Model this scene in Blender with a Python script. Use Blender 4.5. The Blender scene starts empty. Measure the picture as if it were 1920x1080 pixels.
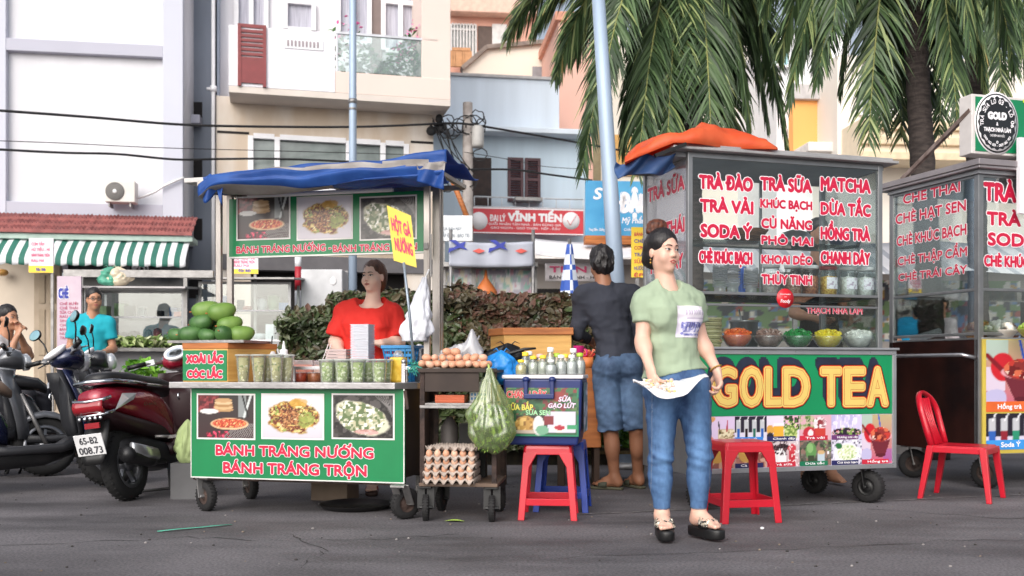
import bpy,bmesh,math,random
import numpy as np
from mathutils import Vector,Matrix,Euler
random.seed(7)
R=math.radians
SC=bpy.context.scene
COL=SC.collection
F_,H_,HY=1866.0,0.88,690.0
def W(px,py,d):
	return Vector(((px-960)/F_*d,d,H_+(HY-py)/F_*d))
class Fr:
	"""a wall or cart frame: x along its front, y inward, z up"""
	def __init__(s,ox,oy,deg):
		s.o=Vector((ox,oy));s.deg=deg
		c,n=math.cos(R(deg)),math.sin(R(deg))
		s.u=Vector((c,n));s.v=Vector((-n,c))
	def hit(s,px,py,yl=0.0):
		r=Vector(((px-960)/F_,1.0))
		q=s.o+s.v*yl
		t=q.dot(s.v)/r.dot(s.v)
		p=r*t-s.o
		return p.dot(s.u),H_+(HY-py)/F_*t
	def w(s,x,y,z=0.0):
		p=s.o+s.u*x+s.v*y
		return(p.x,p.y,z)
def lin(c):
	if isinstance(c,str):
		c=c.lstrip('#');c=[int(c[i:i+2],16)/255 for i in(0,2,4)]
		return tuple(x/12.92 if x<=.04045 else((x+.055)/1.055)**2.4 for x in c)
	return tuple(c)
_M={}
def mat(name,col,rough=.6,metal=0.,var=.10,scale=6.,bump=0.,bscale=60.,col2=None,stretch=(1,1,1),coat=0.,spec=.5,sheen=0.,detail=4.,lo=.35,hi=.65,trans=0.,sss=0.,lit=0.):
	if name in _M:return _M[name]
	m=bpy.data.materials.new(name);m.use_nodes=True
	nt=m.node_tree;N=nt.nodes;L=nt.links
	b=N['Principled BSDF']
	col=lin(col);c2=lin(col2)if col2 else None
	a=tuple(x*(1-var)for x in col)if not c2 else col
	z=tuple(min(1,x*(1+var))for x in col)if not c2 else c2
	tc=N.new('ShaderNodeTexCoord');mp=N.new('ShaderNodeMapping');mp.inputs['Scale'].default_value=stretch
	L.new(tc.outputs['Object'],mp.inputs['Vector'])
	n=N.new('ShaderNodeTexNoise');n.inputs['Scale'].default_value=scale;n.inputs['Detail'].default_value=detail
	L.new(mp.outputs[0],n.inputs['Vector'])
	cr=N.new('ShaderNodeValToRGB');cr.color_ramp.elements[0].position=lo;cr.color_ramp.elements[1].position=hi
	cr.color_ramp.elements[0].color=(*a,1);cr.color_ramp.elements[1].color=(*z,1)
	L.new(n.outputs['Fac'],cr.inputs[0]);L.new(cr.outputs[0],b.inputs['Base Color'])
	b.inputs['Roughness'].default_value=rough;b.inputs['Metallic'].default_value=metal
	b.inputs['Specular IOR Level'].default_value=spec
	b.inputs['Coat Weight'].default_value=coat;b.inputs['Coat Roughness'].default_value=.08
	if sheen:b.inputs['Sheen Weight'].default_value=sheen
	if trans:b.inputs['Transmission Weight'].default_value=trans
	if sss:
		b.inputs['Subsurface Weight'].default_value=sss;b.inputs['Subsurface Radius'].default_value=(.012,.006,.004);b.inputs['Subsurface Scale'].default_value=1.0
	if bump:
		n2=N.new('ShaderNodeTexNoise');n2 .inputs['Scale'].default_value=bscale;n2 .inputs['Detail'].default_value=5
		L.new(mp.outputs[0],n2 .inputs['Vector'])
		bp=N.new('ShaderNodeBump');bp.inputs['Strength'].default_value=bump;bp.inputs['Distance'].default_value=.02
		L.new(n2 .outputs['Fac'],bp.inputs['Height']);L.new(bp.outputs[0],b.inputs['Normal'])
	if lit:
		t=N.new('ShaderNodeBsdfTranslucent');L.new(cr.outputs[0],t.inputs[0]);mx=N.new('ShaderNodeMixShader');mx.inputs[0].default_value=lit
		L.new(b.outputs[0],mx.inputs[1]);L.new(t.outputs[0],mx.inputs[2]);L.new(mx.outputs[0],N['Material Output'].inputs['Surface'])
	_M[name]=m
	return m
def glassmat(name,tint=(.93,.97,.97),refl=.9,rough=.02,base=.06,cover=0.,ccol=(.8,.8,.8)):
	"""thin pane: clear with a fresnel reflection, optionally a translucent film"""
	if name in _M:return _M[name]
	m=bpy.data.materials.new(name);m.use_nodes=True
	nt=m.node_tree;N=nt.nodes;L=nt.links
	N.remove(N['Principled BSDF']);out=N['Material Output']
	t=N.new('ShaderNodeBsdfTransparent');t.inputs[0].default_value=(*tint,1)
	g=N.new('ShaderNodeBsdfGlossy');g.inputs['Roughness'].default_value=rough;g.inputs[0].default_value=(refl,refl,refl,1)
	lw=N.new('ShaderNodeLayerWeight');lw.inputs[0].default_value=.25
	ma=N.new('ShaderNodeMath');ma.operation='MULTIPLY_ADD';ma.inputs[1].default_value=.7;ma.inputs[2].default_value=base
	L.new(lw.outputs['Fresnel'],ma.inputs[0])
	mx=N.new('ShaderNodeMixShader');L.new(ma.outputs[0],mx.inputs[0]);L.new(t.outputs[0],mx.inputs[1]);L.new(g.outputs[0],mx.inputs[2])
	last=mx
	if cover:
		d=N.new('ShaderNodeBsdfDiffuse');d.inputs[0].default_value=(*ccol,1)
		tr=N.new('ShaderNodeBsdfTranslucent');tr.inputs[0].default_value=(*ccol,1)
		a=N.new('ShaderNodeMixShader');a.inputs[0].default_value=.5;L.new(d.outputs[0],a.inputs[1]);L.new(tr.outputs[0],a.inputs[2])
		m2=N.new('ShaderNodeMixShader');m2 .inputs[0].default_value=cover
		L.new(mx.outputs[0],m2 .inputs[1]);L.new(a.outputs[0],m2 .inputs[2]);last=m2
	L.new(last.outputs[0],out.inputs['Surface'])
	_M[name]=m
	return m
def vcolmat(name='printed_picture',rough=.35,var=.0,bump=0.,coat=0.):
	if name in _M:return _M[name]
	m=mat(name,(.5,.5,.5),rough,bump=bump,coat=coat)
	nt=m.node_tree;N=nt.nodes;L=nt.links
	at=N.new('ShaderNodeAttribute');at.attribute_name='Col'
	L.new(at.outputs['Color'],N['Principled BSDF'].inputs['Base Color'])
	return m
def leafmat(name,c1,c2,rough=.45,scale=3.):
	m=mat(name,c1,rough,col2=c2,scale=scale,lo=.3,hi=.7,spec=.4)
	return m
class MB:
	def __init__(s):s.v=[];s.f=[];s.m=[];s.s=[];s.col=None
	def add(s,vs,fs,m=0,sm=False,M=None):
		o=len(s.v)
		if M is not None:vs=[M@Vector(p)for p in vs]
		s.v.extend(tuple(p)for p in vs)
		for i,f in enumerate(fs):
			s.f.append(tuple(o+j for j in f));s.m.append(m[i]if isinstance(m,list)else m);s.s.append(sm)
		return s
	def box(s,x0,x1,y0,y1,z0,z1,m=0,M=None):
		v=[(x0,y0,z0),(x1,y0,z0),(x1,y1,z0),(x0,y1,z0),(x0,y0,z1),(x1,y0,z1),(x1,y1,z1),(x0,y1,z1)]
		f=[(0,3,2,1),(4,5,6,7),(0,1,5,4),(1,2,6,5),(2,3,7,6),(3,0,4,7)]
		return s.add(v,f,m,False,M)
	def obox(s,c,sz,rot=(0,0,0),m=0):
		M=Matrix.Translation(c)@Euler([R(a)for a in rot]).to_matrix().to_4x4()
		x,y,z=sz[0]/2,sz[1]/2,sz[2]/2
		return s.box(-x,x,-y,y,-z,z,m,M)
	def bar(s,p0,p1,w,h,m=0,up=(0,0,1)):
		p0,p1=Vector(p0),Vector(p1);d=p1-p0;L=d.length;d.normalize()
		up=Vector(up)
		if abs(d.dot(up))>.98:up=Vector((0,1,0))
		x=d.cross(up).normalized();z=x.cross(d)
		M=Matrix(((x.x,d.x,z.x,p0 .x),(x.y,d.y,z.y,p0 .y),(x.z,d.z,z.z,p0 .z),(0,0,0,1)))
		return s.box(-w/2,w/2,0,L,-h/2,h/2,m,M)
	def tube(s,pts,r,n=8,m=0,caps=True,flat=1.0,closed=False):
		pts=[Vector(p)for p in pts];k=len(pts)
		rs=r if isinstance(r,(list,tuple))else[r]*k
		vs=[];ref=None
		for i,p in enumerate(pts):
			if closed:d=pts[(i+1)%k]-pts[i-1]
			else:d=(pts[min(i+1,k-1)]-pts[max(i-1,0)])
			d.normalize()
			if ref is None:
				ref=Vector((0,0,1))if abs(d.z)<.9 else Vector((1,0,0))
			x=d.cross(ref)
			if x.length<1e-4:x=d.orthogonal()
			x.normalize();y=x.cross(d).normalized();ref=y
			for j in range(n):
				a=2*math.pi*j/n
				vs.append(p+x*math.cos(a)*rs[i]+y*math.sin(a)*rs[i]*flat)
		fs=[]
		for i in range(k if closed else k-1):
			for j in range(n):
				a,b=i*n+j,i*n+(j+1)%n;i2=(i+1)%k
				fs.append((a,b,i2*n+(j+1)%n,i2*n+j))
		if caps and not closed:
			fs.append(tuple(range(n-1,-1,-1)));fs.append(tuple((k-1)*n+j for j in range(n)))
		return s.add(vs,fs,m,True)
	def lathe(s,prof,n=20,c=(0,0,0),m=0,M=None,caps=True):
		vs=[];fs=[];ms=[]
		for q in prof:
			for j in range(n):
				a=2*math.pi*j/n;vs.append((c[0]+q[0]*math.cos(a),c[1]+q[0]*math.sin(a),c[2]+q[1]))
		for i in range(len(prof)-1):
			mm=prof[i][2]if len(prof[i])>2 else m
			for j in range(n):
				fs.append((i*n+j,i*n+(j+1)%n,(i+1)*n+(j+1)%n,(i+1)*n+j));ms.append(mm)
		if caps:
			if prof[0][0]>1e-5:fs.append(tuple(range(n-1,-1,-1)));ms.append(prof[0][2]if len(prof[0])>2 else m)
			if prof[-1][0]>1e-5:fs.append(tuple((len(prof)-1)*n+j for j in range(n)));ms.append(prof[-2][2]if len(prof[-2])>2 else m)
		return s.add(vs,fs,ms,True,M)
	def ell(s,c,r,n=14,k=9,m=0,rot=None,M=None):
		if not isinstance(r,(list,tuple)):r=(r,r,r)
		T=Matrix.Translation(c)
		if rot:T=T@Euler([R(a)for a in rot]).to_matrix().to_4x4()
		if M is not None:T=M@T
		vs=[(0,0,-r[2])];fs=[]
		for i in range(1,k):
			t=math.pi*i/k
			for j in range(n):
				a=2*math.pi*j/n
				vs.append((r[0]*math.sin(t)*math.cos(a),r[1]*math.sin(t)*math.sin(a),-r[2]*math.cos(t)))
		vs.append((0,0,r[2]))
		for j in range(n):fs.append((0,1+(j+1)%n,1+j))
		for i in range(k-2):
			for j in range(n):
				a=1+i*n
				fs.append((a+j,a+(j+1)%n,a+n+(j+1)%n,a+n+j))
		a=1+(k-2)*n
		for j in range(n):fs.append((a+j,a+(j+1)%n,len(vs)-1))
		return s.add(vs,fs,m,True,T)
	def grid(s,fn,nu,nv,m=0,mfn=None,sm=True,wrap=False):
		vs=[fn(i/nu,j/nv)for i in range(nu+1)for j in range(nv+1)]
		fs=[];ms=[]
		for i in range(nu):
			for j in range(nv):
				a=i*(nv+1)+j
				fs.append((a,a+nv+1,a+nv+2,a+1));ms.append(mfn((i+.5)/nu,(j+.5)/nv)if mfn else m)
		return s.add(vs,fs,ms,sm)
	def prism(s,poly,y0,y1,m=0,M=None):
		n=len(poly)
		vs=[(p[0],y0,p[1])for p in poly]+[(p[0],y1,p[1])for p in poly]
		fs=[tuple(range(n)),tuple(range(2*n-1,n-1,-1))]+[(i,i+n,(i+1)%n+n,(i+1)%n)for i in range(n)]
		return s.add(vs,fs,m,False,M)
	def loft(s,rings,m=0,caps=True,sm=True,closed=True):
		n=len(rings[0]);vs=[p for r in rings for p in r];fs=[]
		for i in range(len(rings)-1):
			for j in range(n if closed else n-1):
				fs.append((i*n+j,i*n+(j+1)%n,(i+1)*n+(j+1)%n,(i+1)*n+j))
		if caps and closed:fs.append(tuple(range(n-1,-1,-1)));fs.append(tuple((len(rings)-1)*n+j for j in range(n)))
		return s.add(vs,fs,m,sm)
	def build(s,name,mats,parent=None,bev=0.,seg=2,fix=True,solid=0.,subs=0,loc=None):
		me=bpy.data.meshes.new(name)
		me.from_pydata(s.v,[],s.f)
		if not isinstance(mats,(list,tuple)):mats=[mats]
		for mm in mats:me.materials.append(mm)
		me.polygons.foreach_set('material_index',s.m);me.polygons.foreach_set('use_smooth',s.s)
		if fix:
			bm=bmesh.new();bm.from_mesh(me);bmesh.ops.recalc_face_normals(bm,faces=bm.faces);bm.to_mesh(me);bm.free()
		me.update()
		if s.col is not None:
			at=me.color_attributes.new('Col','FLOAT_COLOR','POINT')
			at.data.foreach_set('color',np.asarray(s.col,dtype=np.float32).ravel())
		o=bpy.data.objects.new(name,me);COL.objects.link(o)
		if parent:o.parent=parent
		if loc is not None:o.location=loc
		if solid:
			md=o.modifiers.new('s','SOLIDIFY');md.thickness=solid;md.offset=0
		if bev:
			md=o.modifiers.new('b','BEVEL');md.width=bev;md.segments=seg;md.limit_method='ANGLE';md.angle_limit=R(40)
		if subs:
			md=o.modifiers.new('d','SUBSURF');md.levels=md.render_levels=subs
		return o
def tag(o,label,cat,group=None):
	o['label']=label;o['category']=cat
	if group:o['group']=group
	return o
def thing(name,label,cat,loc=(0,0,0),rz=0.,group=None,fr=None):
	o=bpy.data.objects.new(name,None);COL.objects.link(o)
	o.empty_display_size=.1
	if fr is not None:
		loc=fr.w(*loc);rz=rz+fr.deg
	o.location=loc;o.rotation_euler=(0,0,R(rz))
	return tag(o,label,cat,group)
def place(o,loc,rz=0.,fr=None):
	if fr is not None:loc=fr.w(*loc);rz+=fr.deg
	o.location=loc;o.rotation_euler=(0,0,R(rz));return o
def struct(o):o['kind']='structure';return o
def copy_tree(o,parent=None):
	c=o.copy();COL.objects.link(c)
	if parent:c.parent=parent
	for ch in list(o.children):copy_tree(ch,c)
	return c
def dup(o,loc,rz,label,fr=None):
	c=copy_tree(o);place(c,loc,rz,fr);c['label']=label
	return c
_tc={}
HORN=str.maketrans('ƠỚỜỢơớờợ','OÓÒỌoóòọ')
def _tmesh(s,off,shear=0.):
	key=(s,round(off,4),shear)
	if key in _tc:return _tc[key]
	cu=bpy.data.curves.new('t','FONT');cu.body=s;cu.offset=off;cu.shear=shear;cu.resolution_u=3
	ob=bpy.data.objects.new('t',cu);COL.objects.link(ob)
	cu.body=s.translate(HORN)
	dg=bpy.context.evaluated_depsgraph_get()
	me=bpy.data.meshes.new_from_object(ob.evaluated_get(dg))
	vs=[tuple(v.co)for v in me.vertices];fs=[tuple(p.vertices)for p in me.polygons]
	bpy.data.objects.remove(ob);bpy.data.meshes.remove(me);bpy.data.curves.remove(cu)
	for i,ch in enumerate(s):
		if ch in 'ƠỚỜỢớờợơ':
			pv,_=_tmesh(s[:i].translate(HORN)+('O' if ch.isupper()else 'o'),off,shear);xr=max(v[0]for v in pv);zt=max(v[1]for v in pv);w=zt*.13
			k=len(vs);vs+=[(xr-w*1.5,zt-w*.9,0),(xr-w*.2,zt-w*1.5,0),(xr+w*.75,zt-w*.1,0),(xr+w*.75,zt+w*.7,0),(xr-w*.1,zt+w*.7,0),(xr-w*.1,zt-w*.3,0)]
			fs+=[(k,k+1,k+5),(k+1,k+2,k+5),(k+2,k+3,k+4,k+5)]
	_tc[key]=(vs,fs)
	return _tc[key]
_hv,_=_tmesh('H',0.)
CAPH=max(v[1]for v in _hv)-min(v[1]for v in _hv)
def _fat(m,vs,fs,r,n,mi,y,fn,step=.00004):
	"""the glyphs thickened by r: copies shifted round a circle, each a hair behind the last"""
	for i in range(n if r>0 else 0):
		a=2*math.pi*(i+.5)/n;dx_,dz_=r*math.cos(a),r*math.sin(a)
		pts=[(v[0]+dx_,y+step*(i+1),v[1]+dz_)for v in vs]
		m.add([fn(p)for p in pts]if fn else pts,fs,mi)
	pts=[(v[0],y,v[1])for v in vs];m.add([fn(p)for p in pts]if fn else pts,fs,mi)
def letter(mb,s,x0,x1,z0,z1,y=0.,fill=0,line=None,bold=.02,outl=.05,plane='y',dz=.0012,shear=0.,fn=None):
	"""lettering of cap height z1-z0 spread over x0..x1 on a plane of constant y facing -y"""
	base,fs=_tmesh(s,0.,shear)
	if not base:return
	bx0=min(v[0]for v in base);bx1=max(v[0]for v in base);sz=(z1-z0)/CAPH;rb=bold*sz*.95;ro=outl*sz*.62
	sx=(x1-x0-2*rb)/(bx1-bx0)
	vs=[(x0+rb+(v[0]-bx0)*sx,z0+rb+v[1]*(z1-z0-2*rb)/CAPH)for v in base]
	if line is not None:_fat(mb,vs,fs,rb+ro*.55,10,line,y,fn)
	_fat(mb,vs,fs,rb,6 if rb else 0,fill,y-dz,fn)
def _hash(ix,iy,iz,seed):
	h=(ix.astype(np.int64)*374761393+iy.astype(np.int64)*668265263+iz.astype(np.int64)*2147483647+seed*1274126177)&0xffffffff
	h=((h^(h>>13))*1274126177)&0xffffffff
	return((h^(h>>16))&0xffff)/65535.0
def vnoise(x,y,z=None,seed=0):
	x=np.asarray(x,dtype=np.float64);y=np.asarray(y,dtype=np.float64);z=np.zeros_like(x)if z is None else np.asarray(z,dtype=np.float64)
	x,y,z=np.broadcast_arrays(x,y,z)
	ix,iy,iz=np.floor(x),np.floor(y),np.floor(z);fx,fy,fz=x-ix,y-iy,z-iz
	fx,fy,fz=[t*t*(3-2*t)for t in(fx,fy,fz)]
	r=0
	for a in(0,1):
		for b in(0,1):
			for c in(0,1):
				r=r+_hash(ix+a,iy+b,iz+c,seed)*(fx if a else 1-fx)*(fy if b else 1-fy)*(fz if c else 1-fz)
	return r
def n1(x,y=0.,z=0.,seed=0):return float(vnoise(np.array([x]),np.array([y]),np.array([z]),seed)[0])
def fbm(x,y,seed=0,o=4):
	r=0;a=.5
	for i in range(o):r=r+a*vnoise(x*2**i,y*2**i,None,seed+i);a*=.5
	return r
class Paint:
	"""a small printed picture: u to the side, v up, in 0..1; a is width over height"""
	def __init__(s,nx,ny,bg,a=1.):
		s.nx,s.ny,s.a=nx,ny,a
		s.U,s.V=np.meshgrid(np.linspace(0,1,nx+1),np.linspace(0,1,ny+1),indexing='ij')
		s.C=np.zeros(s.U.shape+(3,));s.C[:]=lin(bg)
	def mask(s,m,col,k=1.):
		m=np.clip(m,0,1)[...,None]*k;s.C=s.C*(1-m)+np.asarray(lin(col))*m;return s
	def grad(s,c0,c1):
		s.C=np.asarray(lin(c0))*(1-s.V[...,None])+np.asarray(lin(c1))*s.V[...,None];return s
	def ell(s,cx,cy,rx,ry,col,rag=0.,seed=1,rot=0.,k=1.,soft=.08):
		x,y=(s.U-cx),(s.V-cy)
		if rot:c,n=math.cos(R(rot)),math.sin(R(rot));x,y=x*c+y*n,-x*n+y*c
		d=np.sqrt((x/rx)**2+(y/ry)**2)
		if rag:d=d+rag*(fbm(s.U*9,s.V*9,seed)-.47)*2
		return s.mask((1-d)/soft+.5,col,k)
	def rect(s,x0,x1,y0,y1,col,k=1.):
		return s.mask(((s.U>=x0)&(s.U<=x1)&(s.V>=y0)&(s.V<=y1)).astype(float),col,k)
	def speck(s,cols,f,thr,inside=None,seed=5):
		base=s.C.copy()
		for i,c in enumerate(cols):
			m=(vnoise(s.U*f*s.a,s.V*f,None,seed+i*7)>thr).astype(float)
			if inside is not None:m=m*inside
			s.mask(m,c)
		return s
	def inell(s,cx,cy,rx,ry,rag=0.,seed=1):
		d=np.sqrt(((s.U-cx)/rx)**2+((s.V-cy)/ry)**2)
		if rag:d=d+rag*(fbm(s.U*9,s.V*9,seed)-.47)*2
		return(d<1).astype(float)
	def line(s,x0,y0,x1,y1,w,col):
		px,py=s.U-x0,(s.V-y0);dx,dy=x1-x0,y1-y0
		t=np.clip((px*dx+py*dy)/(dx*dx+dy*dy),0,1)
		d=np.sqrt((px-t*dx)**2+((py-t*dy)/s.a)**2)
		return s.mask((w-d)/(w*.4)+.5,col)
	def onto(s,mb,x0,x1,z0,z1,y):
		"""append to a mesh builder, facing -y"""
		vs=[(x0+(x1-x0)*u,y,z0+(z1-z0)*v)for u,v in zip(s.U.ravel(),s.V.ravel())]
		w=s.ny+1;fs=[(i*w+j,(i+1)*w+j,(i+1)*w+j+1,i*w+j+1)for i in range(s.nx)for j in range(s.ny)]
		mb.add(vs,fs,0)
		c=np.ones((len(vs),4));c[:,:3]=s.C.reshape(-1,3)
		mb.col=c if mb.col is None else np.concatenate([mb.col,c])
	def build(s,name,x0,x1,z0,z1,y,parent,rough=.3,coat=.3):
		mb=MB();s.onto(mb,x0,x1,z0,z1,y)
		return mb.build(name,vcolmat('printed_picture',rough,coat=coat),parent,fix=False)
class Vol:
	def __init__(s):s.p=[];s.disp=None
	def cone(s,a,b,ra,rb,k=.02,op='u',flat=None,cut=None,cut0=None):
		a=np.array(a,float);b=np.array(b,float);ba=b-a;L2=max(ba.dot(ba),1e-9)
		fl=None
		if flat is not None:
			n=np.array(flat[0],float);n/=np.linalg.norm(n);fl=(n,1/flat[1])
		un=ba/math.sqrt(L2)
		def fn(x,y,z):
			px,py,pz=x-a[0],y-a[1],z-a[2]
			t=np.clip((px*ba[0]+py*ba[1]+pz*ba[2])/L2,0,1)
			qx,qy,qz=px-t*ba[0],py-t*ba[1],pz-t*ba[2]
			if fl:
				n,g=fl;e=(qx*n[0]+qy*n[1]+qz*n[2])*(g-1)
				qx,qy,qz=qx+e*n[0],qy+e*n[1],qz+e*n[2]
			d=np.sqrt(qx*qx+qy*qy+qz*qz)-(ra+(rb-ra)*t)
			if fl:d=d/max(1,fl[1])*1.0
			if cut is not None:d=np.maximum(d,(x-b[0])*un[0]+(y-b[1])*un[1]+(z-b[2])*un[2]-cut)
			if cut0 is not None:d=np.maximum(d,-((x-a[0])*un[0]+(y-a[1])*un[1]+(z-a[2])*un[2])-cut0)
			return d
		r=max(ra,rb)
		s.p.append((fn,np.minimum(a,b)-r,np.maximum(a,b)+r,k,op));return s
	def ell(s,c,r,k=.02,op='u',M=None):
		c=np.array(c,float);r=np.array(r if isinstance(r,(tuple,list))else(r,r,r),float)
		A=np.array(M.to_3x3().transposed())if M is not None else None
		def fn(x,y,z):
			px,py,pz=x-c[0],y-c[1],z-c[2]
			if A is not None:
				px,py,pz=[A[i,0]*px+A[i,1]*py+A[i,2]*pz for i in range(3)]
			k0=np.sqrt((px/r[0])**2+(py/r[1])**2+(pz/r[2])**2)
			k1=np.sqrt((px/r[0]**2)**2+(py/r[1]**2)**2+(pz/r[2]**2)**2)
			return k0*(k0-1)/np.maximum(k1,1e-6)
		m=r.max()if M is not None else r
		s.p.append((fn,c-m,c+m,k,op));return s
	def plane(s,pt,n,k=.004):
		"""keep the side the normal points away from"""
		pt=np.array(pt,float);n=np.array(n,float);n=n/np.linalg.norm(n)
		def fn(x,y,z):return(x-pt[0])*n[0]+(y-pt[1])*n[1]+(z-pt[2])*n[2]
		s.p.append((fn,None,None,k,'i'));return s
	@staticmethod
	def comb(F,d,k,op):
		if op=='u':
			h=np.maximum(k-np.abs(F-d),0)/k;return np.minimum(F,d)-h*h*k*.25
		if op=='s':d=-d
		h=np.maximum(k-np.abs(F-d),0)/k;return np.maximum(F,d)+h*h*k*.25
	def val(s,P):
		P=np.asarray(P,float);F=np.full(len(P),.15)
		for fn,lo,hi,k,op in s.p:F=s.comb(F,fn(P[:,0],P[:,1],P[:,2]),k,op)
		return F if s.disp is None else F+s.disp(P[:,0],P[:,1],P[:,2])
	def nets(s,h,disp=None,relax=1):
		lo=np.min([p[1]for p in s.p if p[1]is not None and p[4]=='u'],axis=0)-.03
		hi=np.max([p[2]for p in s.p if p[2]is not None and p[4]=='u'],axis=0)+.03
		n=np.ceil((hi-lo)/h).astype(int)+1
		ax=[lo[i]+h*np.arange(n[i])for i in range(3)]
		F=np.full(n,.15,dtype=np.float32)
		for fn,a,b,k,op in s.p:
			if a is None:sl=[slice(0,n[i])for i in range(3)]
			else:sl=[slice(max(0,int((a[i]-k-.025-lo[i])/h)),min(n[i],int((b[i]+k+.025-lo[i])/h)+2))for i in range(3)]
			X,Y,Z=ax[0][sl[0]][:,None,None],ax[1][sl[1]][None,:,None],ax[2][sl[2]][None,None,:]
			F[tuple(sl)]=s.comb(F[tuple(sl)],fn(X,Y,Z),k,op)
		if disp is not None:
			I=np.nonzero(np.abs(F)<.04)
			P=[ax[i][I[i]]for i in range(3)]
			F[I]+=disp(*P)
		F[0]=F[-1]=.1;F[:,0]=F[:,-1]=.1;F[:,:,0]=F[:,:,-1]=.1
		S=F<0
		c8=np.zeros(n-1,dtype=np.int8)
		for a in(0,1):
			for b in(0,1):
				for c in(0,1):c8+=S[a:n[0]-1+a,b:n[1]-1+b,c:n[2]-1+c]
		I=np.nonzero((c8>0)&(c8<8));I=np.stack(I,1)
		idx=np.full(n-1,-1,dtype=np.int64);idx[tuple(I.T)]=np.arange(len(I))
		pos=np.zeros((len(I),3));cnt=np.zeros(len(I))
		cor=[np.array((a,b,c))for a in(0,1)for b in(0,1)for c in(0,1)]
		for i in range(8):
			for j in range(i+1,8):
				if np.abs(cor[i]-cor[j]).sum()!=1:continue
				fi=F[tuple((I+cor[i]).T)];fj=F[tuple((I+cor[j]).T)]
				cr=(fi<0)!=(fj<0);t=np.where(cr,fi/np.where(cr,fi-fj,1),0)
				pos+=np.where(cr[:,None],cor[i]+t[:,None]*(cor[j]-cor[i]),0);cnt+=cr
		V=lo+h*(I+pos/cnt[:,None])
		faces=[]
		for axis in range(3):
			o=[0,1,2];o.remove(axis);e=np.zeros(3,int);e[axis]=1
			A=[slice(1,n[i]-1)for i in range(3)];A[axis]=slice(0,n[axis]-1)
			Bs=list(A);Bs[axis]=slice(1,n[axis])
			s0=S[tuple(A)];s1=S[tuple(Bs)]
			E=np.stack(np.nonzero(s0!=s1),1)
			off=np.ones(3,int);off[axis]=0;E=E+off
			inside=S[tuple(E.T)]
			d1=np.zeros(3,int);d1[o[0]]=1;d2=np.zeros(3,int);d2[o[1]]=1
			q=np.stack([idx[tuple((E-d1-d2).T)],idx[tuple((E-d2).T)],idx[tuple(E.T)],idx[tuple((E-d1).T)]],1)
			flip=inside if axis!=1 else~inside
			q[~flip]=q[~flip][:,::-1]
			faces.append(q)
		Q=np.concatenate(faces);Q=Q[(Q>=0).all(1)]
		for _ in range(relax):
			acc=np.zeros_like(V);ct=np.zeros(len(V))
			for a in range(4):
				np.add.at(acc,Q[:,a],V[Q[:,(a+1)%4]]);np.add.at(ct,Q[:,a],1)
				np.add.at(acc,Q[:,a],V[Q[:,a-1]]);np.add.at(ct,Q[:,a],1)
			V=V*.5+.5*acc/np.maximum(ct,1)[:,None]
		return V,Q
	def build(s,name,m,parent=None,h=.008,disp=None,relax=1,colfn=None,mfn=None,fix=False):
		s.disp=disp;V,Q=s.nets(h,disp,relax)
		me=bpy.data.meshes.new(name)
		me.vertices.add(len(V));me.vertices.foreach_set('co',V.astype(np.float32).ravel())
		me.loops.add(Q.size);me.loops.foreach_set('vertex_index',Q.astype(np.int32).ravel())
		me.polygons.add(len(Q));me.polygons.foreach_set('loop_start',np.arange(0,Q.size,4,dtype=np.int32))
		me.polygons.foreach_set('use_smooth',np.ones(len(Q),dtype=bool))
		for mm in(m if isinstance(m,(list,tuple))else[m]):me.materials.append(mm)
		if mfn is not None:me.polygons.foreach_set('material_index',mfn(V[Q].mean(1)).astype(np.int32))
		me.update(calc_edges=True);me.validate()
		if colfn is not None:
			c=np.ones((len(V),4),dtype=np.float32);c[:,:3]=colfn(V)
			at=me.color_attributes.new('Col','FLOAT_COLOR','POINT');at.data.foreach_set('color',c.ravel())
		o=bpy.data.objects.new(name,me);COL.objects.link(o)
		if parent:o.parent=parent
		return o
cam=bpy.data.cameras.new('camera');co=bpy.data.objects.new('camera',cam);COL.objects.link(co)
co.location=(0,0,H_);co.rotation_euler=(R(90),0,0)
cam.sensor_width=36;cam.lens=36*F_/1920;cam.shift_y=(HY-540)/1920;cam.clip_end=500;cam.clip_start=.05
cam.dof.use_dof=True;cam.dof.focus_distance=5.9;cam.dof.aperture_fstop=3.6
SC.camera=co
wd=bpy.data.worlds.new('World');SC.world=wd;wd.use_nodes=True
nt=wd.node_tree;bg=nt.nodes['Background']
sk=nt.nodes.new('ShaderNodeTexSky');sk.sky_type='NISHITA';sk.sun_disc=False
SUN_EL,SUN_AZ=34,200
sk.sun_elevation=R(SUN_EL);sk.sun_rotation=R(SUN_AZ);sk.dust_density=4;sk.air_density=1.;sk.ozone_density=1.
bw=nt.nodes.new('ShaderNodeRGBToBW');nt.links.new(sk.outputs[0],bw.inputs[0])
mxs=nt.nodes.new('ShaderNodeMix');mxs.data_type='RGBA';mxs.inputs[0].default_value=.62
nt.links.new(sk.outputs[0],mxs.inputs[6]);nt.links.new(bw.outputs[0],mxs.inputs[7])
nt.links.new(mxs.outputs[2],bg.inputs[0]);bg.inputs[1].default_value=.15
sl=bpy.data.lights.new('sun','SUN');so=bpy.data.objects.new('sun',sl);COL.objects.link(so)
sl.energy=1.35;sl.angle=R(80);sl.color=(1,.97,.95)
d=Vector((math.sin(R(SUN_AZ))*math.cos(R(SUN_EL)),math.cos(R(SUN_AZ))*math.cos(R(SUN_EL)),math.sin(R(SUN_EL))))
so.rotation_euler=d.to_track_quat('Z','Y').to_euler();so.location=(0,-10,20)
SC.view_settings.view_transform='Standard';SC.view_settings.look='None';SC.view_settings.exposure=.48;SC.view_settings.gamma=1
SC.cycles.max_bounces=10;SC.cycles.transparent_max_bounces=24;SC.cycles.glossy_bounces=4
SC.cycles.use_denoising=True
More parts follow.
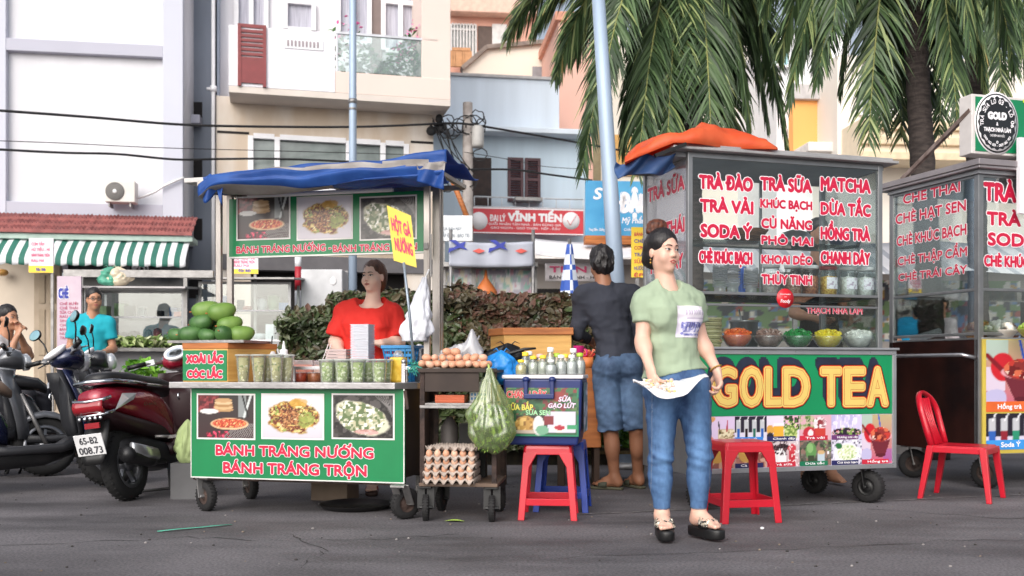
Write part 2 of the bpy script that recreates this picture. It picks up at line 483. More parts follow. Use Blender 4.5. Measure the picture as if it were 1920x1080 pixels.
steel=mat('stainless_steel','#b9b9bd',.28,.85,.12,5,.05,90)
steel_d=mat('dull_steel','#8f8d8c',.45,.7,.2,9,.12,60)
rust=mat('rusty_iron','#4a3a34',.8,.2,scale=14,bump=.3,col2='#2c2422')
rubber=mat('black_rubber','#1d1c1d',.8,var=.2,bump=.2)
blackp=mat('black_plastic','#161617',.45,var=.15)
darkg=mat('dark_interior','#171412',.85,var=.3)
white=mat('white_paint','#e4e4e8',.55,var=.03)
whitep=mat('white_plastic','#e6e5e6',.4,var=.03)
redt=mat('crimson_lettering','#c3163f',.4,var=.04)
whitet=mat('white_lettering','#f0edf0',.4,var=.02)
greenp=mat('green_sign_print','#06804a',.38,var=.07,scale=3,coat=.2,lit=.12)
yellowp=mat('yellow_sign_print','#f2cf3a',.45,var=.05)
blackt=mat('black_lettering','#1a1a1e',.5)
greyt=mat('grey_lettering','#7b8590',.5)
bluet=mat('blue_lettering','#26349a',.5)
pinkt=mat('pink_lettering','#d8487a',.5)
redp=mat('red_moulded_plastic','#c0142a',.33,var=.06,scale=5,coat=.15)
bluep=mat('blue_moulded_plastic','#1f3f9c',.35,var=.06,scale=5)
glass=glassmat('clear_pane',base=.025,refl=.75)
glass2=glassmat('stall_pane',tint=(.88,.93,.93),base=.08)
cuppl=glassmat('clear_cup_plastic',tint=(.93,.95,.93),base=.05,rough=.12,cover=.20,ccol=(.88,.9,.86))
filmy=glassmat('clear_film',tint=(.95,.95,.96),base=.08,rough=.25,cover=.3,ccol=(.85,.85,.88))
wood_y=mat('yellow_plywood','#dcae62',.55,scale=5,stretch=(.6,.6,6),col2='#c48f48',bump=.05)
wood_o=mat('orange_wood_edge','#b9713a',.6,scale=6,stretch=(.5,.5,5),col2='#955528')
def ground_mat():
	m=mat('asphalt','#706d70',.86,scale=1.3,col2='#5b595c',bump=.35,bscale=240,detail=8,lo=.3,hi=.7)
	nt=m.node_tree;N=nt.nodes;L=nt.links
	b=N['Principled BSDF'];cr=[n for n in N if n.type=='VALTORGB'][0];tc=[n for n in N if n.type=='TEX_COORD'][0]
	v=N.new('ShaderNodeTexNoise');v.inputs['Scale'].default_value=75;v.inputs['Detail'].default_value=3
	L.new(tc.outputs['Object'],v.inputs['Vector'])
	r2=N.new('ShaderNodeValToRGB');r2 .color_ramp.elements[0].position=.36;r2 .color_ramp.elements[0].color=(.68,.68,.68,1)
	r2 .color_ramp.elements[1].position=.66;r2 .color_ramp.elements[1].color=(1.32,1.31,1.32,1)
	L.new(v.outputs['Fac'],r2 .inputs[0])
	s=N.new('ShaderNodeTexNoise');s.inputs['Scale'].default_value=.9;s.inputs['Detail'].default_value=7;s.inputs['Roughness'].default_value=.65
	mp=N.new('ShaderNodeMapping');mp.inputs['Scale'].default_value=(.5,1.6,1);mp.inputs['Location'].default_value=(3.1,1.7,0)
	L.new(tc.outputs['Object'],mp.inputs[0]);L.new(mp.outputs[0],s.inputs['Vector'])
	r3=N.new('ShaderNodeValToRGB');r3 .color_ramp.elements[0].position=.36;r3 .color_ramp.elements[0].color=(.5,.49,.49,1)
	r3 .color_ramp.elements[1].position=.56;r3 .color_ramp.elements[1].color=(1.06,1.05,1.05,1)
	L.new(s.outputs['Fac'],r3 .inputs[0])
	a=N.new('ShaderNodeMix');a.data_type='RGBA';a.blend_type='MULTIPLY';a.inputs[0].default_value=1
	L.new(cr.outputs[0],a.inputs[6]);L.new(r2 .outputs[0],a.inputs[7])
	c=N.new('ShaderNodeMix');c.data_type='RGBA';c.blend_type='MULTIPLY';c.inputs[0].default_value=1
	L.new(a.outputs[2],c.inputs[6]);L.new(r3 .outputs[0],c.inputs[7]);L.new(c.outputs[2],b.inputs['Base Color'])
	rr=N.new('ShaderNodeMapRange');rr.inputs[1].default_value=.3;rr.inputs[2].default_value=.6;rr.inputs[3].default_value=.55;rr.inputs[4].default_value=.92
	L.new(s.outputs['Fac'],rr.inputs[0]);L.new(rr.outputs[0],b.inputs['Roughness'])
	return m
struct(MB().box(-150,150,-60,240,-.5,0).build('road_ground',ground_mat()))
mb=MB();p0,p1=Vector((.35,5.95,.004)),Vector((4.2,7.1,.004));nrm=Vector((-(p1-p0).y,(p1-p0).x,0)).normalized()
ptsA=[];N_=60
for i in range(N_):
	if i%7==5:continue
	a=p0 .lerp(p1,i/N_);b=p0 .lerp(p1,(i+1)/N_);w=.008+.008*n1(i*.9,2)
	mb.add([a-nrm*w,b-nrm*w,b+nrm*w,a+nrm*w],[(0,1,2,3)])
struct(mb.build('road_line',mat('worn_line_paint','#8d8a8b',.8,scale=20,col2='#5c5858')))
def crack(pts,w):
	m=MB();P_=[];rg=random.Random(int(pts[0][0]*99))
	for(x0,y0),(x1,y1)in zip(pts[:-1],pts[1:]):
		for k in range(9):t=k/9;P_.append(Vector((x0+(x1-x0)*t+rg.gauss(0,.012),y0+(y1-y0)*t+rg.gauss(0,.02),.003)))
	vs=[]
	for i,p_ in enumerate(P_):q=w*rg.uniform(.3,1.2);vs+=[p_-Vector((q*.4,q,0)),p_+Vector((q*.4,q,0))]
	m.add(vs,[(2*i,2*i+2,2*i+3,2*i+1)for i in range(len(P_)-1)]);return struct(m.build('road_crack',mat('crack_dark','#2b2929',.95),fix=False))
crack([(-2.6,4.9),(-1.7,5.15),(-.9,5.05),(-.2,5.3)],.004);crack([(.2,4.6),(1.1,4.75),(2.3,5.1),(3.4,5.0)],.004);crack([(-1.2,5.3),(-.9,4.8),(-.95,4.3)],.004);crack([(2.2,6.2),(2.9,5.8),(3.8,5.9)],.005)
struct(MB().box(-12,12,10.2,12.4,0,.12).build('pavement',mat('grey_paving','#8b8684',.85,scale=4,col2='#726d6b')))
plaster=mat('white_plaster','#d6d6db',.8,scale=1.1,var=.05,bump=.03,bscale=30,stretch=(2.2,2.2,.16),detail=6)
plaster2=mat('lavender_band_paint','#b5b5c2',.8,scale=.8,var=.03)
beige=mat('beige_shutter','#b6a591',.7,scale=2,col2='#9d8c78')
tilem=mat('red_roof_tile','#a0605c',.8,scale=7,col2='#86504e',bump=.2)
dark_open=mat('dark_opening','#221f20',.9)
A=Fr(-5.82,17.6,9)
xl=A.hit(0,200)[0]-1.2
def za(px,py,yl=0):return A.hit(px,py,yl)[1]
B1=thing('white_building','tall white plastered building with blank panelled wall over a striped shop awning','building',(0,0,0),fr=A)
zb=za(200,402)
MB().box(xl,0,.14,7,zb-.4,14).build('wall',plaster,B1)
m=MB()
x_r=A.hit(305,240)[0];x_l=A.hit(11,240)[0]
m.box(x_r,0,0,.14,zb-.2,14).box(xl,x_l,0,.14,zb-.2,14)
m.build('pilaster',mat('pilaster_paint','#c3c5d1',.8,scale=.6,var=.03),B1,bev=.01)
z0,z1=za(150,100),za(150,77)
MB().box(x_l,x_r,.005,.14,z0,z1).build('band',plaster2,B1,bev=.01)
MB().box(x_l,x_r,.01,.14,zb-.2,za(150,380)).build('band',plaster2,B1,bev=.01)
m=MB();zt,ze=za(170,407),za(170,438,-.7);xa,xb=xl,A.hit(362,425,-.6)[0]
n=72
for i in range(n):
	x0=xa+(xb-xa)*i/n;x1=xa+(xb-xa)*(i+1)/n;lift=.02*n1(i*1.7)
	for k in range(3):
		a,b=k/3,(k+1)/3
		y0,y1=-.05-.62*a,-.05-.62*b-.04;q0=zt+(ze-zt)*a;q1=zt+(ze-zt)*b
		m.add([(x0,y0,q0+.02),((x0+x1)/2,y0,q0+.035+lift),(x1,y0,q0+.02),(x0,y1,q1+.05),((x0+x1)/2,y1,q1+.07+lift),(x1,y1,q1+.05),(x0,y1,q1),(x1,y1,q1)],[(0,3,4,1),(1,4,5,2),(3,6,7,5,4)])
m.build('roof',tilem,B1,fix=False)
MB().box(xa,xb,-.66,-.1,ze-.10,ze-.005).build('fascia',mat('pale_green_fascia','#a9bdb4',.7),B1,bev=.01)
m=MB();zt=ze-.1
m.box(xl,A.hit(62,560)[0],.1,.3,0,zt,0).box(A.hit(62,560)[0],A.hit(112,560)[0],.04,.16,0,zt,1)
m.build('shop_front',[mat('cream_shop_wall','#cdbfae',.7,scale=1,var=.08),beige],B1,bev=.01)
m=MB();x0,x1=A.hit(68,560)[0],A.hit(106,560)[0];w=(x1-x0)/2
for k in range(2):
	for(q0,q1)in((.15,1.0),(1.1,1.9),(2.0,2.5)):
		a,b=x0+w*k+.03,x0+w*(k+1)-.03
		m.box(a,b,.02,.04,q0,q1)
m.build('door_panel',mat('beige_door','#a08f79',.6,var=.08),B1,bev=.008)
MB().box(A.hit(112,560)[0],0,.5,.7,0,zt).build('shop_glass',mat('shop_dark_glass','#3b3c40',.25,scale=1.2,col2='#8d8f93',lo=.45,hi=.75),B1)
MB().ell((A.hit(8,512)[0],-.1,za(8,512)),(.10,.1,.06)).build('wall_lamp',mat('lamp_shade','#b98a4a',.5),B1)
awg,aww=mat('awning_green','#2d6a5c',.75,var=.12,scale=3),mat('awning_white','#dcdde0',.75,var=.05,scale=3)
zt,zm,zlo=za(170,444,-.2),za(170,484,-1.0),za(170,499,-1.0)
x0,x1=A.hit(-26,470,-.8)[0],A.hit(350,470,-.9)[0];ns=34
def awn(u,v):
	x=x0+(x1-x0)*u
	if v<.8:
		t=v/.8;y=-.22-.80*t;z=zt+(zm-zt)*t**1.7
	else:
		t=(v-.8)/.2;y=-1.02;z=zm+(zlo-zm)*t*(.86+.14*abs(math.sin(u*ns*math.pi/2)))
	return(x,y+.01*math.sin(u*40),z+.008*math.sin(u*63))
m=MB();m.grid(awn,ns*2,12,mfn=lambda u,v:int(u*ns)%2)
o=m.build('shop_awning',[awg,aww],solid=.006);place(o,(0,0,0),fr=A)
tag(o,'green and white striped cloth awning below a red tiled roof','awning')
S=thing('shop_sign','black shop sign with white capitals hanging under the striped awning','sign',(0,0,0),fr=A)
x0,z0=A.hit(243,519,-.3);x1,z1=A.hit(300,488,-.3)
MB().box(x0,x1,-.3,-.26,z0,z1).build('board',mat('black_board','#111213',.4),S,bev=.006)
m=MB();letter(m,'DAY',A.hit(247,0,-.31)[0],A.hit(283,0,-.31)[0],za(260,505,-.31),za(260,489,-.31),-.305,bold=.035)
letter(m,'HOUSE',A.hit(247,0,-.31)[0],A.hit(292,0,-.31)[0],za(260,518,-.31),za(260,509,-.31),-.305)
m.build('lettering',whitet,S,fix=False)
x0,z0=A.hit(197,381,-.3);x1,z1=A.hit(254,340,-.3)
T=thing('air_conditioner','white outdoor air conditioner unit on the blank white wall','air conditioner',((x0+x1)/2,0,z0),fr=A)
w=(x1-x0)/2;h=z1-z0
MB().box(-w,w,-.34,-.06,0.02,h).build('casing',mat('ac_casing','#d9d5cf',.5,var=.03),T,bev=.015)
m=MB();c=(-w*.32,-.345,h*.52);rr=h*.40
Mx=Matrix.Translation(c)@Matrix.Rotation(R(90),4,'X')
m.lathe([(rr,-.004),(rr,.008),(0.001,.008)],24,m=0,M=Mx)
for k in range(1,6):m.lathe([(rr*k/6,.008),(rr*k/6+.008,.014),(rr*k/6+.016,.008)],20,m=1,M=Mx,caps=False)
m.ell((c[0],c[1]-.012,c[2]),(.035,.01,.035),m=2)
m.build('fan_grille',[mat('ac_dark','#85827f',.6),mat('ac_grey','#6a6866',.6),whitep],T)
m=MB();m.box(-w*.8,-w*.7,-.3,-.02,-.05,.018).box(w*.6,w*.7,-.3,-.02,-.05,.018);m.build('bracket',steel_d,T)
m=MB();pts=[(w,-.1,h*.35)]
for(px,py)in((270,368),(290,360),(305,350),(320,343),(345,333)):
	x,z=A.hit(px,py,-.06);pts.append((x-(x0+x1)/2,-.06,z-z0))
m.tube(pts,.022,8);m.build('pipe',whitep,T)
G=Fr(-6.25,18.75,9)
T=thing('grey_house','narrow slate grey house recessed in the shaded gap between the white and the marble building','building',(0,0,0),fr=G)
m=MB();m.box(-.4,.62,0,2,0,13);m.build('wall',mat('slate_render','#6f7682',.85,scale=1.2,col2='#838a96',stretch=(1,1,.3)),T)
xg=G.hit(352,220,-.3)
MB().box(-.3,.4,-.3,0,xg[1]-.1,xg[1]+.06).build('ledge',plaster2,T,bev=.01)
m=MB();x,z=G.hit(352,300,-.1)
for q in range(4):m.box(.05,.4,-.02,-.003,2.2+q*1.1,2.6+q*1.1)
m.build('vent_opening',dark_open,T)
T=thing('drain_pipe','white drain pipe running up beside the marble clad building','pipe',(0,0,0))
B=Fr(-5.50,18.5,14)
x,z=B.hit(400,150,-.06);p=B.w(x,-.06)
m=MB();m.tube([(p[0],p[1],0),(p[0],p[1],14)],.035,10);m.build('pipe',white,T)
m=MB();m.tube([(p[0],p[1],6.0),(p[0],p[1],6.1)],.06,10);m.tube([(p[0]-.12,p[1],6.05),(p[0],p[1],6.05)],.03,8);m.build('joint',white,T)
marble=mat('beige_marble','#d6cec5',.45,scale=1.4,col2='#c2b09c',stretch=(1,1,.35),detail=7,lo=.4,hi=.62)
cream=mat('peach_cream_paint','#dccbc2',.75,scale=.8,var=.03)
slabm=mat('soffit_paint','#cfc6be',.8,scale=1.5,var=.05)
redl=mat('red_louvre','#80383a',.55,var=.08)
curtain=mat('grey_curtain','#9d9caa',.8,scale=14,stretch=(6,1,.15),col2='#c3c3ce')
brownw=mat('brown_wall_panel','#7d6e6b',.7,var=.06)
T=thing('balcony_building','beige marble clad townhouse with white balcony and glass railing','building',(0,0,0),fr=B)
yb=-.75
def bx(px,py=300,yl=0):return B.hit(px,py,yl)[0]
def bz(px,py,yl=0):return B.hit(px,py,yl)[1]
zbot=bz(429,160,yb);ztop=bz(429,46,yb);xr=bx(822,200);xR=bx(845,188,yb)
xw0,xw1=bx(470,280),bx(762,280);zw1,zw0=bz(470,254),3.35
m=MB();m.box(0,xw0,0,.3,0,zbot).box(xw1,xr-.1,0,.3,0,zbot).box(xw0,xw1,0,.3,zw1,zbot)
m.box(0,xr-.1,.3,8,2.9,zbot-.1,0)
m.build('wall',marble,T)
m=MB();x0,x1=bx(405,250),bx(467,250);m.box(x0+.02,x1,-.015,0,bz(430,250),bz(430,246));m.build('vent_slot',dark_open,T);m=MB();m.box(bx(770,270),bx(812,270),-.015,0,bz(790,269),bz(790,265));m.build('vent_slot',dark_open,T)
def window(parent,x0,x1,z0,z1,y,xs,zs,fm,gm,fw=.06,dep=.08,name='window',gname='pane'):
	o=MB()
	for x in xs:o.box(x0+(x1-x0)*x-fw/2,x0+(x1-x0)*x+fw/2,y-dep,y+.02,z0,z1)
	xx=sorted(xs)
	for z in zs:
		zc=z0+(z1-z0)*z
		for a,b in zip(xx[:-1],xx[1:]):o.box(x0+(x1-x0)*a+fw/2,x0+(x1-x0)*b-fw/2,y-dep+.003,y+.02,zc-fw/2,zc+fw/2)
	w=o.build(name,fm,parent,bev=.006)
	g=MB();g.box(x0,x1,y+.03,y+.05,z0,z1);g.build(gname,gm,w)
	return w
wglass=mat('greenish_window_glass','#5b6462',.12,scale=1.5,col2='#7f8a87',coat=.6)
window(T,xw0,xw1,zw0,zw1,.06,(0,.165,.62,.845,1),(0,.5,1),white,wglass,.10)
m=MB();m.box(.1,xr-.2,.5,.6,0,2.9,0);m.build('shop_opening',dark_open,T)
m=MB();m.box(bx(565,540,.2),bx(648,540,.2),-.4,.2,0,bz(600,512,.2));m.build('shutter_box',mat('grey_shutter','#9d9b9b',.6,scale=3,var=.06),T,bev=.01)
m=MB();m.box(-.0,xr-.1,-.05,.3,2.72,3.0);m.build('lintel',mat('slate_lintel','#5d5b5e',.8),T)
m=MB();xa=bx(429,100,yb)
m.box(xa,bx(628,100,yb),yb,yb+.12,zbot,ztop,0).box(xa,xa+.1,yb+.12,.45,zbot,ztop,0)
bal=m.build('balcony_parapet',mat('balcony_white','#ecebf2',.75,scale=.7,var=.02),T,bev=.008)
MB().box(bx(628,100,yb)+.002,xR,yb+.01,yb+.14,zbot,bz(700,138,yb)).build('balcony_wall',cream,T,bev=.008)
MB().box(xa+.002,xR-.002,yb+.005,.5,zbot-.12,zbot-.002).build('balcony_slab',slabm,T,bev=.006)
m=MB();x0,x1=bx(449,100,yb),bx(496,100,yb)
m.box(x0-.03,x1+.03,yb-.03,yb-.004,ztop-.03,ztop+.03)
for xx in(x0,x1):m.box(xx-.03,xx+.03,yb-.05,yb-.005,zbot,ztop)
k=12
for i in range(k):
	z=zbot+.06+(ztop-zbot-.1)*i/k;hh=.05 if i>4 else.085
	m.box(x0+.03,x1-.03,yb-.04,yb-.006,z,z+hh)
m.build('red_louvre_panel',redl,T)
m=MB();x0,x1=bx(533,80,yb),bx(606,85,yb);z0,z1=bz(560,92,yb),bz(560,73,yb)
m.box(x0,x1,yb-.02,yb-.003,z0,z1,0)
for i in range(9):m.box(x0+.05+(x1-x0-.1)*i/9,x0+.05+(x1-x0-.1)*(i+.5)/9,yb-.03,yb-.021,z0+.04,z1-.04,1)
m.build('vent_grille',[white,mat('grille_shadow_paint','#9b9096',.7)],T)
x0,x1=bx(630,100,yb),bx(822,100,yb);z0,z1=bz(700,138,yb),bz(700,68,yb)
m=MB();m.box(x0,x1,yb+.04,yb+.052,z0+.02,z1);gl=m.build('railing_glass',glassmat('frosted_railing',tint=(.85,.93,.92),base=.1,cover=.12,ccol=(.75,.85,.85)),T)
m=MB();m.box(x0,x1,yb+.02,yb+.07,z1,z1+.05)
for px in(632,820):xx=bx(px,100,yb);m.box(xx-.02,xx+.02,yb+.025,yb+.065,z0,z1)
m.build('handrail',steel,T,bev=.006)
yu=.55;ztt=14
UW=MB();UW.box(0,xR,yu,yu+.3,zbot-.1,ztt);UW.build('upper_wall',mat('upper_white_wall','#e7e5ea',.8,scale=.7,var=.02),T)
m=MB();m.box(xR-.55,xR,yb+.02,yu,bz(835,150,yb),ztt);m.build('side_pillar',cream,T,bev=.01)
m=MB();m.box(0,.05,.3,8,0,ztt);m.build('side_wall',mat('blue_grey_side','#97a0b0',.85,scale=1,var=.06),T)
def uw(p0,p1,q0,q1,xs,zs=(0,1)):
	a,b=bx(p0,50,yu),bx(p1,50,yu);return window(T,a,b,bz(p0,q1,yu),bz(p0,q0,yu),yu-.04,xs,zs,white,curtain,.09,.06)
uw(443,499,-60,52,(0,.5,1));uw(535,588,4,56,(0,1));uw(634,692,-70,80,(0,.5,1));uw(718,782,-80,96,(0,.5,1),(0,.52,1))
m=MB();m.box(bx(694,50,yu),bx(716,50,yu),yu-.05,yu-.005,zbot,ztt).box(bx(785,50,yu),bx(799,50,yu),yu-.05,yu-.005,zbot,ztt);m.build('brown_pilaster',brownw,T)
leafb=leafmat('balcony_leaf','#3f6b3c','#6d9a62',scale=9);pinkf=mat('pink_petal','#e0549a',.6,col2='#f08cc0',scale=20)
terra=mat('terracotta_pot','#a7654a',.8)
def leafball(m,c,r,n,sz,mi,seed,squash=1.):
	rg=random.Random(seed)
	for _ in range(n):
		d=Vector((rg.gauss(0,1),rg.gauss(0,1),rg.gauss(0,1))).normalized()*r*(rg.random()**.4);d.z*=squash
		p=Vector(c)+d;e=Euler((rg.uniform(-.9,.9),rg.uniform(-.9,.9),rg.uniform(0,6.3))).to_matrix()
		s_=sz*rg.uniform(.6,1.3);q=[(-s_*.5,0,0),(0,-s_*.3,.1*s_),(s_*.6,0,0),(0,s_*.3,.1*s_)]
		m.add([p+e@Vector(t)for t in q],[(0,1,2,3)],mi[rg.randrange(len(mi))]if isinstance(mi,(list,tuple))else mi)
zf=zbot+.02
for i,(px,hh,fl,lb)in enumerate(((645,1.15,1,'leafy pot plant with dark pink blooms at the balcony corner beside the white parapet'),(690,.75,0,'slim green pot plant behind the balcony glass by the brown pilaster'),(727,.5,0,'low green balcony plant behind the glass below the white door'),(757,.9,1,'bushy balcony plant with pale pink flowers in the middle of the glass railing'),(785,1.15,2,'tall balcony plant topped by a bright magenta flower spike'),(808,.7,0,'dark green bush in a pot at the peach pillar end of the balcony'))):
	x,z=B.hit(px,130,-.25)
	t=thing('balcony_plant',lb,'plant',(x,-.25,zf),fr=B,group='plants on the balcony')
	MB().lathe([(.10,0),(.15,.28),(.165,.3),(.14,.3),(.12,.25)],14).build('pot',terra,t)
	m=MB();leafball(m,(0,0,.3+hh*.5),hh*.42,120,.14,(0,0,1),i+3,1.2)
	if fl:leafball(m,(.05,-.05,.3+hh*(.9 if fl==2 else.75)),hh*(.22 if fl==2 else.3),45,.09,2,i+30,1.5)
	m.build('foliage',[leafb,leafmat('balcony_leaf_dark','#28492e','#3f6b3c',scale=9),pinkf],t,fix=False)
D=Fr(-1.48,24,9)
pale=mat('pale_blue_paint','#d6e0ea',.8,scale=1.2,var=.06,stretch=(2,2,.2),detail=6);pale2=mat('light_blue_paint','#bfd1de',.8,scale=1.2,var=.07,stretch=(2,2,.2),detail=6)
def dx(px,py=300,yl=0):return D.hit(px,py,yl)[0]
def dz(px,py,yl=0):return D.hit(px,py,yl)[1]
T=thing('blue_house','pale blue two storey house with dark shutters over a red shop sign','building',(0,0,0),fr=D)
zled=dz(950,250);x0,x1=-1.2,dx(1102,300)
MB().box(-1.2,dx(1049,190,.35),.35,6,zled,dz(950,147,.35)).build('parapet',pale,T,bev=.02)
MB().box(-1.2,dx(1049,190,.3)+.05,.28,6.1,dz(950,147,.35),dz(950,147,.35)+.07).build('coping',mat('coping_grey','#b9b5b3',.8),T,bev=.01)
MB().box(-1.2,x1,-.5,.5,zled-.08,zled+.05).build('ledge',pale,T,bev=.02)
MB().box(-1.2,x1,0,6,0,zled-.08).build('wall',pale2,T)
m=MB();m.box(dx(886),dx(921),-.03,-.004,dz(900,392),dz(900,296));m.build('doorway',mat('dark_doorway','#3a2a26',.7,col2='#241b1a'),T)
m=MB();a,b,z0,z1=dx(950),dx(1014),dz(980,378),dz(980,297)
for q in range(2):
	xa_,xb_=a+(b-a)*q/2+.02,a+(b-a)*(q+1)/2-.02
	m.box(xa_,xa_+.07,-.08,-.005,z0,z1).box(xb_-.07,xb_,-.08,-.005,z0,z1)
	for zz in(z0,(z0+z1)/2-.03,z1-.07):m.box(xa_+.07,xb_-.07,-.078,-.005,zz,zz+.07)
	for i in range(16):m.obox(((xa_+xb_)/2,-.04,z0+.08+(z1-z0-.1)*i/16),(xb_-xa_-.14,.07,.012),(35,0,0))
m.build('shutter',mat('maroon_shutter','#4c3036',.6,var=.1),T)
m=MB();zr0,zr1=dz(990,398),dz(990,376)
m.tube([(dx(886),-.35,zr1),(x1-.2,-.35,zr1)],.02);m.tube([(dx(886),-.35,zr0+.05),(x1-.2,-.35,zr0+.05)],.02)
for i in range(9):xx=dx(886)+(x1-.2-dx(886))*i/8;m.tube([(xx,-.35,zr0),(xx,-.35,zr1)],.012,6)
m.build('balcony_railing',mat('pale_iron','#c4ccd2',.6),T)
m=MB();m.box(dx(960),dx(1010),-.5,-.1,dz(980,378,-.3),dz(980,372,-.3));m.build('window_shelf',steel_d,T)
T=thing('shop_sign','long red shop sign with white capitals and a tick in a white disc','sign',(0,0,0),fr=D)
x0,z0=D.hit(884,437,-.55);x1,z1=D.hit(1094,393,-.55)
MB().box(x0,x1,-.55,-.45,z0,z1).build('board',mat('red_sign_print','#cf3b45',.5,var=.04),T,bev=.01)
m=MB();q=lambda px,py:D.hit(px,py,-.56)
def tl(m,F,yl,s,p0,p1,ytop,ybot,fill=0,**k):
	"""lettering between photo columns p0..p1 with cap top and base rows, on the plane yl of a frame"""
	pm=(p0+p1)/2
	letter(m,s,F.hit(p0,ybot,yl)[0],F.hit(p1,ybot,yl)[0],F.hit(pm,ybot,yl)[1],F.hit(pm,ytop,yl)[1],yl,fill,**k)
tl(m,D,-.555,'ĐẠI LÝ',918,948,403,415,bold=.03);tl(m,D,-.555,'VĨNH TIẾN',952,1054,400,416,bold=.06)
tl(m,D,-.555,'GIAO NHẬN TẬN NHÀ - BÁN ĐÚNG GIÁ',916,1052,419,423,bold=.01);tl(m,D,-.555,'GẠO NGON - GẠO THƠM - NẾP - ĐẬU',920,1050,426,430,bold=.01)
for px in(1071,898):
	c=D.hit(px,414,-.56);Mx=Matrix.Translation((c[0],-.556,c[1]))@Matrix.Rotation(R(90),4,'X');m.lathe([(.21,0),(.21,.004),(0.001,.004)],24,M=Mx)
c=D.hit(1071,414,-.57)
m.bar((c[0]-.1,-.563,c[1]+.02),(c[0]-.02,-.563,c[1]-.11),.004,.05,1,up=(0,1,0));m.bar((c[0]-.03,-.563,c[1]-.11),(c[0]+.13,-.563,c[1]+.14),.004,.05,1,up=(0,1,0))
m.box(x0+.0,x1,-.556,-.552,z1-.035,z1-.005);m.box(x0,x1,-.556,-.552,z0+.005,z0+.03)
m.build('lettering',[whitet,mat('sign_red','#cf3b45',.5)],T,fix=False)
P=W(877,500,19.5)
T=thing('utility_pole','weathered concrete utility pole carrying a tangle of black wires','pole',(P.x,P.y,0))
MB().tube([(0,0,0),(0,0,W(877,193,19.5).z)],[.13,.095],12).build('pole',mat('weathered_concrete','#a29b97',.9,scale=6,col2='#87807c',bump=.1),T)
m=MB();z=W(877,255,19.5).z;m.lathe([(.11,0),(.12,.05),(.12,.38),(.08,.42)],14,(.20,-.12,z-.25));m.build('transformer_can',mat('can_grey','#a7a5a2',.6),T)
m=MB();rg=random.Random(4)
for i in range(14):
	px,py=rg.uniform(815,905),rg.choice((222,240,300,330,345))+rg.uniform(-12,12);c=W(px,py,19.3)-P;c.z+=P.z;r0=rg.uniform(.08,.22)
	pts=[(c.x+r0*math.cos(a*.45)*(1+.2*rg.random()),rg.uniform(-.2,0),c.z+r0*math.sin(a*.45))for a in range(15)]
	m.tube(pts,.012,5)
for i in range(10):
	a=W(rg.uniform(808,840),rg.uniform(205,245),19.2)-P;b=W(rg.uniform(850,890),rg.uniform(225,350),19.4)-P;a.z+=P.z;b.z+=P.z
	mid=(a+b)/2-Vector((0,0,rg.uniform(.05,.4)));m.tube([a*(1-t)**2+mid*2*t*(1-t)+b*t*t for t in[j/10 for j in range(11)]],.011,5)
for i in range(5):m.ell((rg.uniform(-.75,-.45),-.2,W(0,rg.uniform(212,245),19.2).z),(rg.uniform(.04,.1),.06,rg.uniform(.05,.12)),8,6)
m.build('wire_tangle',mat('cable_black','#1c1c1f',.7),T,fix=False)
T=thing('wooden_post','slanting brown wooden post leaning at the foot of the utility pole','post',(0,0,0))
a,b=W(845,330,18.6),W(885,430,18.6);MB().tube([a,b],.05,8).build('post',wood_o,T)
def cable(pts,r,lbl,grp='cables across the street'):
	ws=[Vector(p)for p in pts];out=[]
	for i in range(len(ws)-1):
		p0=ws[max(i-1,0)];p1=ws[i];p2=ws[i+1];p3=ws[min(i+2,len(ws)-1)]
		for k in range(8):
			t=k/8;out.append(.5*((2*p1)+(p2-p0)*t+(2*p0-5*p1+4*p2-p3)*t*t+(3*p1-p0-3*p2+p3)*t**3))
	out.append(ws[-1]);m=MB();m.tube(out,r,6);o=m.build('overhead_cable',mat('cable_black','#1c1c1f',.7),fix=False)
	tag(o,lbl,'cable',grp);return o
cable([W(-60,203,15),W(160,219,15.8),W(350,234,16.6),W(560,238,17.6),W(700,237,18.4),W(840,231,19.3)],.022,'thick black cable crossing the white wall and the marble front, highest of the cables')
cable([W(840,231,19.2),W(880,233,19.3),W(960,246,20),W(1060,263,21),W(1180,285,22)],.022,'black cable running from the utility pole over the blue house')
cable([W(-60,277,15),W(110,286,15.6),W(220,289,16),W(330,299,16.6),W(420,298,17.2),W(560,299,17.8),W(840,312,19.3)],.020,'black cable just above the air conditioner, the lower of the thick ones')
cable([W(-60,262,15),W(110,268,15.6),W(300,277,16.4),W(560,284,17.8),W(840,292,19.3)],.007,'thin wire strung between the two thick cables on the white wall')
cable([W(860,318,19.3),W(960,318,20),W(1020,326,21),W(1110,338,22)],.022,'black cable crossing the maroon shutters of the blue house')
cable([W(870,285,19.3),W(960,300,20),W(1020,312,21),W(1110,318,22)],.007,'thin wire crossing the top of the maroon shutters')
pk=mat('pink_render','#e9b9a8',.8,scale=.5,var=.04);crm=mat('cream_render','#efe3d3',.8,scale=.5,var=.04)
E=Fr(W(870,100,30).x-1,30,6)
T=thing('gabled_house','cream house with a sloping grey coping above the pale blue parapet','building',(0,0,0),fr=E)
ex=lambda px,py:E.hit(px,py)
poly=[(ex(868,190)[0],0),ex(868,128),ex(912,92),ex(1042,80),(ex(1045,190)[0],0)]
MB().prism(poly,0,4).build('wall',crm,T)
m=MB();cp=[ex(866,130),ex(912,90),ex(1043,78)]
for a,b in zip(cp[:-1],cp[1:]):m.bar((a[0],.1,a[1]),(b[0],.1,b[1]),.5,.12)
m.build('coping',mat('stained_coping','#9c8d83',.9,scale=4,col2='#7d7068'),T)
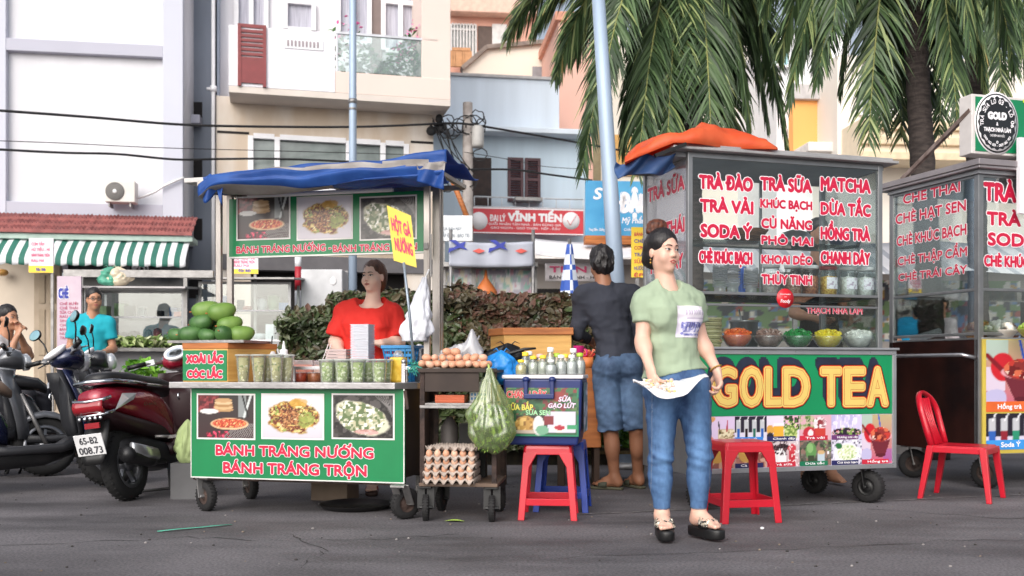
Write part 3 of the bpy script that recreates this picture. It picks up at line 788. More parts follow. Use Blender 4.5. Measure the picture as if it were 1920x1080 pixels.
m=MB();a,b=ex(998,150),ex(1026,132);m.box(a[0],b[0],-.02,-.003,a[1],b[1]+.1);a,b=ex(1028,118),ex(1034,104);m.box(a[0],b[0],-.02,-.003,a[1],b[1]);m.build('window',mat('grey_window','#8f8f93',.4),T)
E2=Fr(W(840,100,34).x,34,6);e2=lambda px,py,yl=0:E2 .hit(px,py,yl)
T=thing('barred_window_house','distant house with barred windows under a pinkish flat roof','building',(0,0,0),fr=E2)
a,b=e2(838,200),e2(1005,30);MB().box(a[0],b[0],0,5,0,b[1]).build('wall',mat('peach_render','#dca794',.8,scale=.6,var=.06),T)
a,b=e2(838,30),e2(1005,10);MB().box(a[0],b[0],-.5,5,a[1],b[1]).build('roof',mat('pinkish_slab','#dcb7a6',.8),T,bev=.03)
for p0,p1 in((846,892),(924,948)):
	a,b=e2(p0,112),e2(p1,48);window(T,a[0],b[0],a[1],b[1],-.05,[i/8 for i in range(9)],(0,.85,1),mat('grey_bar','#c9c6c4',.6),mat('dim_glass','#9aa2a2',.3,scale=2,col2='#7a8484'),.06)
m=MB();a,b=e2(896,95),e2(922,50);m.box(a[0],b[0],-.03,-.003,a[1],b[1]);m.build('opening',mat('dim_opening','#5d4f49',.8),T)
m=MB();a,b=e2(846,134),e2(880,106)
for i in range(9):xx=a[0]+(b[0]-a[0])*i/8;m.box(xx-.05,xx+.05,-.6,-.5,a[1],b[1])
m.box(a[0],b[0],-.62,-.48,b[1],b[1]+.1);m.build('balustrade',mat('tan_baluster','#c08d63',.7),T)
E3=Fr(W(1040,100,27).x,27,6);e3=lambda px,py,yl=0:E3 .hit(px,py,yl)
T=thing('pink_house','salmon pink house with an arched niche behind the palm fronds','building',(0,0,0),fr=E3)
a,b=e3(1047,400),e3(1126,40);MB().box(a[0],b[0],0,4,0,b[1]).build('wall',pk,T)
a,b=e3(1040,40),e3(1118,26);MB().box(a[0],b[0],-.12,4,a[1],b[1]).build('cornice',mat('salmon_trim','#d99c84',.8),T,bev=.02)
m=MB();c=e3(1068,92);pts=[(c[0]+.22*math.cos(R(t)),-.02,c[1]+.3+.22*math.sin(R(t)))for t in range(0,181,15)];pts=[(c[0]+.22,-.02,c[1]-.5)]+pts+[(c[0]-.22,-.02,c[1]-.3)]
m.tube(pts,.035,6);m.build('arch_trim',mat('salmon_trim','#d99c84',.8),T)
a,b=e3(1112,330),e3(1126,58);m=MB();m.box(a[0],b[0],-.03,-.003,3.6,b[1]);m.build('corner_strip',mat('olive_strip','#8d8064',.8),T)
E4=Fr(W(1120,100,27).x,27,3);e4=lambda px,py,yl=0:E4 .hit(px,py,yl)
T=thing('pale_house','pale cream house front glimpsed through the hanging palm fronds','building',(0,0,0),fr=E4)
a,b=e4(1127,480),e4(1470,70);MB().box(a[0],b[0],0,4,0,b[1]).build('wall',mat('cream_white_render','#e2dcd2',.8,scale=.4,col2='#d0c5b4'),T)
m=MB();a,b=e4(1150,330),e4(1290,255);m.box(a[0],b[0],-.05,-.003,a[1],b[1]);m.build('roof_strip',mat('ochre_trim','#c69a5c',.8),T)
a,b=e4(1200,230),e4(1290,120);window(T,a[0],b[0],a[1],b[1],-.05,(0,.5,1),(0,1),white,wglass)
E5=Fr(W(1470,100,24).x,24,5);e5=lambda px,py,yl=0:E5 .hit(px,py,yl)
T=thing('orange_walled_house','white house with a plain orange wall between the palms','building',(0,0,0),fr=E5)
a,b=e5(1462,420),e5(1600,60);MB().box(a[0],b[0],.2,4,0,b[1]).build('wall',mat('pure_white_render','#e8e8ea',.8,var=.03),T)
a,b=e5(1484,284),e5(1586,190);MB().box(a[0],b[0],-.1,.2,a[1],b[1]).build('orange_wall',mat('orange_paint','#f0a860',.75,scale=.6,var=.05),T,bev=.01)
a,b=e5(1482,190),e5(1590,165);MB().box(a[0],b[0],-.25,.2,a[1],b[1]).build('grey_band',mat('grey_concrete_band','#b6b2b2',.8),T,bev=.01)
a,b=e5(1436,122),e5(1482,78);window(T,a[0],b[0],a[1],b[1],.1,(0,.5,1),(0,1),white,mat('teal_glass','#6fa3a8',.2,scale=2,col2='#9cc6c8'))
a,b=e5(1486,300),e5(1640,286);MB().box(a[0],b[0],-1.0,.1,a[1],b[1]).build('canopy',mat('cream_canopy','#dcd6d2',.7),T,bev=.02)
E6=Fr(W(1590,100,22).x,22,5);e6=lambda px,py,yl=0:E6 .hit(px,py,yl)
T=thing('cream_terrace_house','cream house with a moulded terrace wall behind the leaning palm trunk','building',(0,0,0),fr=E6)
a,b=e6(1598,500),e6(2050,95);MB().box(a[0],b[0],.8,4,0,b[1]).build('wall',mat('ivory_render','#e4ddd3',.8,scale=.5,var=.04),T)
a,b=e6(1606,300),e6(2000,235);MB().box(a[0],b[0],-.2,.8,a[1],b[1]).build('terrace_wall',mat('sand_render','#e6d6bd',.8,var=.04),T,bev=.02)
for q in(240,268,296):
	a,b=e6(1604,q+7),e6(2000,q);MB().box(a[0],b[0],-.3,-.2,a[1],b[1]).build('moulding',mat('moulding_paint','#d8c3a4',.8),T,bev=.02)
a,b=e6(1640,200),e6(1700,120);window(T,a[0],b[0],a[1],b[1],.76,(0,.5,1),(0,1),white,wglass)
E8=Fr(-16,19.5,2)
T=thing('ground_floor_row','row of low dark open shop fronts behind the stalls on the far pavement','building',(0,0,0),fr=Fr(3.2,20.5,3))
m=MB();m.box(-3.6,14,0,.3,0,3.3,0);m.build('wall',mat('dim_shop_wall','#9a928d',.8,scale=.8,col2='#b0a8a2'),T)
m=MB()
for i in range(5):m.box(-3.2+i*3.3,-.7+i*3.3,-.03,-.004,.1,2.5)
m.build('shop_opening',dark_open,T)
m=MB();m.box(-3.6,14,-1.1,0,3.0,3.12);m.build('canopy',mat('cream_canopy','#dcd6d2',.7),T)
Q=Fr(W(1096,400,15).x,15,4);q_=lambda px,py,yl=0:Q.hit(px,py,yl)
T=thing('shop_sign','sky blue shop sign half hidden by the slanting light pole','sign',(0,0,0),fr=Q)
a,b=q_(1098,443),q_(1216,340);MB().box(a[0],b[0],0,.08,a[1],b[1]).build('board',mat('sky_blue_print','#3d8fc0',.5,scale=1.6,col2='#5aa9d4'),T,bev=.01)
m=MB();tl(m,Q,-.004,'S',1112,1130,352,374,bold=.03,shear=.2);tl(m,Q,-.004,'ĐẬU',1160,1218,362,400,bold=.06);tl(m,Q,-.004,'Mỹ Phẩm',1166,1212,408,419,bold=.02,shear=.2)
tl(m,Q,-.004,'Trang điểm - Dưỡng da',1104,1138,428,433,bold=.01);tl(m,Q,-.004,'Chăm sóc tóc',1170,1208,428,433,bold=.01)
m.build('lettering',whitet,T,fix=False)
a,b=q_(1096,458),q_(1216,444);T2=MB().box(a[0],b[0],-.1,.1,a[1],b[1]).build('frame_rail',wood_o,T)
Q2=Fr(W(840,470,14).x,14,2);q2=lambda px,py,yl=0:Q2 .hit(px,py,yl)
T=thing('banner','grey cloth banner with blue emblems and red diamonds above the hedge','banner',(0,0,0),fr=Q2)
a,b=q2(842,498),q2(1000,453)
MB().grid(lambda u,v:(a[0]+(b[0]-a[0])*u,.015*math.sin(u*19)+.01*math.sin(v*5+u*7),a[1]+(b[1]-a[1])*v-.02*math.sin(u*math.pi)),40,8).build('cloth',mat('grey_banner_cloth','#a9adba',.75,scale=2,var=.05),T,solid=.004)
m=MB()
for px in(859,934):
	c=q2(px,463)
	def pp(x,z):return(c[0]+x*.115,c[1]+z*.10)
	for poly in([(-1.1,.9),(-.3,.95),(.2,.5),(-.1,.1),(-.6,.55)],[(-1.2,-.9),(-.6,-.5),(.2,-.15),(1.2,-.5),(.7,.05),(.95,.75),(.2,.45),(-.5,-.1),(-1.1,-.2)]):m.prism([pp(*p)for p in poly],-.034,-.03,0)
for px in(898,977):
	c=q2(px,471);m.prism([(c[0]-.09,c[1]),(c[0],c[1]+.035),(c[0]+.09,c[1]),(c[0],c[1]-.035)],-.034,-.03,1)
m.build('emblem',[bluet,mat('banner_red','#d4584f',.6)],T,fix=False)
for px in(845,1000):c=q2(px,470);MB().tube([(c[0],.04,0),(c[0],.04,c[1]+.3)],.025,8).build('pole',steel_d,T)
Q3=Fr(W(822,420,16).x,16,2);q3=lambda px,py,yl=0:Q3 .hit(px,py,yl)
T=thing('notice_board','white notice board with two lines of grey capitals beside the concrete pole','sign',(0,0,0),fr=Q3)
a,b=q3(822,452),q3(886,404);MB().box(a[0],b[0],0,.05,a[1],b[1]).build('board',mat('pale_board','#dfe2e4',.6),T,bev=.008)
m=MB();tl(m,Q3,-.004,'MUA BÁN MÁY',827,866,426,432,bold=.02);tl(m,Q3,-.004,'LẮP ĐIỆN - BẢO TRÌ',827,880,438,445,bold=.02);m.build('lettering',greyt,T,fix=False)
m=MB();m.box(a[0]+.05,a[0]+.1,.05,.1,0,a[1]+.1).box(b[0]-.1,b[0]-.05,.05,.1,0,a[1]+.1);m.build('post',steel_d,T)
Q4=Fr(W(1000,480,15.5).x,15.5,2);q4=lambda px,py,yl=0:Q4 .hit(px,py,yl)
a,b=q4(996,494),q4(1200,448)
o=MB().grid(lambda u,v:(a[0]+(b[0]-a[0])*u,-1.2*(1-v),a[1]+(b[1]-a[1])*v-.06*math.sin(u*3.1)),20,6).build('white_awning',mat('white_canvas','#e3e1e3',.8,var=.05,scale=2),solid=.01);place(o,(0,0,0),fr=Q4)
tag(o,'plain white sloping canvas awning above the hedge, behind the folded umbrella','awning')
T=thing('banner','white cloth banner with pink capitals under the white awning','banner',(0,0,0),fr=Q4)
a,b=q4(1022,527,-.8),q4(1168,494,-.8)
MB().grid(lambda u,v:(a[0]+(b[0]-a[0])*u,-.8+.015*math.sin(u*23),a[1]+(b[1]-a[1])*v),30,4).build('cloth',mat('white_banner_cloth','#e2dcdf',.75),T,solid=.004)
m=MB();tl(m,Q4,-.83,'TIẾN',1030,1100,499,511,bold=.05);m.build('lettering',pinkt,T,fix=False)
m=MB();tl(m,Q4,-.83,'BÁNH CANH - HỦ TIẾU',1030,1150,517,523,bold=.02);m.build('small_lettering',blackt,T,fix=False)
T=thing('market_stall','pale market stall with bright goods just over the hedge below the grey banner','stall',(0,0,0),fr=Q2)
a,b=q2(828,545,.6),q2(1005,500,.6)
pt=Paint(90,24,'#cfd3d9',3.);pt.speck(['#e9e9ee','#9aa6b4','#d7a7ba','#8fc0b4','#e6e2c9','#b3aebd'],9,.66);pt.build('goods_panel',a[0],b[0],a[1]-.5,b[1],.6,T)
m=MB()
for px in(832,888,1003):c=q2(px,500,.5);m.box(c[0]-.03,c[0]+.03,.48,.54,0,c[1]+.05)
c=q2(830,502,.4);m.box(a[0],b[0],.2,.8,c[1],c[1]+.06);m.build('frame',steel_d,T)
m=MB();c=q2(911,548,.3);m.lathe([(.17,0),(.16,.12),(.09,.22),(.03,.3),(.012,.42)],16,(c[0],.3,c[1]-.1));m.build('incense_burner',mat('orange_lacquer','#c7703a',.5),T)
c=W(1068,560,11.3)
T=thing('folded_umbrella','folded blue and white striped market umbrella standing behind the hedge','umbrella',(c.x,c.y,0))
z1=W(0,458,11.3).z;z0=W(0,575,11.3).z
m=MB();n=20;rings=[]
for i in range(13):
	t=i/12;rr=.03+.10*t;rings.append([((rr*(1+.22*math.sin(j*math.pi*.8)))*math.cos(2*math.pi*j/n),rr*(1+.22*math.sin(j*math.pi*.8))*math.sin(2*math.pi*j/n),z1+(z0-z1)*t)for j in range(n)])
m.loft(rings);bandm=[0,0,1,1,0,1,1,0,0,1,0,0]
for fi in range(12*n):m.m[fi]=bandm[fi//n]if(fi%n)%5 else 1-bandm[fi//n]
m.build('canopy',[mat('umbrella_blue','#3558ac',.7,var=.1),mat('umbrella_white','#d4dbe8',.7)],T)
MB().tube([(0,0,0),(0,0,z1+.06)],.02,8).build('pole',steel_d,T)
c=Fr(W(1184,480,11).x,11,4);a,b=c.hit(1184,520),c.hit(1212,426)
T=thing('menu_banner','narrow yellow menu banner beside the side pane of the glass cart','banner',(0,0,0),fr=c)
MB().box(a[0],b[0],0,.02,a[1],b[1]).build('board',yellowp,T);m=MB()
for i in range(7):letter(m,['BÁNH','CHÈ','CƠM','TRÀ','SỮA','NƯỚC','ÉP'][i],a[0]+.03,b[0]-.03,b[1]-.1-i*.075,b[1]-.06-i*.075,-.003,i%2)
m.build('lettering',[redt,bluet],T,fix=False);MB().box(a[0]+.05,a[0]+.09,.02,.06,0,b[1]).build('post',steel_d,T)
polem=mat('grey_blue_pole','#9fb0c4',.5,.2,scale=3,var=.08,stretch=(1,1,.3),bump=.06)
a=W(661.5,600,13.5)
T=thing('light_pole','straight pale blue light pole rising past the balcony','pole',(a.x,a.y,0))
MB().tube([(0,0,0),(0,0,4.5),(0,0,9)],[.062,.05,.042],14).build('pole',polem,T)
z=W(0,190,13.5).z;m=MB();m.tube([(0,0,z-.03),(0,0,z+.03)],.06,14);m.tube([(0,0,z-.12),(0,0,z-.09)],.055,14);m.build('clamp',steel_d,T)
T=thing('light_pole','thick slanting pale blue light pole behind the man in the dark shirt','pole',(W(1178,878,8.7).x,8.7,0))
top=W(1112,-160,8.7);b0=W(1178,878,8.7)
MB().tube([(0,0,0),((top.x-b0 .x)*.5,0,top.z*.5),(top.x-b0 .x,0,top.z)],[.082,.068,.052],16).build('pole',polem,T)
MB().lathe([(.13,0),(.13,.03),(.1,.06)],16).build('base_flange',steel_d,T)
a=W(559,690,12.5)
T=thing('striped_post','white post with a red band standing behind the snack cart','post',(a.x,a.y,0))
zs=[0]+[W(0,y,12.5).z for y in(545,500,478,440)]
m=MB();mm_=[0,1,0,0]
for i in range(4):m.tube([(0,0,zs[i]),(0,0,zs[i+1])],.042,12,mm_[i])
m.build('post',[white,mat('post_red','#a3202e',.5)],T)
T=thing('hedge','dense clipped hedge of dark green and reddish leaves behind the carts','hedge',(0,0,0))
hx0,hx1,hy0,hy1,hz=-2.12,1.05,8.9,9.9,1.52
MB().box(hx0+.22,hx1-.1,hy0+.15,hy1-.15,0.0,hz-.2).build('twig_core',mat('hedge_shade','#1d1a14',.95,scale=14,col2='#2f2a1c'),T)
rg=random.Random(11);m=MB()
for i in range(20000):
	f=rg.random();x=rg.uniform(hx0,hx1);bulge=.12*n1(x*1.7,i%3)
	if f<.72:
		z=rg.uniform(.15,hz+.03);dp=rg.random()**2*.22;y=hy0+dp+.16*(n1(x*2.3,z*2.3,0,3)-.5);nn=Vector((0,-1,.35))
		rx=max(0,(z-1.15)/.45)**2*.12;y+=rx
		if x<hx0+.35:y+=(hx0+.35-x)*.8
	elif f<.93:
		y=rg.uniform(hy0+.03,hy1);z=hz+.24*(n1(x*2.1,y*2,0,5)-.45)+.10*(n1(x*6,y*4,0,8)-.5)-rg.random()**2*.15-(.12 if x<hx0+.25 else 0);nn=Vector((0,-.3,1))
	else:
		x=hx0+rg.random()*.15+.1*(n1(rg.random()*9)-.5);y=rg.uniform(hy0+.1,hy1);z=rg.uniform(.15,hz-.05);nn=Vector((-1,-.3,.2))
	if x<hx0+.45 and z>1.3+.3*(x-hx0):z-=.12
	nn=(nn+Vector((rg.gauss(0,.55),rg.gauss(0,.45),rg.gauss(0,.5)))).normalized()
	tx=nn.orthogonal().normalized();q=Matrix.Rotation(rg.uniform(0,6.28),3,nn);tx=q@tx;ty=nn.cross(tx)
	s_=rg.uniform(.018,.054);p=Vector((x,y,z));cup=nn*s_*.22
	vs=[p-tx*s_,p-tx*s_*.35-ty*s_*.55+cup,p+tx*s_*.45-ty*s_*.45+cup,p+tx*s_*1.15,p+tx*s_*.45+ty*s_*.45+cup,p-tx*s_*.35+ty*s_*.55+cup]
	t=.55*n1(x*1.1+3,z*1.6,y,9)+.22*n1(x*5,z*5,y,2)+.22*(z-1.0)+rg.gauss(0,.14)
	mi=2 if t>.68 else(1 if t>.38 else(3 if rg.random()<.25 else 0))
	m.add(vs,[(0,1,2,3),(0,3,4,5)],mi)
m.build('foliage',[leafmat('hedge_leaf_green','#2f3a25','#4c5a33',.38),leafmat('hedge_leaf_olive','#3f3a2b','#5a5039',.38),leafmat('hedge_leaf_red','#50382e','#6b4b3d',.4),leafmat('hedge_leaf_pale','#565c46','#70755c',.3)],T,fix=False)
lf=[leafmat('palm_leaflet_dark','#24351f','#374c2e',.42,2),leafmat('palm_leaflet','#3f5636','#586f45',.4,2),leafmat('palm_leaflet_pale','#6f7f50','#949f68',.45,2),mat('palm_rachis','#727a42',.5,col2='#8a8a4a'),leafmat('palm_leaflet_dry','#9a8a52','#7c6a3c',.6,2)]
trunkm=mat('palm_bark','#4b423f',.9,scale=9,col2='#302a28',stretch=(1,1,4),bump=.5,bscale=30)
def frond(parent,C,mid,tip,seed,n=150,L=.64,tone=0,twist=0.):
	rg=random.Random(seed);C,mid,tip=Vector(C),Vector(mid),Vector(tip)
	bz_=lambda t:C*(1-t)**2+mid*2*t*(1-t)+tip*t*t
	m=MB();m.tube([bz_(i/14)for i in range(15)],[.022*(1-.82*i/14)for i in range(15)],6,3)
	side0=(tip-C).cross(Vector((0,0,1)))
	if side0 .length<.3:side0=Vector((math.cos(seed),math.sin(seed),0))
	side0 .normalize()
	for i in range(n):
		t=.10+.89*(i+.5)/n;p=bz_(t);d=(bz_(min(1,t+.02))-bz_(t-.02)).normalized()
		sd=(side0-d*side0 .dot(d)).normalized();sd=Matrix.Rotation(twist,3,d)@sd
		l=L*(.45+.55*math.sin(math.pi*min(1,.12+t*.86))**.6)*(1 if t<.82 else 1-.45*(t-.82)/.18)
		for sg in(-1,1):
			if rg.random()<.04:continue
			ang=R(34+26*(1-t)+rg.gauss(0,5));dr=(d*math.cos(ang)+sd*sg*math.sin(ang)).normalized()
			dr=(dr+Vector((rg.gauss(0,.05),rg.gauss(0,.07),rg.gauss(0,.04)-.10))).normalized()
			ll=l*rg.uniform(.82,1.1);w0=.0092*rg.uniform(.8,1.2);pts=[];q=p.copy();dd=dr.copy()
			wv=dd.cross(Vector((rg.gauss(0,.4),-1,rg.gauss(0,.4)))).normalized()
			for k in range(5):
				pts.append((q.copy(),w0*(1,1.25,1.05,.7,.06)[k]));q+=dd*ll/4;dd=(dd+Vector((0,0,-.13-.05*k))).normalized()
			vs=[]
			for q,w in pts:vs+=[q-wv*w,q+wv*w]
			x=rg.random()+tone*.6-.06+.25*(n1(t*6,seed)-.5)
			mi=0 if x<.5 else(1 if x<.86 else(2 if x<1.1 else 4))
			m.add(vs,[(0,1,3,2),(2,3,5,4),(4,5,7,6),(6,7,9,8)],mi)
	m.build('frond',lf,parent,fix=False)
def palm(lbl,base,top,r0,r1,spec,seed):
	T=thing('palm_tree',lbl,'tree',(base[0],base[1],0),group='palm trees behind the carts')
	B_=Vector((base[0],base[1],0));rel=Vector(top)-B_
	n=60;pts=[];rs=[]
	for i in range(n+1):
		t=i/n;pts.append((rel.x*(.75*t+.25*t*t),rel.y*t,rel.z*t));rs.append((r0+(r1-r0)*t)*(1+(.06 if i%2 else-.02)+.04*(n1(i*.7,seed)-.5)))
	MB().tube(pts,rs,16).build('trunk',trunkm,T)
	m=MB();m.ell(rel,(r1*1.5,r1*1.5,.3));rg=random.Random(seed)
	for i in range(26):
		a=rg.uniform(0,6.28);m.tube([rel+Vector((0,0,-.1)),rel+Vector((math.cos(a)*.18,math.sin(a)*.18,.12)),rel+Vector((math.cos(a)*.4,math.sin(a)*.4,-.1-rg.random()*.4))],[.03,.02,.006],5)
	m.build('crown_fibre',mat('palm_fibre','#5b4630',.9,col2='#3e2e20'),T,fix=False)
	for i,(px,py,dd,up,tone)in enumerate(spec):
		tip=W(px,py,dd)-B_;tip.z=W(px,py,dd).z
		h=Vector((tip.x-rel.x,tip.y-rel.y,0));mid=rel+h*.62+Vector((0,0,up))
		frond(T,rel,mid,tip,seed*31+i,tone=tone,twist=random.Random(seed+i).uniform(-.5,.5))
	return T
palm('palm tree whose fronds hang over the orange tarpaulin',W(1303,690,10.6)[:2],W(1296,-55,10.6),.12,.075,[(1090,330,10.2,.5,0),(1125,190,9.6,.7,.1),(1195,335,9.9,.3,0),(1248,350,9.8,.2,.05),(1335,300,9.7,.2,-.1),(1405,250,10.2,.4,0),(1478,285,10.4,.6,.05),(1455,180,11.2,.8,0),(1000,60,10.8,.7,.35),(950,75,11.4,.9,.4),(1080,110,11.4,.9,.3),(1180,250,11.6,.6,-.1),(1290,270,11.6,.3,-.1),(1375,290,11.4,.4,-.1),(1165,290,10.9,.5,-.05),(1220,300,10.3,.3,.1),(1290,320,10.9,.2,-.1),(1440,235,10.8,.5,-.1),(1360,200,11,.5,-.15),(1040,150,10.6,.8,.2),(1250,210,11.2,.4,-.2),(1230,-120,9.8,.9,.1),(1400,-60,10,.9,.1)],3)
palm('palm tree with the bare ringed trunk rising between the two glass carts',W(1756,690,9.6)[:2],W(1702,-150,9.6),.125,.10,[(1480,195,9.3,.6,.1),(1532,160,9.0,.6,0),(1575,170,9.9,.7,.2),(1628,275,9.2,.3,.15),(1655,245,10,.4,0),(1510,90,10,.9,0),(1795,230,9.1,.4,.15),(1850,175,9.4,.6,.2),(1905,140,9.3,.8,.0),(1960,60,9.8,.9,.1),(1430,30,9.7,1.,.1),(1560,60,8.9,.9,0),(1690,265,10.4,.3,.1),(1540,130,9.3,.7,-.15),(1670,180,10.2,.5,-.2),(1740,200,10.2,.4,-.1),(1820,90,9.0,.7,.2),(1460,110,9.9,.8,-.1),(1780,120,10.4,.7,-.1)],5)
palm('palm tree with the dark trunk partly hidden by the green emblem sign',W(1838,690,11.8)[:2],W(1822,-90,11.8),.12,.09,[(1640,150,11.6,.7,0),(1700,230,11.4,.5,-.1),(1760,260,11.2,.4,.2),(1880,190,11.2,.5,0),(1930,175,11.4,.6,.1),(1985,120,11.6,.9,0),(1860,110,12.4,.7,-.1),(1600,40,12,.9,0)],8)
def caster(parent,x,y,r,w=.05,spin=0.,forkm=None,rimm=None):
	"""a caster wheel: tyre with a rim and a steel fork"""
	M=Matrix.Translation((x,y,0))@Matrix.Rotation(R(spin),4,'Z')
	m=MB();prof=[(r*.55,-w/2),(r*.86,-w/2),(r*.97,-w*.32),(r,-w*.12),(r,w*.12),(r*.97,w*.32),(r*.86,w/2),(r*.55,w/2)]
	m.lathe(prof,28,M=M@Matrix.Translation((0,0,r))@Matrix.Rotation(R(90),4,'Y'),caps=False)
	for i in range(26):
		a=2*math.pi*i/26;m.obox((0,0,0),(w*.9,.007,.003),(0,0,0))
		k=len(m.v)-8
		for q in range(k,k+8):
			v=Vector(m.v[q]);v=Matrix.Rotation(a,3,'X')@(v+Vector((0,0,r*.992)));m.v[q]=tuple(M@(v+Vector((0,0,r))))
	wh=m.build('wheel',rubber,parent)
	m=MB();m.lathe([(.001,-w*.3),(r*.2,-w*.42),(r*.3,-w*.3),(r*.52,-w*.2),(r*.57,-w*.4),(r*.57,w*.4),(r*.52,w*.2),(r*.3,w*.3),(r*.2,w*.42),(.001,w*.3)],20,M=M@Matrix.Translation((0,0,r))@Matrix.Rotation(R(90),4,'Y'))
	m.build('rim',rimm or rust,wh)
	return wh
def fork(parent,x,y,r,top,w=.07,lean=.03,spin=0.,m_=None):
	M=Matrix.Translation((x,y,0))@Matrix.Rotation(R(spin),4,'Z')
	m=MB()
	for sx in(-1,1):
		a=M@Vector((sx*w/2,0,r*.92));b=M@Vector((sx*w/2,lean,top));m.bar(a,b,.008,.045,up=M.to_3x3()@Vector((1,0,0)))
	a=M@Vector((0,lean,top));m.obox((a.x,a.y,top-.006),(w+.02,.08,.012));a=M@Vector((-w/2-.012,0,r));b=M@Vector((w/2+.012,0,r));m.tube([a,b],.011,8)
	m.build('fork',m_ or steel_d,parent,bev=.002)
def pic_grill(nx=64,ny=48):
	p=Paint(nx,ny,'#2b1c1e',1.3);p.grad('#3a2225','#33302f');p.rect(0,.38,.62,1,'#6b2328');p.speck(['#8f3a3e','#4b1a1f'],18,.62,(p.V>.6)*(p.U<.4))
	p.rect(.72,.86,.5,1,'#9aa0a0',.7);p.line(.95,1,.83,.5,.02,'#c7cccb');p.line(.8,1,.9,.5,.015,'#1c1c1d')
	for k in range(5):p.ell(.46,.66+.055*k,.18-.006*k,.05,['#b08a5e','#c7a67a','#a37c50','#d0b18a','#bb9468'][k],.03,k)
	p.ell(.2,.62,.17,.06,'#d6d3d0',.06,3)
	for k in range(14):p.line(.45+.04*k,.0,.70+.03*k,.34,.006,'#8f8a88')
	p.ell(.57,.33,.34,.135,'#d9b58c',.02,4);p.ell(.57,.34,.30,.108,'#b9432c',.07,5)
	p.speck(['#d98a4a','#e6c38a','#8f2a1f','#d86b4d'],34,.68,p.inell(.57,.34,.29,.1));p.speck(['#c22f4f','#e04a6a','#7d1730'],22,.66,(p.V<.16)*(p.U<.6)*(p.U>.15));return p
def pic_salad(nx=64,ny=48):
	p=Paint(nx,ny,'#d3cfd6',1.3);p.grad('#c4bdc6','#dcd9e0');p.ell(.5,.5,.42,.40,'#a58a52',.22,3);ins=p.inell(.5,.5,.40,.38,.2,3)
	p.speck(['#7a5528','#c9a659','#5d4322','#b77c32','#8a9a48','#e0c684','#6b2f1f'],24,.64,ins,3);p.ell(.46,.46,.17,.24,'#7d4226',.3,8,k=.8);p.speck(['#a55f38','#4d2314','#c08a5a'],36,.66,p.inell(.46,.46,.2,.26,.2,8),9)
	p.ell(.74,.42,.13,.17,'#8d9a4a',.3,4,k=.8);p.ell(.6,.82,.16,.1,'#c99a3a',.3,6,k=.8)
	for k in range(26):
		rg=random.Random(k);a=rg.uniform(-1.2,1.2);x,y=.5+rg.uniform(-.3,.3),.5+rg.uniform(-.28,.28);p.line(x,y,x+.12*math.cos(a),y+.1*math.sin(a),.005,rg.choice(['#d8be74','#5a3a1c','#9aa455','#efe0b0','#8a4d28']))
	return p
def pic_omelette(nx=64,ny=48):
	p=Paint(nx,ny,'#2a2626',1.3);p.speck(['#3d3836','#1a1817','#4f4a49'],12,.62)
	for k in range(7):p.line(.72+.04*k,.98,.98,.62-.02*k,.006,'#777372')
	d=(p.U-.08)*.75+(p.V-.2);p.ell(.48,.46,.50,.33,'#c9c7b2',.12,5,rot=-38);ins=p.inell(.45,.47,.42,.42,.15,5)*(p.C.sum(2)>1.0)
	p.speck(['#e6e4d6','#a9ab8e','#87916c','#f0eee4','#b9b494','#5f7048'],17,.62,ins,4);p.ell(.55,.14,.2,.06,'#c98a8d',.3,3,k=.7);return p
LC=Fr(-1.968,6.1,-13.8)
C1=thing('snack_cart','green fronted snack cart with a photo banner, steel counter and caster wheels','food cart',(0,0,0),fr=LC)
def lx(px,py=700,y=0.):return LC.hit(px,py,y)[0]
def lz(px,py,y=0.):return LC.hit(px,py,y)[1]
PX0,PX1,PZ0,PZ1=0.,1.385,lz(560,901),lz(560,728)
fp=MB().box(PX0,PX1,0,.018,PZ0,PZ1).build('front_panel',greenp,C1,bev=.003)
m=MB();e=.012
m.box(PX0,PX1,-.003,-.0005,PZ0,PZ0+.007).box(PX1-.006,PX1,-.0032,-.0005,PZ0,PZ1).box(PX0,PX0+.005,-.0032,-.0005,PZ0,PZ1)
m.build('edging',mat('white_trim','#d7d6d2',.5),fp)
def photo(parent,F,fr_,y,p0,p1,q0,q1,pic,border='#dedbd8'):
	a0,b0=F.hit(p0,q1,y);a1,b1=F.hit(p1,q0,y);pm=(p0+p1)/2;b0=F.hit(pm,q1,y)[1];b1=F.hit(pm,q0,y)[1]
	f=MB().box(a0-.010,a1+.010,y-.002,y-.0004,b0-.010,b1+.010).build('photo_border',mat('photo_border',border,.5),parent)
	pic.build('photo',a0,a1,b0,b1,y-.0035,f);return f
for(p0,p1,fn)in((372,476,pic_grill),(493,605,pic_salad),(625,737,pic_omelette)):photo(fp,LC,fp,-.0005,p0,p1,741,821,fn())
m=MB();k=dict(fill=0,line=1,bold=.045,outl=.095)
tl(m,LC,-.002,'BÁNH TRÁNG NƯỚNG',404,701,836.5,857,**k);tl(m,LC,-.002,'BÁNH TRÁNG TRỘN',418,688,869,890.5,**k);m.build('lettering',[redt,whitet],fp,fix=False)
m=MB();D_=.62
m.box(.02,.034,.02,D_,PZ0+.03,PZ1).box(PX1-.05,PX1-.036,.10,D_,PZ0+.02,PZ1).box(.03,PX1-.04,.02,D_,PZ0+.04,PZ0+.055).box(.03,PX1-.04,.25,.265,PZ0+.4,PZ1)
m.build('cabinet',mat('dark_brown_sheet','#2c2320',.6,.3,scale=4,col2='#40342e'),C1,bev=.002)
m=MB()
for x in(.03,PX1-.03):
	for y in(.04,D_-.03):m.box(x-.018,x+.018,y-.018,y+.018,PZ0-.02,PZ1+.005)
for z in(PZ0,):m.box(.0,PX1-.01,.02,.05,z-.015,z+.015).box(0,PX1-.01,D_-.05,D_-.02,z-.015,z+.015)
m.bar((PX1+.005,-.0,PZ1-.01),(PX1+.02,.0,PZ1-.12),.02,.02)
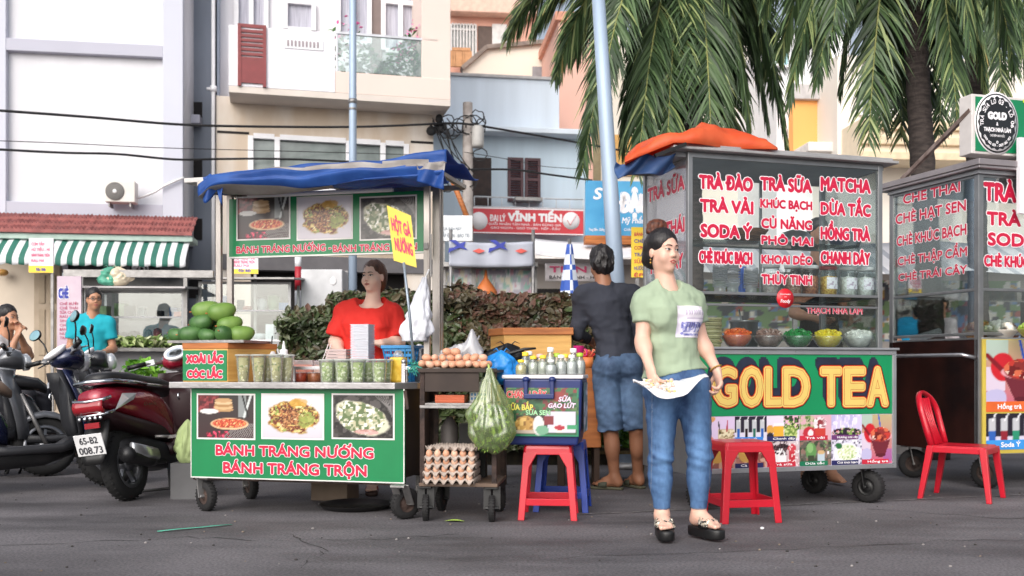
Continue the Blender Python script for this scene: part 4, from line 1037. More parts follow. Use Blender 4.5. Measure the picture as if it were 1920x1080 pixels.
m.build('frame',rust,C1,bev=.003)
CZ=lz(540,717,-.05);CX0,CX1=lx(318,720,-.05),lx(741,720,-.05)
m=MB();m.add([(CX0,-.06,CZ-.038),(CX1,-.06,CZ-.038),(PX1+.05,.08,CZ-.038),(PX1+.05,D_+.05,CZ-.038),(CX0,D_+.05,CZ-.038),(CX0,-.06,CZ),(CX1,-.06,CZ),(PX1+.05,.08,CZ),(PX1+.05,D_+.05,CZ),(CX0,D_+.05,CZ)],[(0,1,2,3,4),(9,8,7,6,5),(0,5,6,1),(1,6,7,2),(2,7,8,3),(3,8,9,4),(4,9,5,0)])
m.build('countertop',mat('counter_steel','#a9a7a8',.32,.8,.15,6,.08,60),C1,bev=.004)
m=MB();ry=.20;rz0,rz1=lz(640,693,ry),lz(640,687,ry);xa,xb=lx(538,690,ry),lx(768,690,ry)
m.box(xa,xb,ry-.006,ry+.006,rz0,rz1)
for px in(541,552,650,762):xx=lx(px,690,ry);m.box(xx-.008,xx+.008,ry-.009,ry+.009,CZ,rz1+.002)
xx=lx(757,680,.12);m.box(xx-.012,xx+.012,.11,.134,CZ,lz(757,682,.12));m.ell((xx,.122,lz(757,678,.12)),.017)
m.bar((xx,.12,rz1-.01),(PX1+.05,.12,rz1-.01),.012,.02)
m.build('counter_rail',steel,C1,bev=.002)
m_post=mat('scuffed_steel_post','#a49e99',.38,.65,.18,5,.1,40,stretch=(1,1,.3))
def post(px,y,ytop,ybot,w=.03,dep=.03):
	x=lx(px,500,y);MB().box(x-w/2,x+w/2,y-dep/2,y+dep/2,lz(px,ybot,y),lz(px,ytop,y)).build('post',m_post,C1,bev=.003)
post(411,.30,345,719,.036);post(432,.52,352,719,.04)
post(801,.30,318,712,.038);post(819,.52,340,715,.05);post(827,.60,340,715,.024)
m=MB();x=lx(806,460,.33);m.box(x-.022,x+.006,.272,.284,lz(806,468,.3),lz(806,456,.3)).box(x+.02,x+.03,.27,.28,lz(806,520,.3),lz(806,440,.3));m.build('latch',steel_d,C1,bev=.002)
SY=.42;sx0,sx1=lx(431,430,SY),lx(798,420,SY);sz0,sz1=lz(610,480,SY),lz(610,366,SY)
bp_=MB().box(sx0,sx1,SY-.012,SY+.012,sz0,sz1).build('banner_board',greenp,C1,bev=.003)
MB().box(sx0,sx1,SY-.016,SY-.0122,sz0,sz0+.010).build('edging',mat('white_trim','#d7d6d2',.5),bp_)
for(p0,p1,fn)in((446,542,pic_grill),(559,659,pic_salad),(677,779,pic_omelette)):photo(bp_,LC,None,SY-.0125,p0,p1,370,447,fn(56,42))
m=MB();k=dict(fill=0,line=1,bold=.035,outl=.085)
for(s,p0,p1)in(('BÁNH TRÁNG NƯỚNG - ',443,621),('BÁNH TRÁNG TRỘN',624,782)):
	tl(m,LC,SY-.0135,s.strip(),p0,p1,459.5-(p0-443)*.012,473-(p0-443)*.012,**k)
m.build('lettering',[redt,whitet],bp_,fix=False)
m=MB();a,b=LC.hit(465,368,SY-.06),LC.hit(735,361,SY-.06);m.tube([(a[0],SY-.06,lz(600,365,SY)),(b[0],SY-.06,lz(600,365,SY))],.014,10);m.box(a[0],b[0],SY-.05,SY-.03,lz(600,365,SY)-.008,lz(600,365,SY)+.012);m.build('lamp_tube',whitep,C1)
RZ=lz(610,345,.3)
m=MB();ra,rb=lx(405,340,.3),lx(842,330,.3)
for y in(.1,.62):m.box(ra,rb,y-.015,y+.015,RZ-.015,RZ+.015)
for x in(ra,(ra+rb)/2,rb):m.box(x-.015,x+.015,.1,.62,RZ-.013,RZ+.013)
m.build('roof_frame',m_post,C1,bev=.002)
m=MB();a=LC.hit(369,327,.3);m.box(a[0],a[0]+.30,.15,.65,RZ+.02,RZ+.05);m.build('roof_board',mat('pale_roof_sheet','#c9c6c3',.6),C1,bev=.004)
r_=.092
for(px,y,sp)in((387,.05,62),(470,.62,50),(760,.03,-40)):
	x=LC.hit(px,900,y)[0];caster(C1,x,y,r_,.05,sp);fork(C1,x,y,r_,PZ0+.0,.066,.02 if px<700 else-.10,sp if px<700 else 0)
caster(C1,1.3,.60,r_,.05,10);fork(C1,1.3,.6,r_,PZ0,.066,.02,10)
def tarp_mat(v):return 1 if(.30<v<.47)else 0
tb,tw=mat('blue_tarpaulin','#27509c',.5,scale=6,col2='#3564b4',bump=.25,bscale=14,lit=.35),mat('white_tarpaulin','#cdc8c4',.5,scale=5,col2='#a79f9a',bump=.25,bscale=14,lit=.45)
ta,tb_=lx(388,340,.1),lx(846,320,.1)
def tarp(u,v):
	x=ta+(tb_-ta)*u;hh=.115+.035*u;y0,y1=.0-.03*u,.70
	z0=RZ-.055+.0*u
	if v<.35:
		t=v/.35;y=y1+(y0+.08-y1)*t;z=z0+hh*(.7+.3*math.sin(t*math.pi*.5))
	elif v<.85:
		t=(v-.35)/.5;y=y0+.08-.08*math.sin(t*math.pi/2)-.03*math.sin(t*math.pi);z=z0+hh*(1-t)
	else:
		t=(v-.85)/.15;y=y0+.10*t;z=z0-.0-.02*t
	w=.026*(n1(u*9,v*5,0,2)-.5)+.030*(n1(u*4+v*3,v*9,0,4)-.5)+.012*math.sin(v*30+u*9)*(.3+u)
	if u<.05:z-=.05*(1-u/.05)*(.5+v*.5);
	return(x,y-w*1.2,z+w)
def tmf(u,v):
	a=.56-.06*u;b=.60+.20*u**1.4
	if v<.35:return 0
	c=a+.03*math.sin(u*6)
	return 1 if(c<v<c+.26*max(0,u-.28))or(v>.86 and u<.55)else 0
m=MB();m.grid(tarp,90,34,mfn=tmf)
T=thing('tarpaulin','blue and white striped tarpaulin bunched over the roof of the green snack cart','tarpaulin',(0,0,0),fr=LC)
m.build('sheet',[tb,tw],T,solid=.006,fix=False)
def roll_end(name,x,y,z,sg,parent):
	m=MB();n=40;vs=[]
	for i in range(n+1):
		t=i/n;a=t*5*math.pi;rr=.02+.055*t
		p=(y+rr*math.cos(a),z+rr*math.sin(a)*.9)
		vs.append((x+sg*.015*math.sin(a*1.3),*p));vs.append((x-sg*(.10+.03*math.sin(a)),*p))
	m.add(vs,[(2*i,2*i+2,2*i+3,2*i+1)for i in range(n)],[(i//3)%2 for i in range(n)],True);m.build(name,[tw,tb],parent,solid=.006,fix=False)
roll_end('rolled_end',ta+.06,.10,RZ-.02,-1,T);roll_end('rolled_end',tb_-.10,.12,RZ+.02,1,T)
m=MB()
def hangf(u,v):
	return(ta+.02+.14*u,.02+.02*math.sin(u*9+v*3),RZ+.02-v*(.13+.05*math.sin(u*7))+.02*math.sin(u*5))
m.grid(hangf,14,10,0);m.build('hanging_corner',[tb,tw],T,solid=.005,fix=False)
def hangr(u,v):
	return(tb_-.16+.17*u,-.055+.02*math.sin(u*9+v*3),RZ+.02-v*(.10+.06*u))
m=MB();m.grid(hangr,14,10,mfn=lambda u,v:1 if v<.35 else 0);m.build('hanging_corner',[tb,tw],T,solid=.005,fix=False)
yS=.0
def yl_(px,py):a=LC.hit(px,py,yS);return(a[0],yS,a[1])
T=thing('hand_sign','yellow sign with pink capitals on a leaning stick tied to the snack cart','sign',(0,0,0),fr=LC)
q=[yl_(728,386),yl_(765,402),yl_(776,500),yl_(741,489)];q=[Vector(a)for a in q]
for i,dy in enumerate((-.02,.05,.05,-.02)):q[i].y+=dy
nv=(q[1]-q[0]).cross(q[3]-q[0]).normalized()*.008
m=MB();m.add([a for a in q]+[a+nv for a in q],[(0,1,2,3),(7,6,5,4),(0,4,5,1),(1,5,6,2),(2,6,7,3),(3,7,4,0)]);m.build('board',mat('yellow_card','#f0d65e',.5,scale=4,var=.06),T)
m=MB()
def onq(p):
	u,w=p[0],1-p[2];b=q[0]*(1-u)*(1-w)+q[1]*u*(1-w)+q[2]*u*w+q[3]*(1-u)*w;return b-nv*(.25-p[1]*30)*1.0
letter(m,'HỘT GÀ',.08,.90,.56,.80,0,0,bold=.035,dz=.004,fn=onq);letter(m,'NƯỚNG',.12,.90,.20,.44,0,0,bold=.035,dz=.004,fn=onq)
m.build('lettering',mat('rose_lettering','#d9496f',.5),T,fix=False)
m=MB();m.tube([yl_(757,492),yl_(767,580),yl_(777,690)],.0085,8);m.build('stick',mat('grey_stick','#8f9aa5',.45,.5),T)
m=MB();c=yl_(777,684);rg=random.Random(2)
for i in range(26):a=[c[j]+rg.uniform(-.02,.02)for j in range(3)];m.tube([a,[a[j]+rg.uniform(-.035,.035)for j in range(3)],[a[0]+rg.uniform(-.03,.05),a[1]-.02,a[2]-rg.uniform(0,.05)]],.003,5)
m.build('string_knot',mat('teal_string','#3f9c8d',.7),T,fix=False)
RC=Fr(1.073,6.065,17)
C2=thing('tea_cart','glass tea cart with a green gold lettered front and aluminium frame, behind the standing woman','food cart',(0,0,0),fr=RC)
def gx(px,py=700,y=0.):return RC.hit(px,py,y)[0]
def gz(px,py,y=0.):return RC.hit(px,py,y)[1]
GW=gx(1679,700);GD=.66;gz0,gz1=gz(1500,883),gz(1500,656)
alum=mat('aluminium_frame','#b4b5b8',.35,.75,.1,4,.06,70)
m=MB();f_=.03
m.box(0,GW,-.012,.012,gz1-f_,gz1).box(0,GW,-.012,.012,gz0,gz0+f_)
for x in(0,GW-f_):m.box(x,x+f_,-.0115,.0115,gz0+f_,gz1-f_)
m.build('front_frame',alum,C2,bev=.003)
zm=gz(1500,778);zi0,zi1=gz0+f_,gz1-f_
gp=MB().box(f_,GW-f_,-.004,.008,zm,zi1).build('front_panel',mat('emerald_print','#0b8552',.3,var=.05,scale=3,coat=.4),C2)
m=MB();xs0,xs1=gx(1336),gx(1512);ys=-.006
chars=[('G',1335,1381),('O',1386,1430),('L',1432,1466),('D',1466,1517),('T',1537,1577),('E',1580,1622),('A',1624,1664)]
for s,p0,p1 in chars:
	pm=(p0+p1)/2;a,b=gx(p0),gx(p1);zb_,zt_=gz(pm,762),gz(pm,688)
	base,fs=_tmesh(s,0.);bx0,bx1=min(v[0]for v in base),max(v[0]for v in base);q=.0125
	vs=[(a+q+(v[0]-bx0)*(b-a-2*q)/(bx1-bx0),zb_+q+v[1]*(zt_-zb_-2*q)/CAPH)for v in base]
	for j in range(6):_fat(m,[(v[0]-.006*j,v[1]+.011*j)for v in vs],fs,.021,8,0,ys+.0022-.0002*j,None,.00002)
	for li,(r,mi)in enumerate(((.0285,1),(.0235,2),(.0195,3),(.0165,4),(.0070,2),(.0045,4))):_fat(m,vs,fs,r,14,mi,ys-.0006*(li+1),None,.00003)
m.build('lettering',[mat('navy_shadow_print','#23283c',.3,var=.3,scale=9,coat=.4),mat('black_print','#231512',.3,coat=.4),mat('red_print','#b5281c',.3,coat=.4),mat('orange_print','#e0672c',.3,coat=.4),mat('straw_print','#dcc06a',.3,coat=.4,var=.05)],gp,fix=False)
def pic_glasses(n,cols,bg='#d9d2e2',top='#2c2838'):
	p=Paint(36,26,bg,1.3);p.rect(0,1,.35,1,top)
	for i in range(n):
		cx=(i+.5)/n;p.rect(cx-.07,cx+.05,.15,.85,'#d7d9de',.75);p.rect(cx-.06,cx+.04,.15,.5,cols[i%len(cols)]);p.line(cx,.8,cx+.06,1,.012,'#e8e8ec')
	return p
def pic_bowl():
	p=Paint(36,26,'#cfcbdd',1.3);p.speck(['#5a5566','#e9e6ef'],14,.66);p.ell(.5,.45,.42,.42,'#eceaf0',0);p.ell(.52,.48,.34,.33,'#d5ddc0',.1);p.speck(['#f4f4ee','#9fb878','#c7d49c','#e2e6d0'],17,.6,p.inell(.52,.48,.32,.3));p.ell(.24,.76,.11,.12,'#2c6b3c',.2);return p
def pic_coconut():
	p=Paint(36,26,'#5d5a50',1.3);p.speck(['#3f4a38','#7d776c','#8a6d62'],9,.6);p.ell(.36,.58,.17,.34,'#5f8f52',.05);p.ell(.33,.7,.1,.2,'#86b070',.1);p.rect(.26,.46,.1,.4,'#3b4632');p.rect(.58,.78,.15,.5,'#b9c7cf');p.ell(.68,.52,.12,.08,'#caa97a');p.ell(.9,.5,.03,.05,'#f2eef0');p.speck(['#7fa56a','#2f4630'],16,.66,(p.U>.75)*(p.V>.55));return p
def pic_tea(nx=36,ny=52,a=.7):
	p=Paint(nx,ny,'#c98aa0',a);p.grad('#c5577c','#b7a77e');p.rect(0,.3,.3,.62,'#d4c4d6');p.ell(.15,.2,.2,.12,'#b9b3d6',.2);p.rect(.7,1,.05,.3,'#8c5aa6',.6);p.rect(0,.35,.72,1,'#a6c7c2',.7)
	p.ell(.27,.62,.2,.2,'#c5202c',.05);p.line(.02,.78,.45,.42,.04,'#7d1420');p.line(.55,1,.62,.72,.022,'#2e57b8')
	p.mask(((p.V>.17)&(p.V<.55)&(np.abs(p.U-.62)<.16+.20*(p.V-.17)/.38)).astype(float),'#6d2430');p.ell(.62,.55,.38,.10,'#e0a0a8');p.ell(.62,.58,.34,.14,'#8d2f2c',.05);p.speck(['#d46a4a','#e9c9b8','#6d1c1c','#c23a30'],15,.6,p.inell(.62,.6,.33,.14));p.ell(.62,.17,.17,.04,'#5a1a26');return p
def pic_lemon():
	p=Paint(36,26,'#dfd5e4',1.3);p.rect(.55,1,.5,1,'#3d3a2a');p.speck(['#57843e','#2a4a2c','#e7b6c8'],13,.58,(p.U>.5)*(p.V>.45));p.rect(.22,.5,.12,.62,'#e2a93a');p.rect(.2,.52,.6,.7,'#ece6ea');p.ell(.1,.45,.12,.2,'#d8a04a',.05);p.ell(.1,.15,.12,.2,'#2d2a33');p.ell(.74,.3,.2,.3,'#a9b96a',.2);p.speck(['#c9d68a','#6f8b42'],16,.6,p.inell(.74,.4,.22,.4));return p
def pic_lychee():
	p=Paint(36,26,'#d5a7b2',1.3);p.speck(['#7c9a58','#4a6b3a','#c3b59a'],10,.6,(p.U<.45)*(p.V>.45));p.ell(.3,.3,.2,.26,'#b9303d',.1);p.ell(.35,.28,.08,.15,'#f3dfe2');p.ell(.64,.68,.2,.26,'#e3d5da',.15);p.speck(['#f5eef0','#b98d92','#8f3b40'],13,.6,p.inell(.64,.68,.2,.26));p.rect(.5,.82,.05,.48,'#c23f37');return p
def pic_fruit():
	p=Paint(36,26,'#cdc3e4',1.3);p.speck(['#b7b0d8','#e1dbf0'],6,.6)
	for k in range(6):p.line(.15+.13*k,.3,.2+.13*k,1,.008,'#eae6f4')
	p.speck(['#b8323f','#2f5a34','#5a2438','#e4b6ba','#7d9a4e','#2a2030'],13,.5,p.inell(.5,.28,.5,.2));return p
def pic_milk():
	p=Paint(36,26,'#d0b6bd',1.3);p.grad('#c79a9f','#cfc2c6');p.ell(.2,.7,.22,.12,'#37242b',.2);p.ell(.48,.78,.2,.13,'#2d1d22',.2);p.rect(.08,.34,.05,.62,'#e6e2e4');p.rect(.36,.6,.05,.7,'#ece8ea');p.speck(['#2d2226','#5a4247'],20,.62,(p.V>.45)*(p.U<.62));p.rect(.68,.88,.1,.7,'#bf3340');p.ell(.78,.72,.13,.16,'#c9434e',.2);p.speck(['#f0e4e6'],18,.7,p.U>.65);return p
def pic_sticks():
	p=Paint(36,26,'#d7c4e2',1.3);p.ell(.25,.92,.15,.14,'#d29a62',.1);p.rect(.5,.95,.0,.5,'#c9b795');p.line(.55,.3,.5,.8,.02,'#1d1a1c');p.line(.75,.3,.78,.85,.02,'#b22a3c');p.speck(['#8d7a55','#e2d8b8'],16,.6,(p.U>.5)*(p.V<.5));p.line(.1,.3,.15,.95,.014,'#b2385c');p.ell(.15,.12,.2,.15,'#d0794e',.2);return p
def pic_dark():
	p=Paint(36,26,'#8d5a50',1.3);p.speck(['#b3776a','#6d3a34','#c79a86'],7,.55);p.ell(.4,.5,.3,.3,'#c79a4e',.1);return p
cols=[gx(p)for p in(1333,1377,1437,1498,1558,1615,1668)];cols[0]=cols[1]-(cols[2]-cols[1])
x_left=f_;zmid=(zi0+zm)/2
board=MB().box(f_,GW-f_,-.003,.008,zi0,zm-.002).build('menu_panel',mat('lilac_print','#cbbbd8',.3,coat=.4),C2)
top=[pic_sticks(),pic_glasses(4,['#2f5fb0','#2b1a20','#2a6b5a'],top='#2a2433'),pic_lemon(),pic_lychee(),pic_fruit()]
bot=[pic_dark(),pic_dark(),pic_milk(),pic_coconut(),pic_bowl()]
m=MB()
for i in range(5):
	top[i].onto(m,cols[i]+.001,cols[i+1]-.001,zmid+.001,zm-.004,-.0045);bot[i].onto(m,cols[i]+.001,cols[i+1]-.001,zi0+.002,zmid-.001,-.0045)
pic_fruit().onto(m,f_+.002,cols[0]-.001,zmid+.001,zm-.004,-.0045);pic_bowl().onto(m,f_+.002,cols[0]-.001,zi0+.002,zmid-.001,-.0045)
pic_tea().onto(m,cols[5]+.001,GW-f_-.002,zi0+.002,zm-.004,-.0045)
m.build('menu_photo',vcolmat('printed_picture_glossy',.25,coat=.5),board,fix=False)
m=MB();rh=.024
caps=[(0,1,''),(1,1,'Soda Ý'),(2,1,'Chanh dây'),(3,1,'Trà vải'),(4,1,'Hương trái cây'),(1,0,'Cà phê'),(2,0,'Trà sữa'),(3,0,'Dừa tắc'),(4,0,'Chè khúc bạch'),(5,0,'Hồng trà')]
capm={'Soda Ý':1,'Chanh dây':2,'Trà vải':3,'Trà sữa':3,'Dừa tắc':4,'Hồng trà':3,'Chè khúc bạch':2,'Hương trái cây':5,'Cà phê':2}
for ci,up,s in caps:
	if not s:continue
	a=cols[ci];b=cols[ci+1]if ci<5 else GW-f_;z=zmid+.006 if up else zi0+.006;w=b-a
	m.box(a+.002,b-w*.12,-.0068,-.0052,z-.005,z+rh,capm[s]);letter(m,s,a+w*.18,a+w*min(.86,.18+.085*len(s)),z+.003,z+.017,-.0075,0,bold=.03)
m.build('caption_lettering',[whitet]+[mat('caption_'+n,c,.3,coat=.4)for n,c in(('blue','#2f7fd0'),('navy','#25265a'),('red','#c02a3e'),('green','#17704e'),('plum','#6d3a70'))],board,fix=False)
m=MB()
for px in(1404,1490,1630,1672):
	for zz in(gz0+.015,gz1-.012):m.ell((gx(px),-.012,zz),(.004,.003,.004),8,5)
m.build('screw',steel_d,C2)
m=MB();m.box(.0,.012,.013,GD,gz0,gz1-.002).box(GW-.012,GW,.013,GD,gz0,gz1-.002).box(.013,GW-.013,GD-.012,GD,gz0,gz1-.3).box(.013,GW-.013,.013,GD-.013,gz0,gz0+.015)
m.build('base_cabinet',mat('brushed_side_steel','#9d9ea1',.35,.7,.15,3,.05,60),C2,bev=.002)
m=MB();m.box(-.01,GW+.01,-.03,GD+.01,gz1+.001,gz1+.016);m.build('counter',alum,C2,bev=.003)
RT=gz(1470,296);cz=gz1+.016;pw=.032
pm_=mat('cabinet_post_steel','#8f9092',.33,.7,.12,5,.05,60)
GX1=gx(1655)
for(x,y)in((.0,.0),(GX1-pw,.0),(.0,GD-pw),(GX1-pw,GD-pw)):MB().box(x,x+pw,y,y+pw,cz,RT-.001).build('post',pm_,C2,bev=.003)
zs1,zs2=gz(1480,574),gz(1480,552)
m=MB()
m.box(pw,GX1-pw,.004,.022,zs1-.006,zs1+.008).box(pw,GX1-pw,.002,.026,zs2-.010,zs2+.008).box(pw,GX1-pw,GD-.026,GD-.006,zs2-.010,zs2+.008)
m.box(.003,.022,pw,GD-pw,zs2-.009,zs2+.009).box(GX1-.022,GX1-.003,pw,GD-pw,zs2-.009,zs2+.009)
m.box(pw,GX1-pw,.003,.024,RT-.035,RT-.001).box(.002,.024,pw,GD-pw,RT-.035,RT-.001)
zmid2=gz(1480,440);m.box(pw,GX1-pw,GD-.022,GD-.004,zmid2-.01,zmid2+.01)
xm=gx(1527);m.box(xm-.008,xm+.008,GD-.024,GD-.006,zs2,RT-.03)
m.build('rail',pm_,C2,bev=.002)
fg=MB().box(pw,GX1-pw,.011,.015,zs2+.008,RT-.035).build('front_glass',glass,C2)
MB().box(pw,GX1-pw,.011,.015,cz,zs1-.006).build('lower_glass',glass,C2)
sg_=MB().box(.010,.014,pw,GD-pw,cz,RT-.035).build('side_glass',glassmat('hazy_side_pane',tint=(.88,.90,.92),base=.12,cover=.22,ccol=(.7,.72,.78)),C2)
MB().box(GX1-.014,GX1-.010,pw,GD-pw,cz,RT-.035).build('side_glass',glass,C2)
m=MB();m.box(pw,GX1-pw,.03,GD-.03,zs2-.006,zs2-.001).box(pw,GX1-pw,.34,GD-.03,zmid2-.005,zmid2);m.build('shelf',glassmat('shelf_glass',tint=(.8,.9,.88),base=.12),C2)
RX0,RX1=gx(1262,290,-.05),gx(1684,300,-.05)
m=MB();m.box(RX0,RX1,-.06,GD+.08,RT,RT+.018).box(RX0+.04,RX1-.02,-.03,GD+.05,RT+.018,RT+.04);m.build('roof',mat('roof_sheet','#a8a6a6',.45,.5,.12,4,.1,30),C2,bev=.004)
m=MB();m.box(RX0+.05,RX1-.05,.03,GD,RT-.03,RT-.002);m.build('ceiling_board',mat('dark_ceiling','#96989d',.6,scale=2,var=.2),C2)
m=MB();k=dict(fill=0,line=1,bold=.05,outl=.11);yg=.009
L1=[('TRÀ ĐÀO',1310,1412,330,357),('TRÀ VẢI',1312,1413,375,400),('SODA Ý',1313,1411,421,447),('CHÈ KHÚC BẠCH',1310,1411,471,495),('TRÀ SỮA',1425,1523,334,360),('KHÚC BẠCH',1425,1523,375,392),('CỦ NĂNG',1427,1523,411,430),('PHÔ MAI',1427,1525,443,460),('KHOAI DẺO',1427,1524,479,496),('THỦY TINH',1427,1523,515,534),('MATCHA',1538,1633,334,361),('DỪA TẮC',1538,1633,381,405),('HỒNG TRÀ',1538,1632,427,451),('CHANH DÂY',1538,1632,472,496)]
for s,p0,p1,q0,q1 in L1:tl(m,RC,yg,s,p0,p1,q0,q1,**k)
tl(m,RC,yg,'THẠCH NHÀ LÀM',1512,1617,577,588.5,fill=0,line=1,bold=.02,outl=.07)
m.build('lettering',[redt,whitet],fg,fix=False)
m=MB();c=RC.hit(1475,559,-.02);Mx=Matrix.Translation((c[0],-.002,c[1]))@Matrix.Rotation(R(90),4,'X');m.lathe([(.061,0),(.061,.003),(0.001,.003)],30,M=Mx)
letter(m,'Foody',c[0]-.035,c[0]+.036,c[1]-.028,c[1]-.006,-.006,1,bold=.02,shear=.15);letter(m,'Recommended',c[0]-.035,c[0]+.035,c[1]+.022,c[1]+.031,-.006,1,bold=.01);letter(m,'on',c[0]-.008,c[0]+.008,c[1]+.006,c[1]+.014,-.006,1,bold=.01)
m.build('round_sticker',[mat('sticker_red','#cf1f2c',.35),whitet],fg,fix=False)
m=MB();SF=Fr(*RC.w(0,0)[:2],17-90)
def sside(p):return(p[1]*1.0+.0085,-p[0],p[2])
for s,x0,x1,z in(('TRÀ SỮA',-.60,-.06,1.98),('CHÈ THÁI',-.60,-.06,1.72),('TRÁI CÂY',-.58,-.08,1.50)):letter(m,s,x0,x1,z,z+.095,0,0,1,bold=.045,outl=.09,fn=sside)
m.build('side_lettering',[redt,whitet],sg_,fix=False)
for(px,y,r)in((1628,.06,.105),(1527,.58,.09)):
	x=RC.hit(px,900,y)[0];caster(C2,x,y,r,.075,28,rimm=blackp);fork(C2,x,y,r,gz0,.09,.02,28,blackp)
caster(C2,.12,.1,.09,.06,10);fork(C2,.12,.1,.09,gz0,.08,.02,10,blackp)
jel=[('orange','#d94a1f','#f07a3a','bowl of bright orange jelly strips'),('brown','#6b4a44','#a5867c','bowl of brown and white jelly cubes'),('green','#0f6b2c','#2c9a4c','bowl of dark green jelly'),('yellow','#d9b80f','#f2e040','bowl of vivid yellow jelly'),('white','#c9cbc4','#ecece6','bowl of whitish jelly at the end of the row of bowls')]
for i,(px,(n_,c1,c2,lb))in enumerate(zip((1382,1441,1496,1552,1610),jel)):
	x=gx(px,640,.16);r=.100
	T=thing('dessert_bowl',lb+' behind the lower pane','bowl',(x,.16,cz),fr=RC,group='dessert bowls in the tea cart')
	MB().lathe([(.045,0),(.07,.02),(r-.004,.062),(r,.078),(r-.006,.078)],24,caps=False).build('bowl',glassmat('bowl_plastic',tint=(.9,.9,.9),base=.08,cover=.12),T)
	m=MB();rg=random.Random(i);m.lathe([(.001,.006),(.043,.006),(.066,.025),(r-.008,.066),(r-.02,.09),(.03,.115),(.001,.118)],22)
	for _ in range(90):
		a,q=rg.uniform(0,6.28),(r-.014)*math.sqrt(rg.random());z=.118-.035*(q/r)**2;e=Euler((rg.uniform(0,3),rg.uniform(0,3),rg.uniform(0,3))).to_matrix().to_4x4()
		s_=rg.uniform(.006,.011);m.box(-s_,s_,-s_*.5,s_*.5,-s_*.5,s_*.5,1 if rg.random()<.5 else 0,Matrix.Translation((q*math.cos(a),q*math.sin(a),z))@e)
	m.build('jelly',[mat('jelly_'+n_,c1,.2,scale=30,col2=c2,coat=.4),mat('jelly_light_'+n_,c2,.2,coat=.4)],T,fix=False)
T=thing('pancake_pile','layered pile of pale green flat cakes at the corner behind the lower pane','food',(gx(1330,620,.2),.2,cz),fr=RC)
m=MB();rg=random.Random(3)
for i in range(14):m.lathe([(.001,i*.0135),(.075,i*.0135),(.078,i*.0135+.006),(.074,i*.0135+.012),(.001,i*.0135+.012)],20,(rg.uniform(-.006,.006),rg.uniform(-.006,.006),0),i%2)
m.build('cakes',[mat('cake_olive','#9a9468',.7,var=.15,scale=20),mat('cake_pale','#bdb48c',.7,var=.15,scale=20)],T)
T=thing('steel_pot','steel pot with a ladle standing behind the orange jelly bowl','pot',(gx(1395,610,.42),.42,cz),fr=RC)
MB().lathe([(.09,0),(.09,.17),(.1,.175),(.1,.185),(.085,.185),(.085,.02),(.001,.02)],22).build('pot',steel,T);m=MB();m.tube([(.02,0,.03),(-.05,-.02,.26)],.006,6);m.ell((.02,0,.04),(.03,.03,.02));m.build('ladle',steel,T)
jars=[(1446,'#c9b7b4','#e3d6d3','pale'),(1487,'#b07a68','#d9b09c','pinkish'),(1518,'#8f4a34','#c07a50','reddish brown'),(1553,'#b9842e','#e6c060','golden corn coloured'),(1590,'#c9c4bd','#ece9e4','white with a printed label'),(1622,'#cfcac4','#efecea','white, next to the corner post')]
for i,(px,c1,c2,lb)in enumerate(jars):
	x=gx(px,530,.12);T=thing('topping_jar','clear jar of '+lb+' topping on the upper glass shelf' if i<4 else 'clear jar of '+lb+', on the upper glass shelf','jar',(x,.12,zs2-.001),fr=RC,group='topping jars in the tea cart')
	MB().lathe([(.055,0),(.058,.01),(.058,.15),(.05,.165),(.05,.18)],20,caps=False).build('jar',glassmat('jar_glass',base=.03,refl=.7),T)
	m=MB();m.lathe([(.001,.004),(.053,.004),(.054,.13),(.001,.14)],18);m.build('topping',mat('topping_%d'%i,c1,.5,scale=70,col2=c2,detail=2,lo=.45,hi=.55),T)
	MB().lathe([(.054,.178),(.056,.182),(.056,.2),(.001,.203)],18).build('lid',whitep if i!=3 else mat('lid_red','#a8323a',.4),T)
	if i in(3,4,5):
		m=MB();m.grid(lambda u,v:(.0595*math.sin((u-.5)*1.5),-.0595*math.cos((u-.5)*1.5),.05+.075*v),10,2);m.build('label',mat('jar_label','#eceaf0',.5,scale=50,col2='#b6a3b8',lo=.5,hi=.6),T,fix=False)
T=thing('woven_basket','brown woven basket on the inner shelf behind the red lettering','basket',(gx(1393,405,.48),.48,zmid2),fr=RC)
MB().lathe([(.10,0),(.15,.06),(.17,.085),(.155,.085),(.1,.015),(.001,.015)],24).build('basket',mat('wicker_brown','#8a5b3c',.8,scale=20,stretch=(1,1,6),col2='#5d3a26',bump=.3),T)
T=thing('steel_bowl','upturned steel bowl on the inner shelf of the tea cart','bowl',(gx(1490,410,.5),.5,zmid2),fr=RC);MB().lathe([(.14,0),(.13,.04),(.09,.09),(.03,.11),(.001,.112)],22).build('bowl',steel,T)
T=thing('plastic_tub','dark blue tub on the inner shelf behind the lettering','tub',(gx(1585,420,.48),.48,zmid2),fr=RC);MB().lathe([(.09,0),(.13,.11),(.14,.115),(.12,.115),(.085,.02),(.001,.02)],20).build('tub',mat('navy_plastic','#26406d',.4),T)
for i,(px,h,lb)in enumerate(((1350,.17,'tall stack of clear plastic cups by the front post'),(1374,.22,'stack of clear plastic cups with a conical top on the upper shelf'),(1408,.15,'low stack of clear plastic cups beside the jars'))):
	o=MB();n=9
	for j in range(n):o.lathe([(.034+.0015*j,.05+j*h/n),(.047,h*.35+j*h/n*.65),(.05,h*.35+j*h/n*.65+.004),(.047,h*.35+j*h/n*.65+.006)],18,caps=False)
	o.lathe([(.035,0),(.036,.06)],16)
	ob=o.build('cup_stack',filmy,fix=False);place(ob,(gx(px,540,.2),.2,zs2-.001),fr=RC);tag(ob,lb,'cups','cup stacks in the tea cart')
T=thing('straw_packet','bright blue straw packet standing on the upper shelf between the cup stacks','packet',(gx(1392,520,.3),.3,zs2-.001),fr=RC);MB().box(-.022,.022,-.02,.02,0,.2).build('packet',mat('royal_blue_pack','#3b6fd8',.4),T,bev=.008)
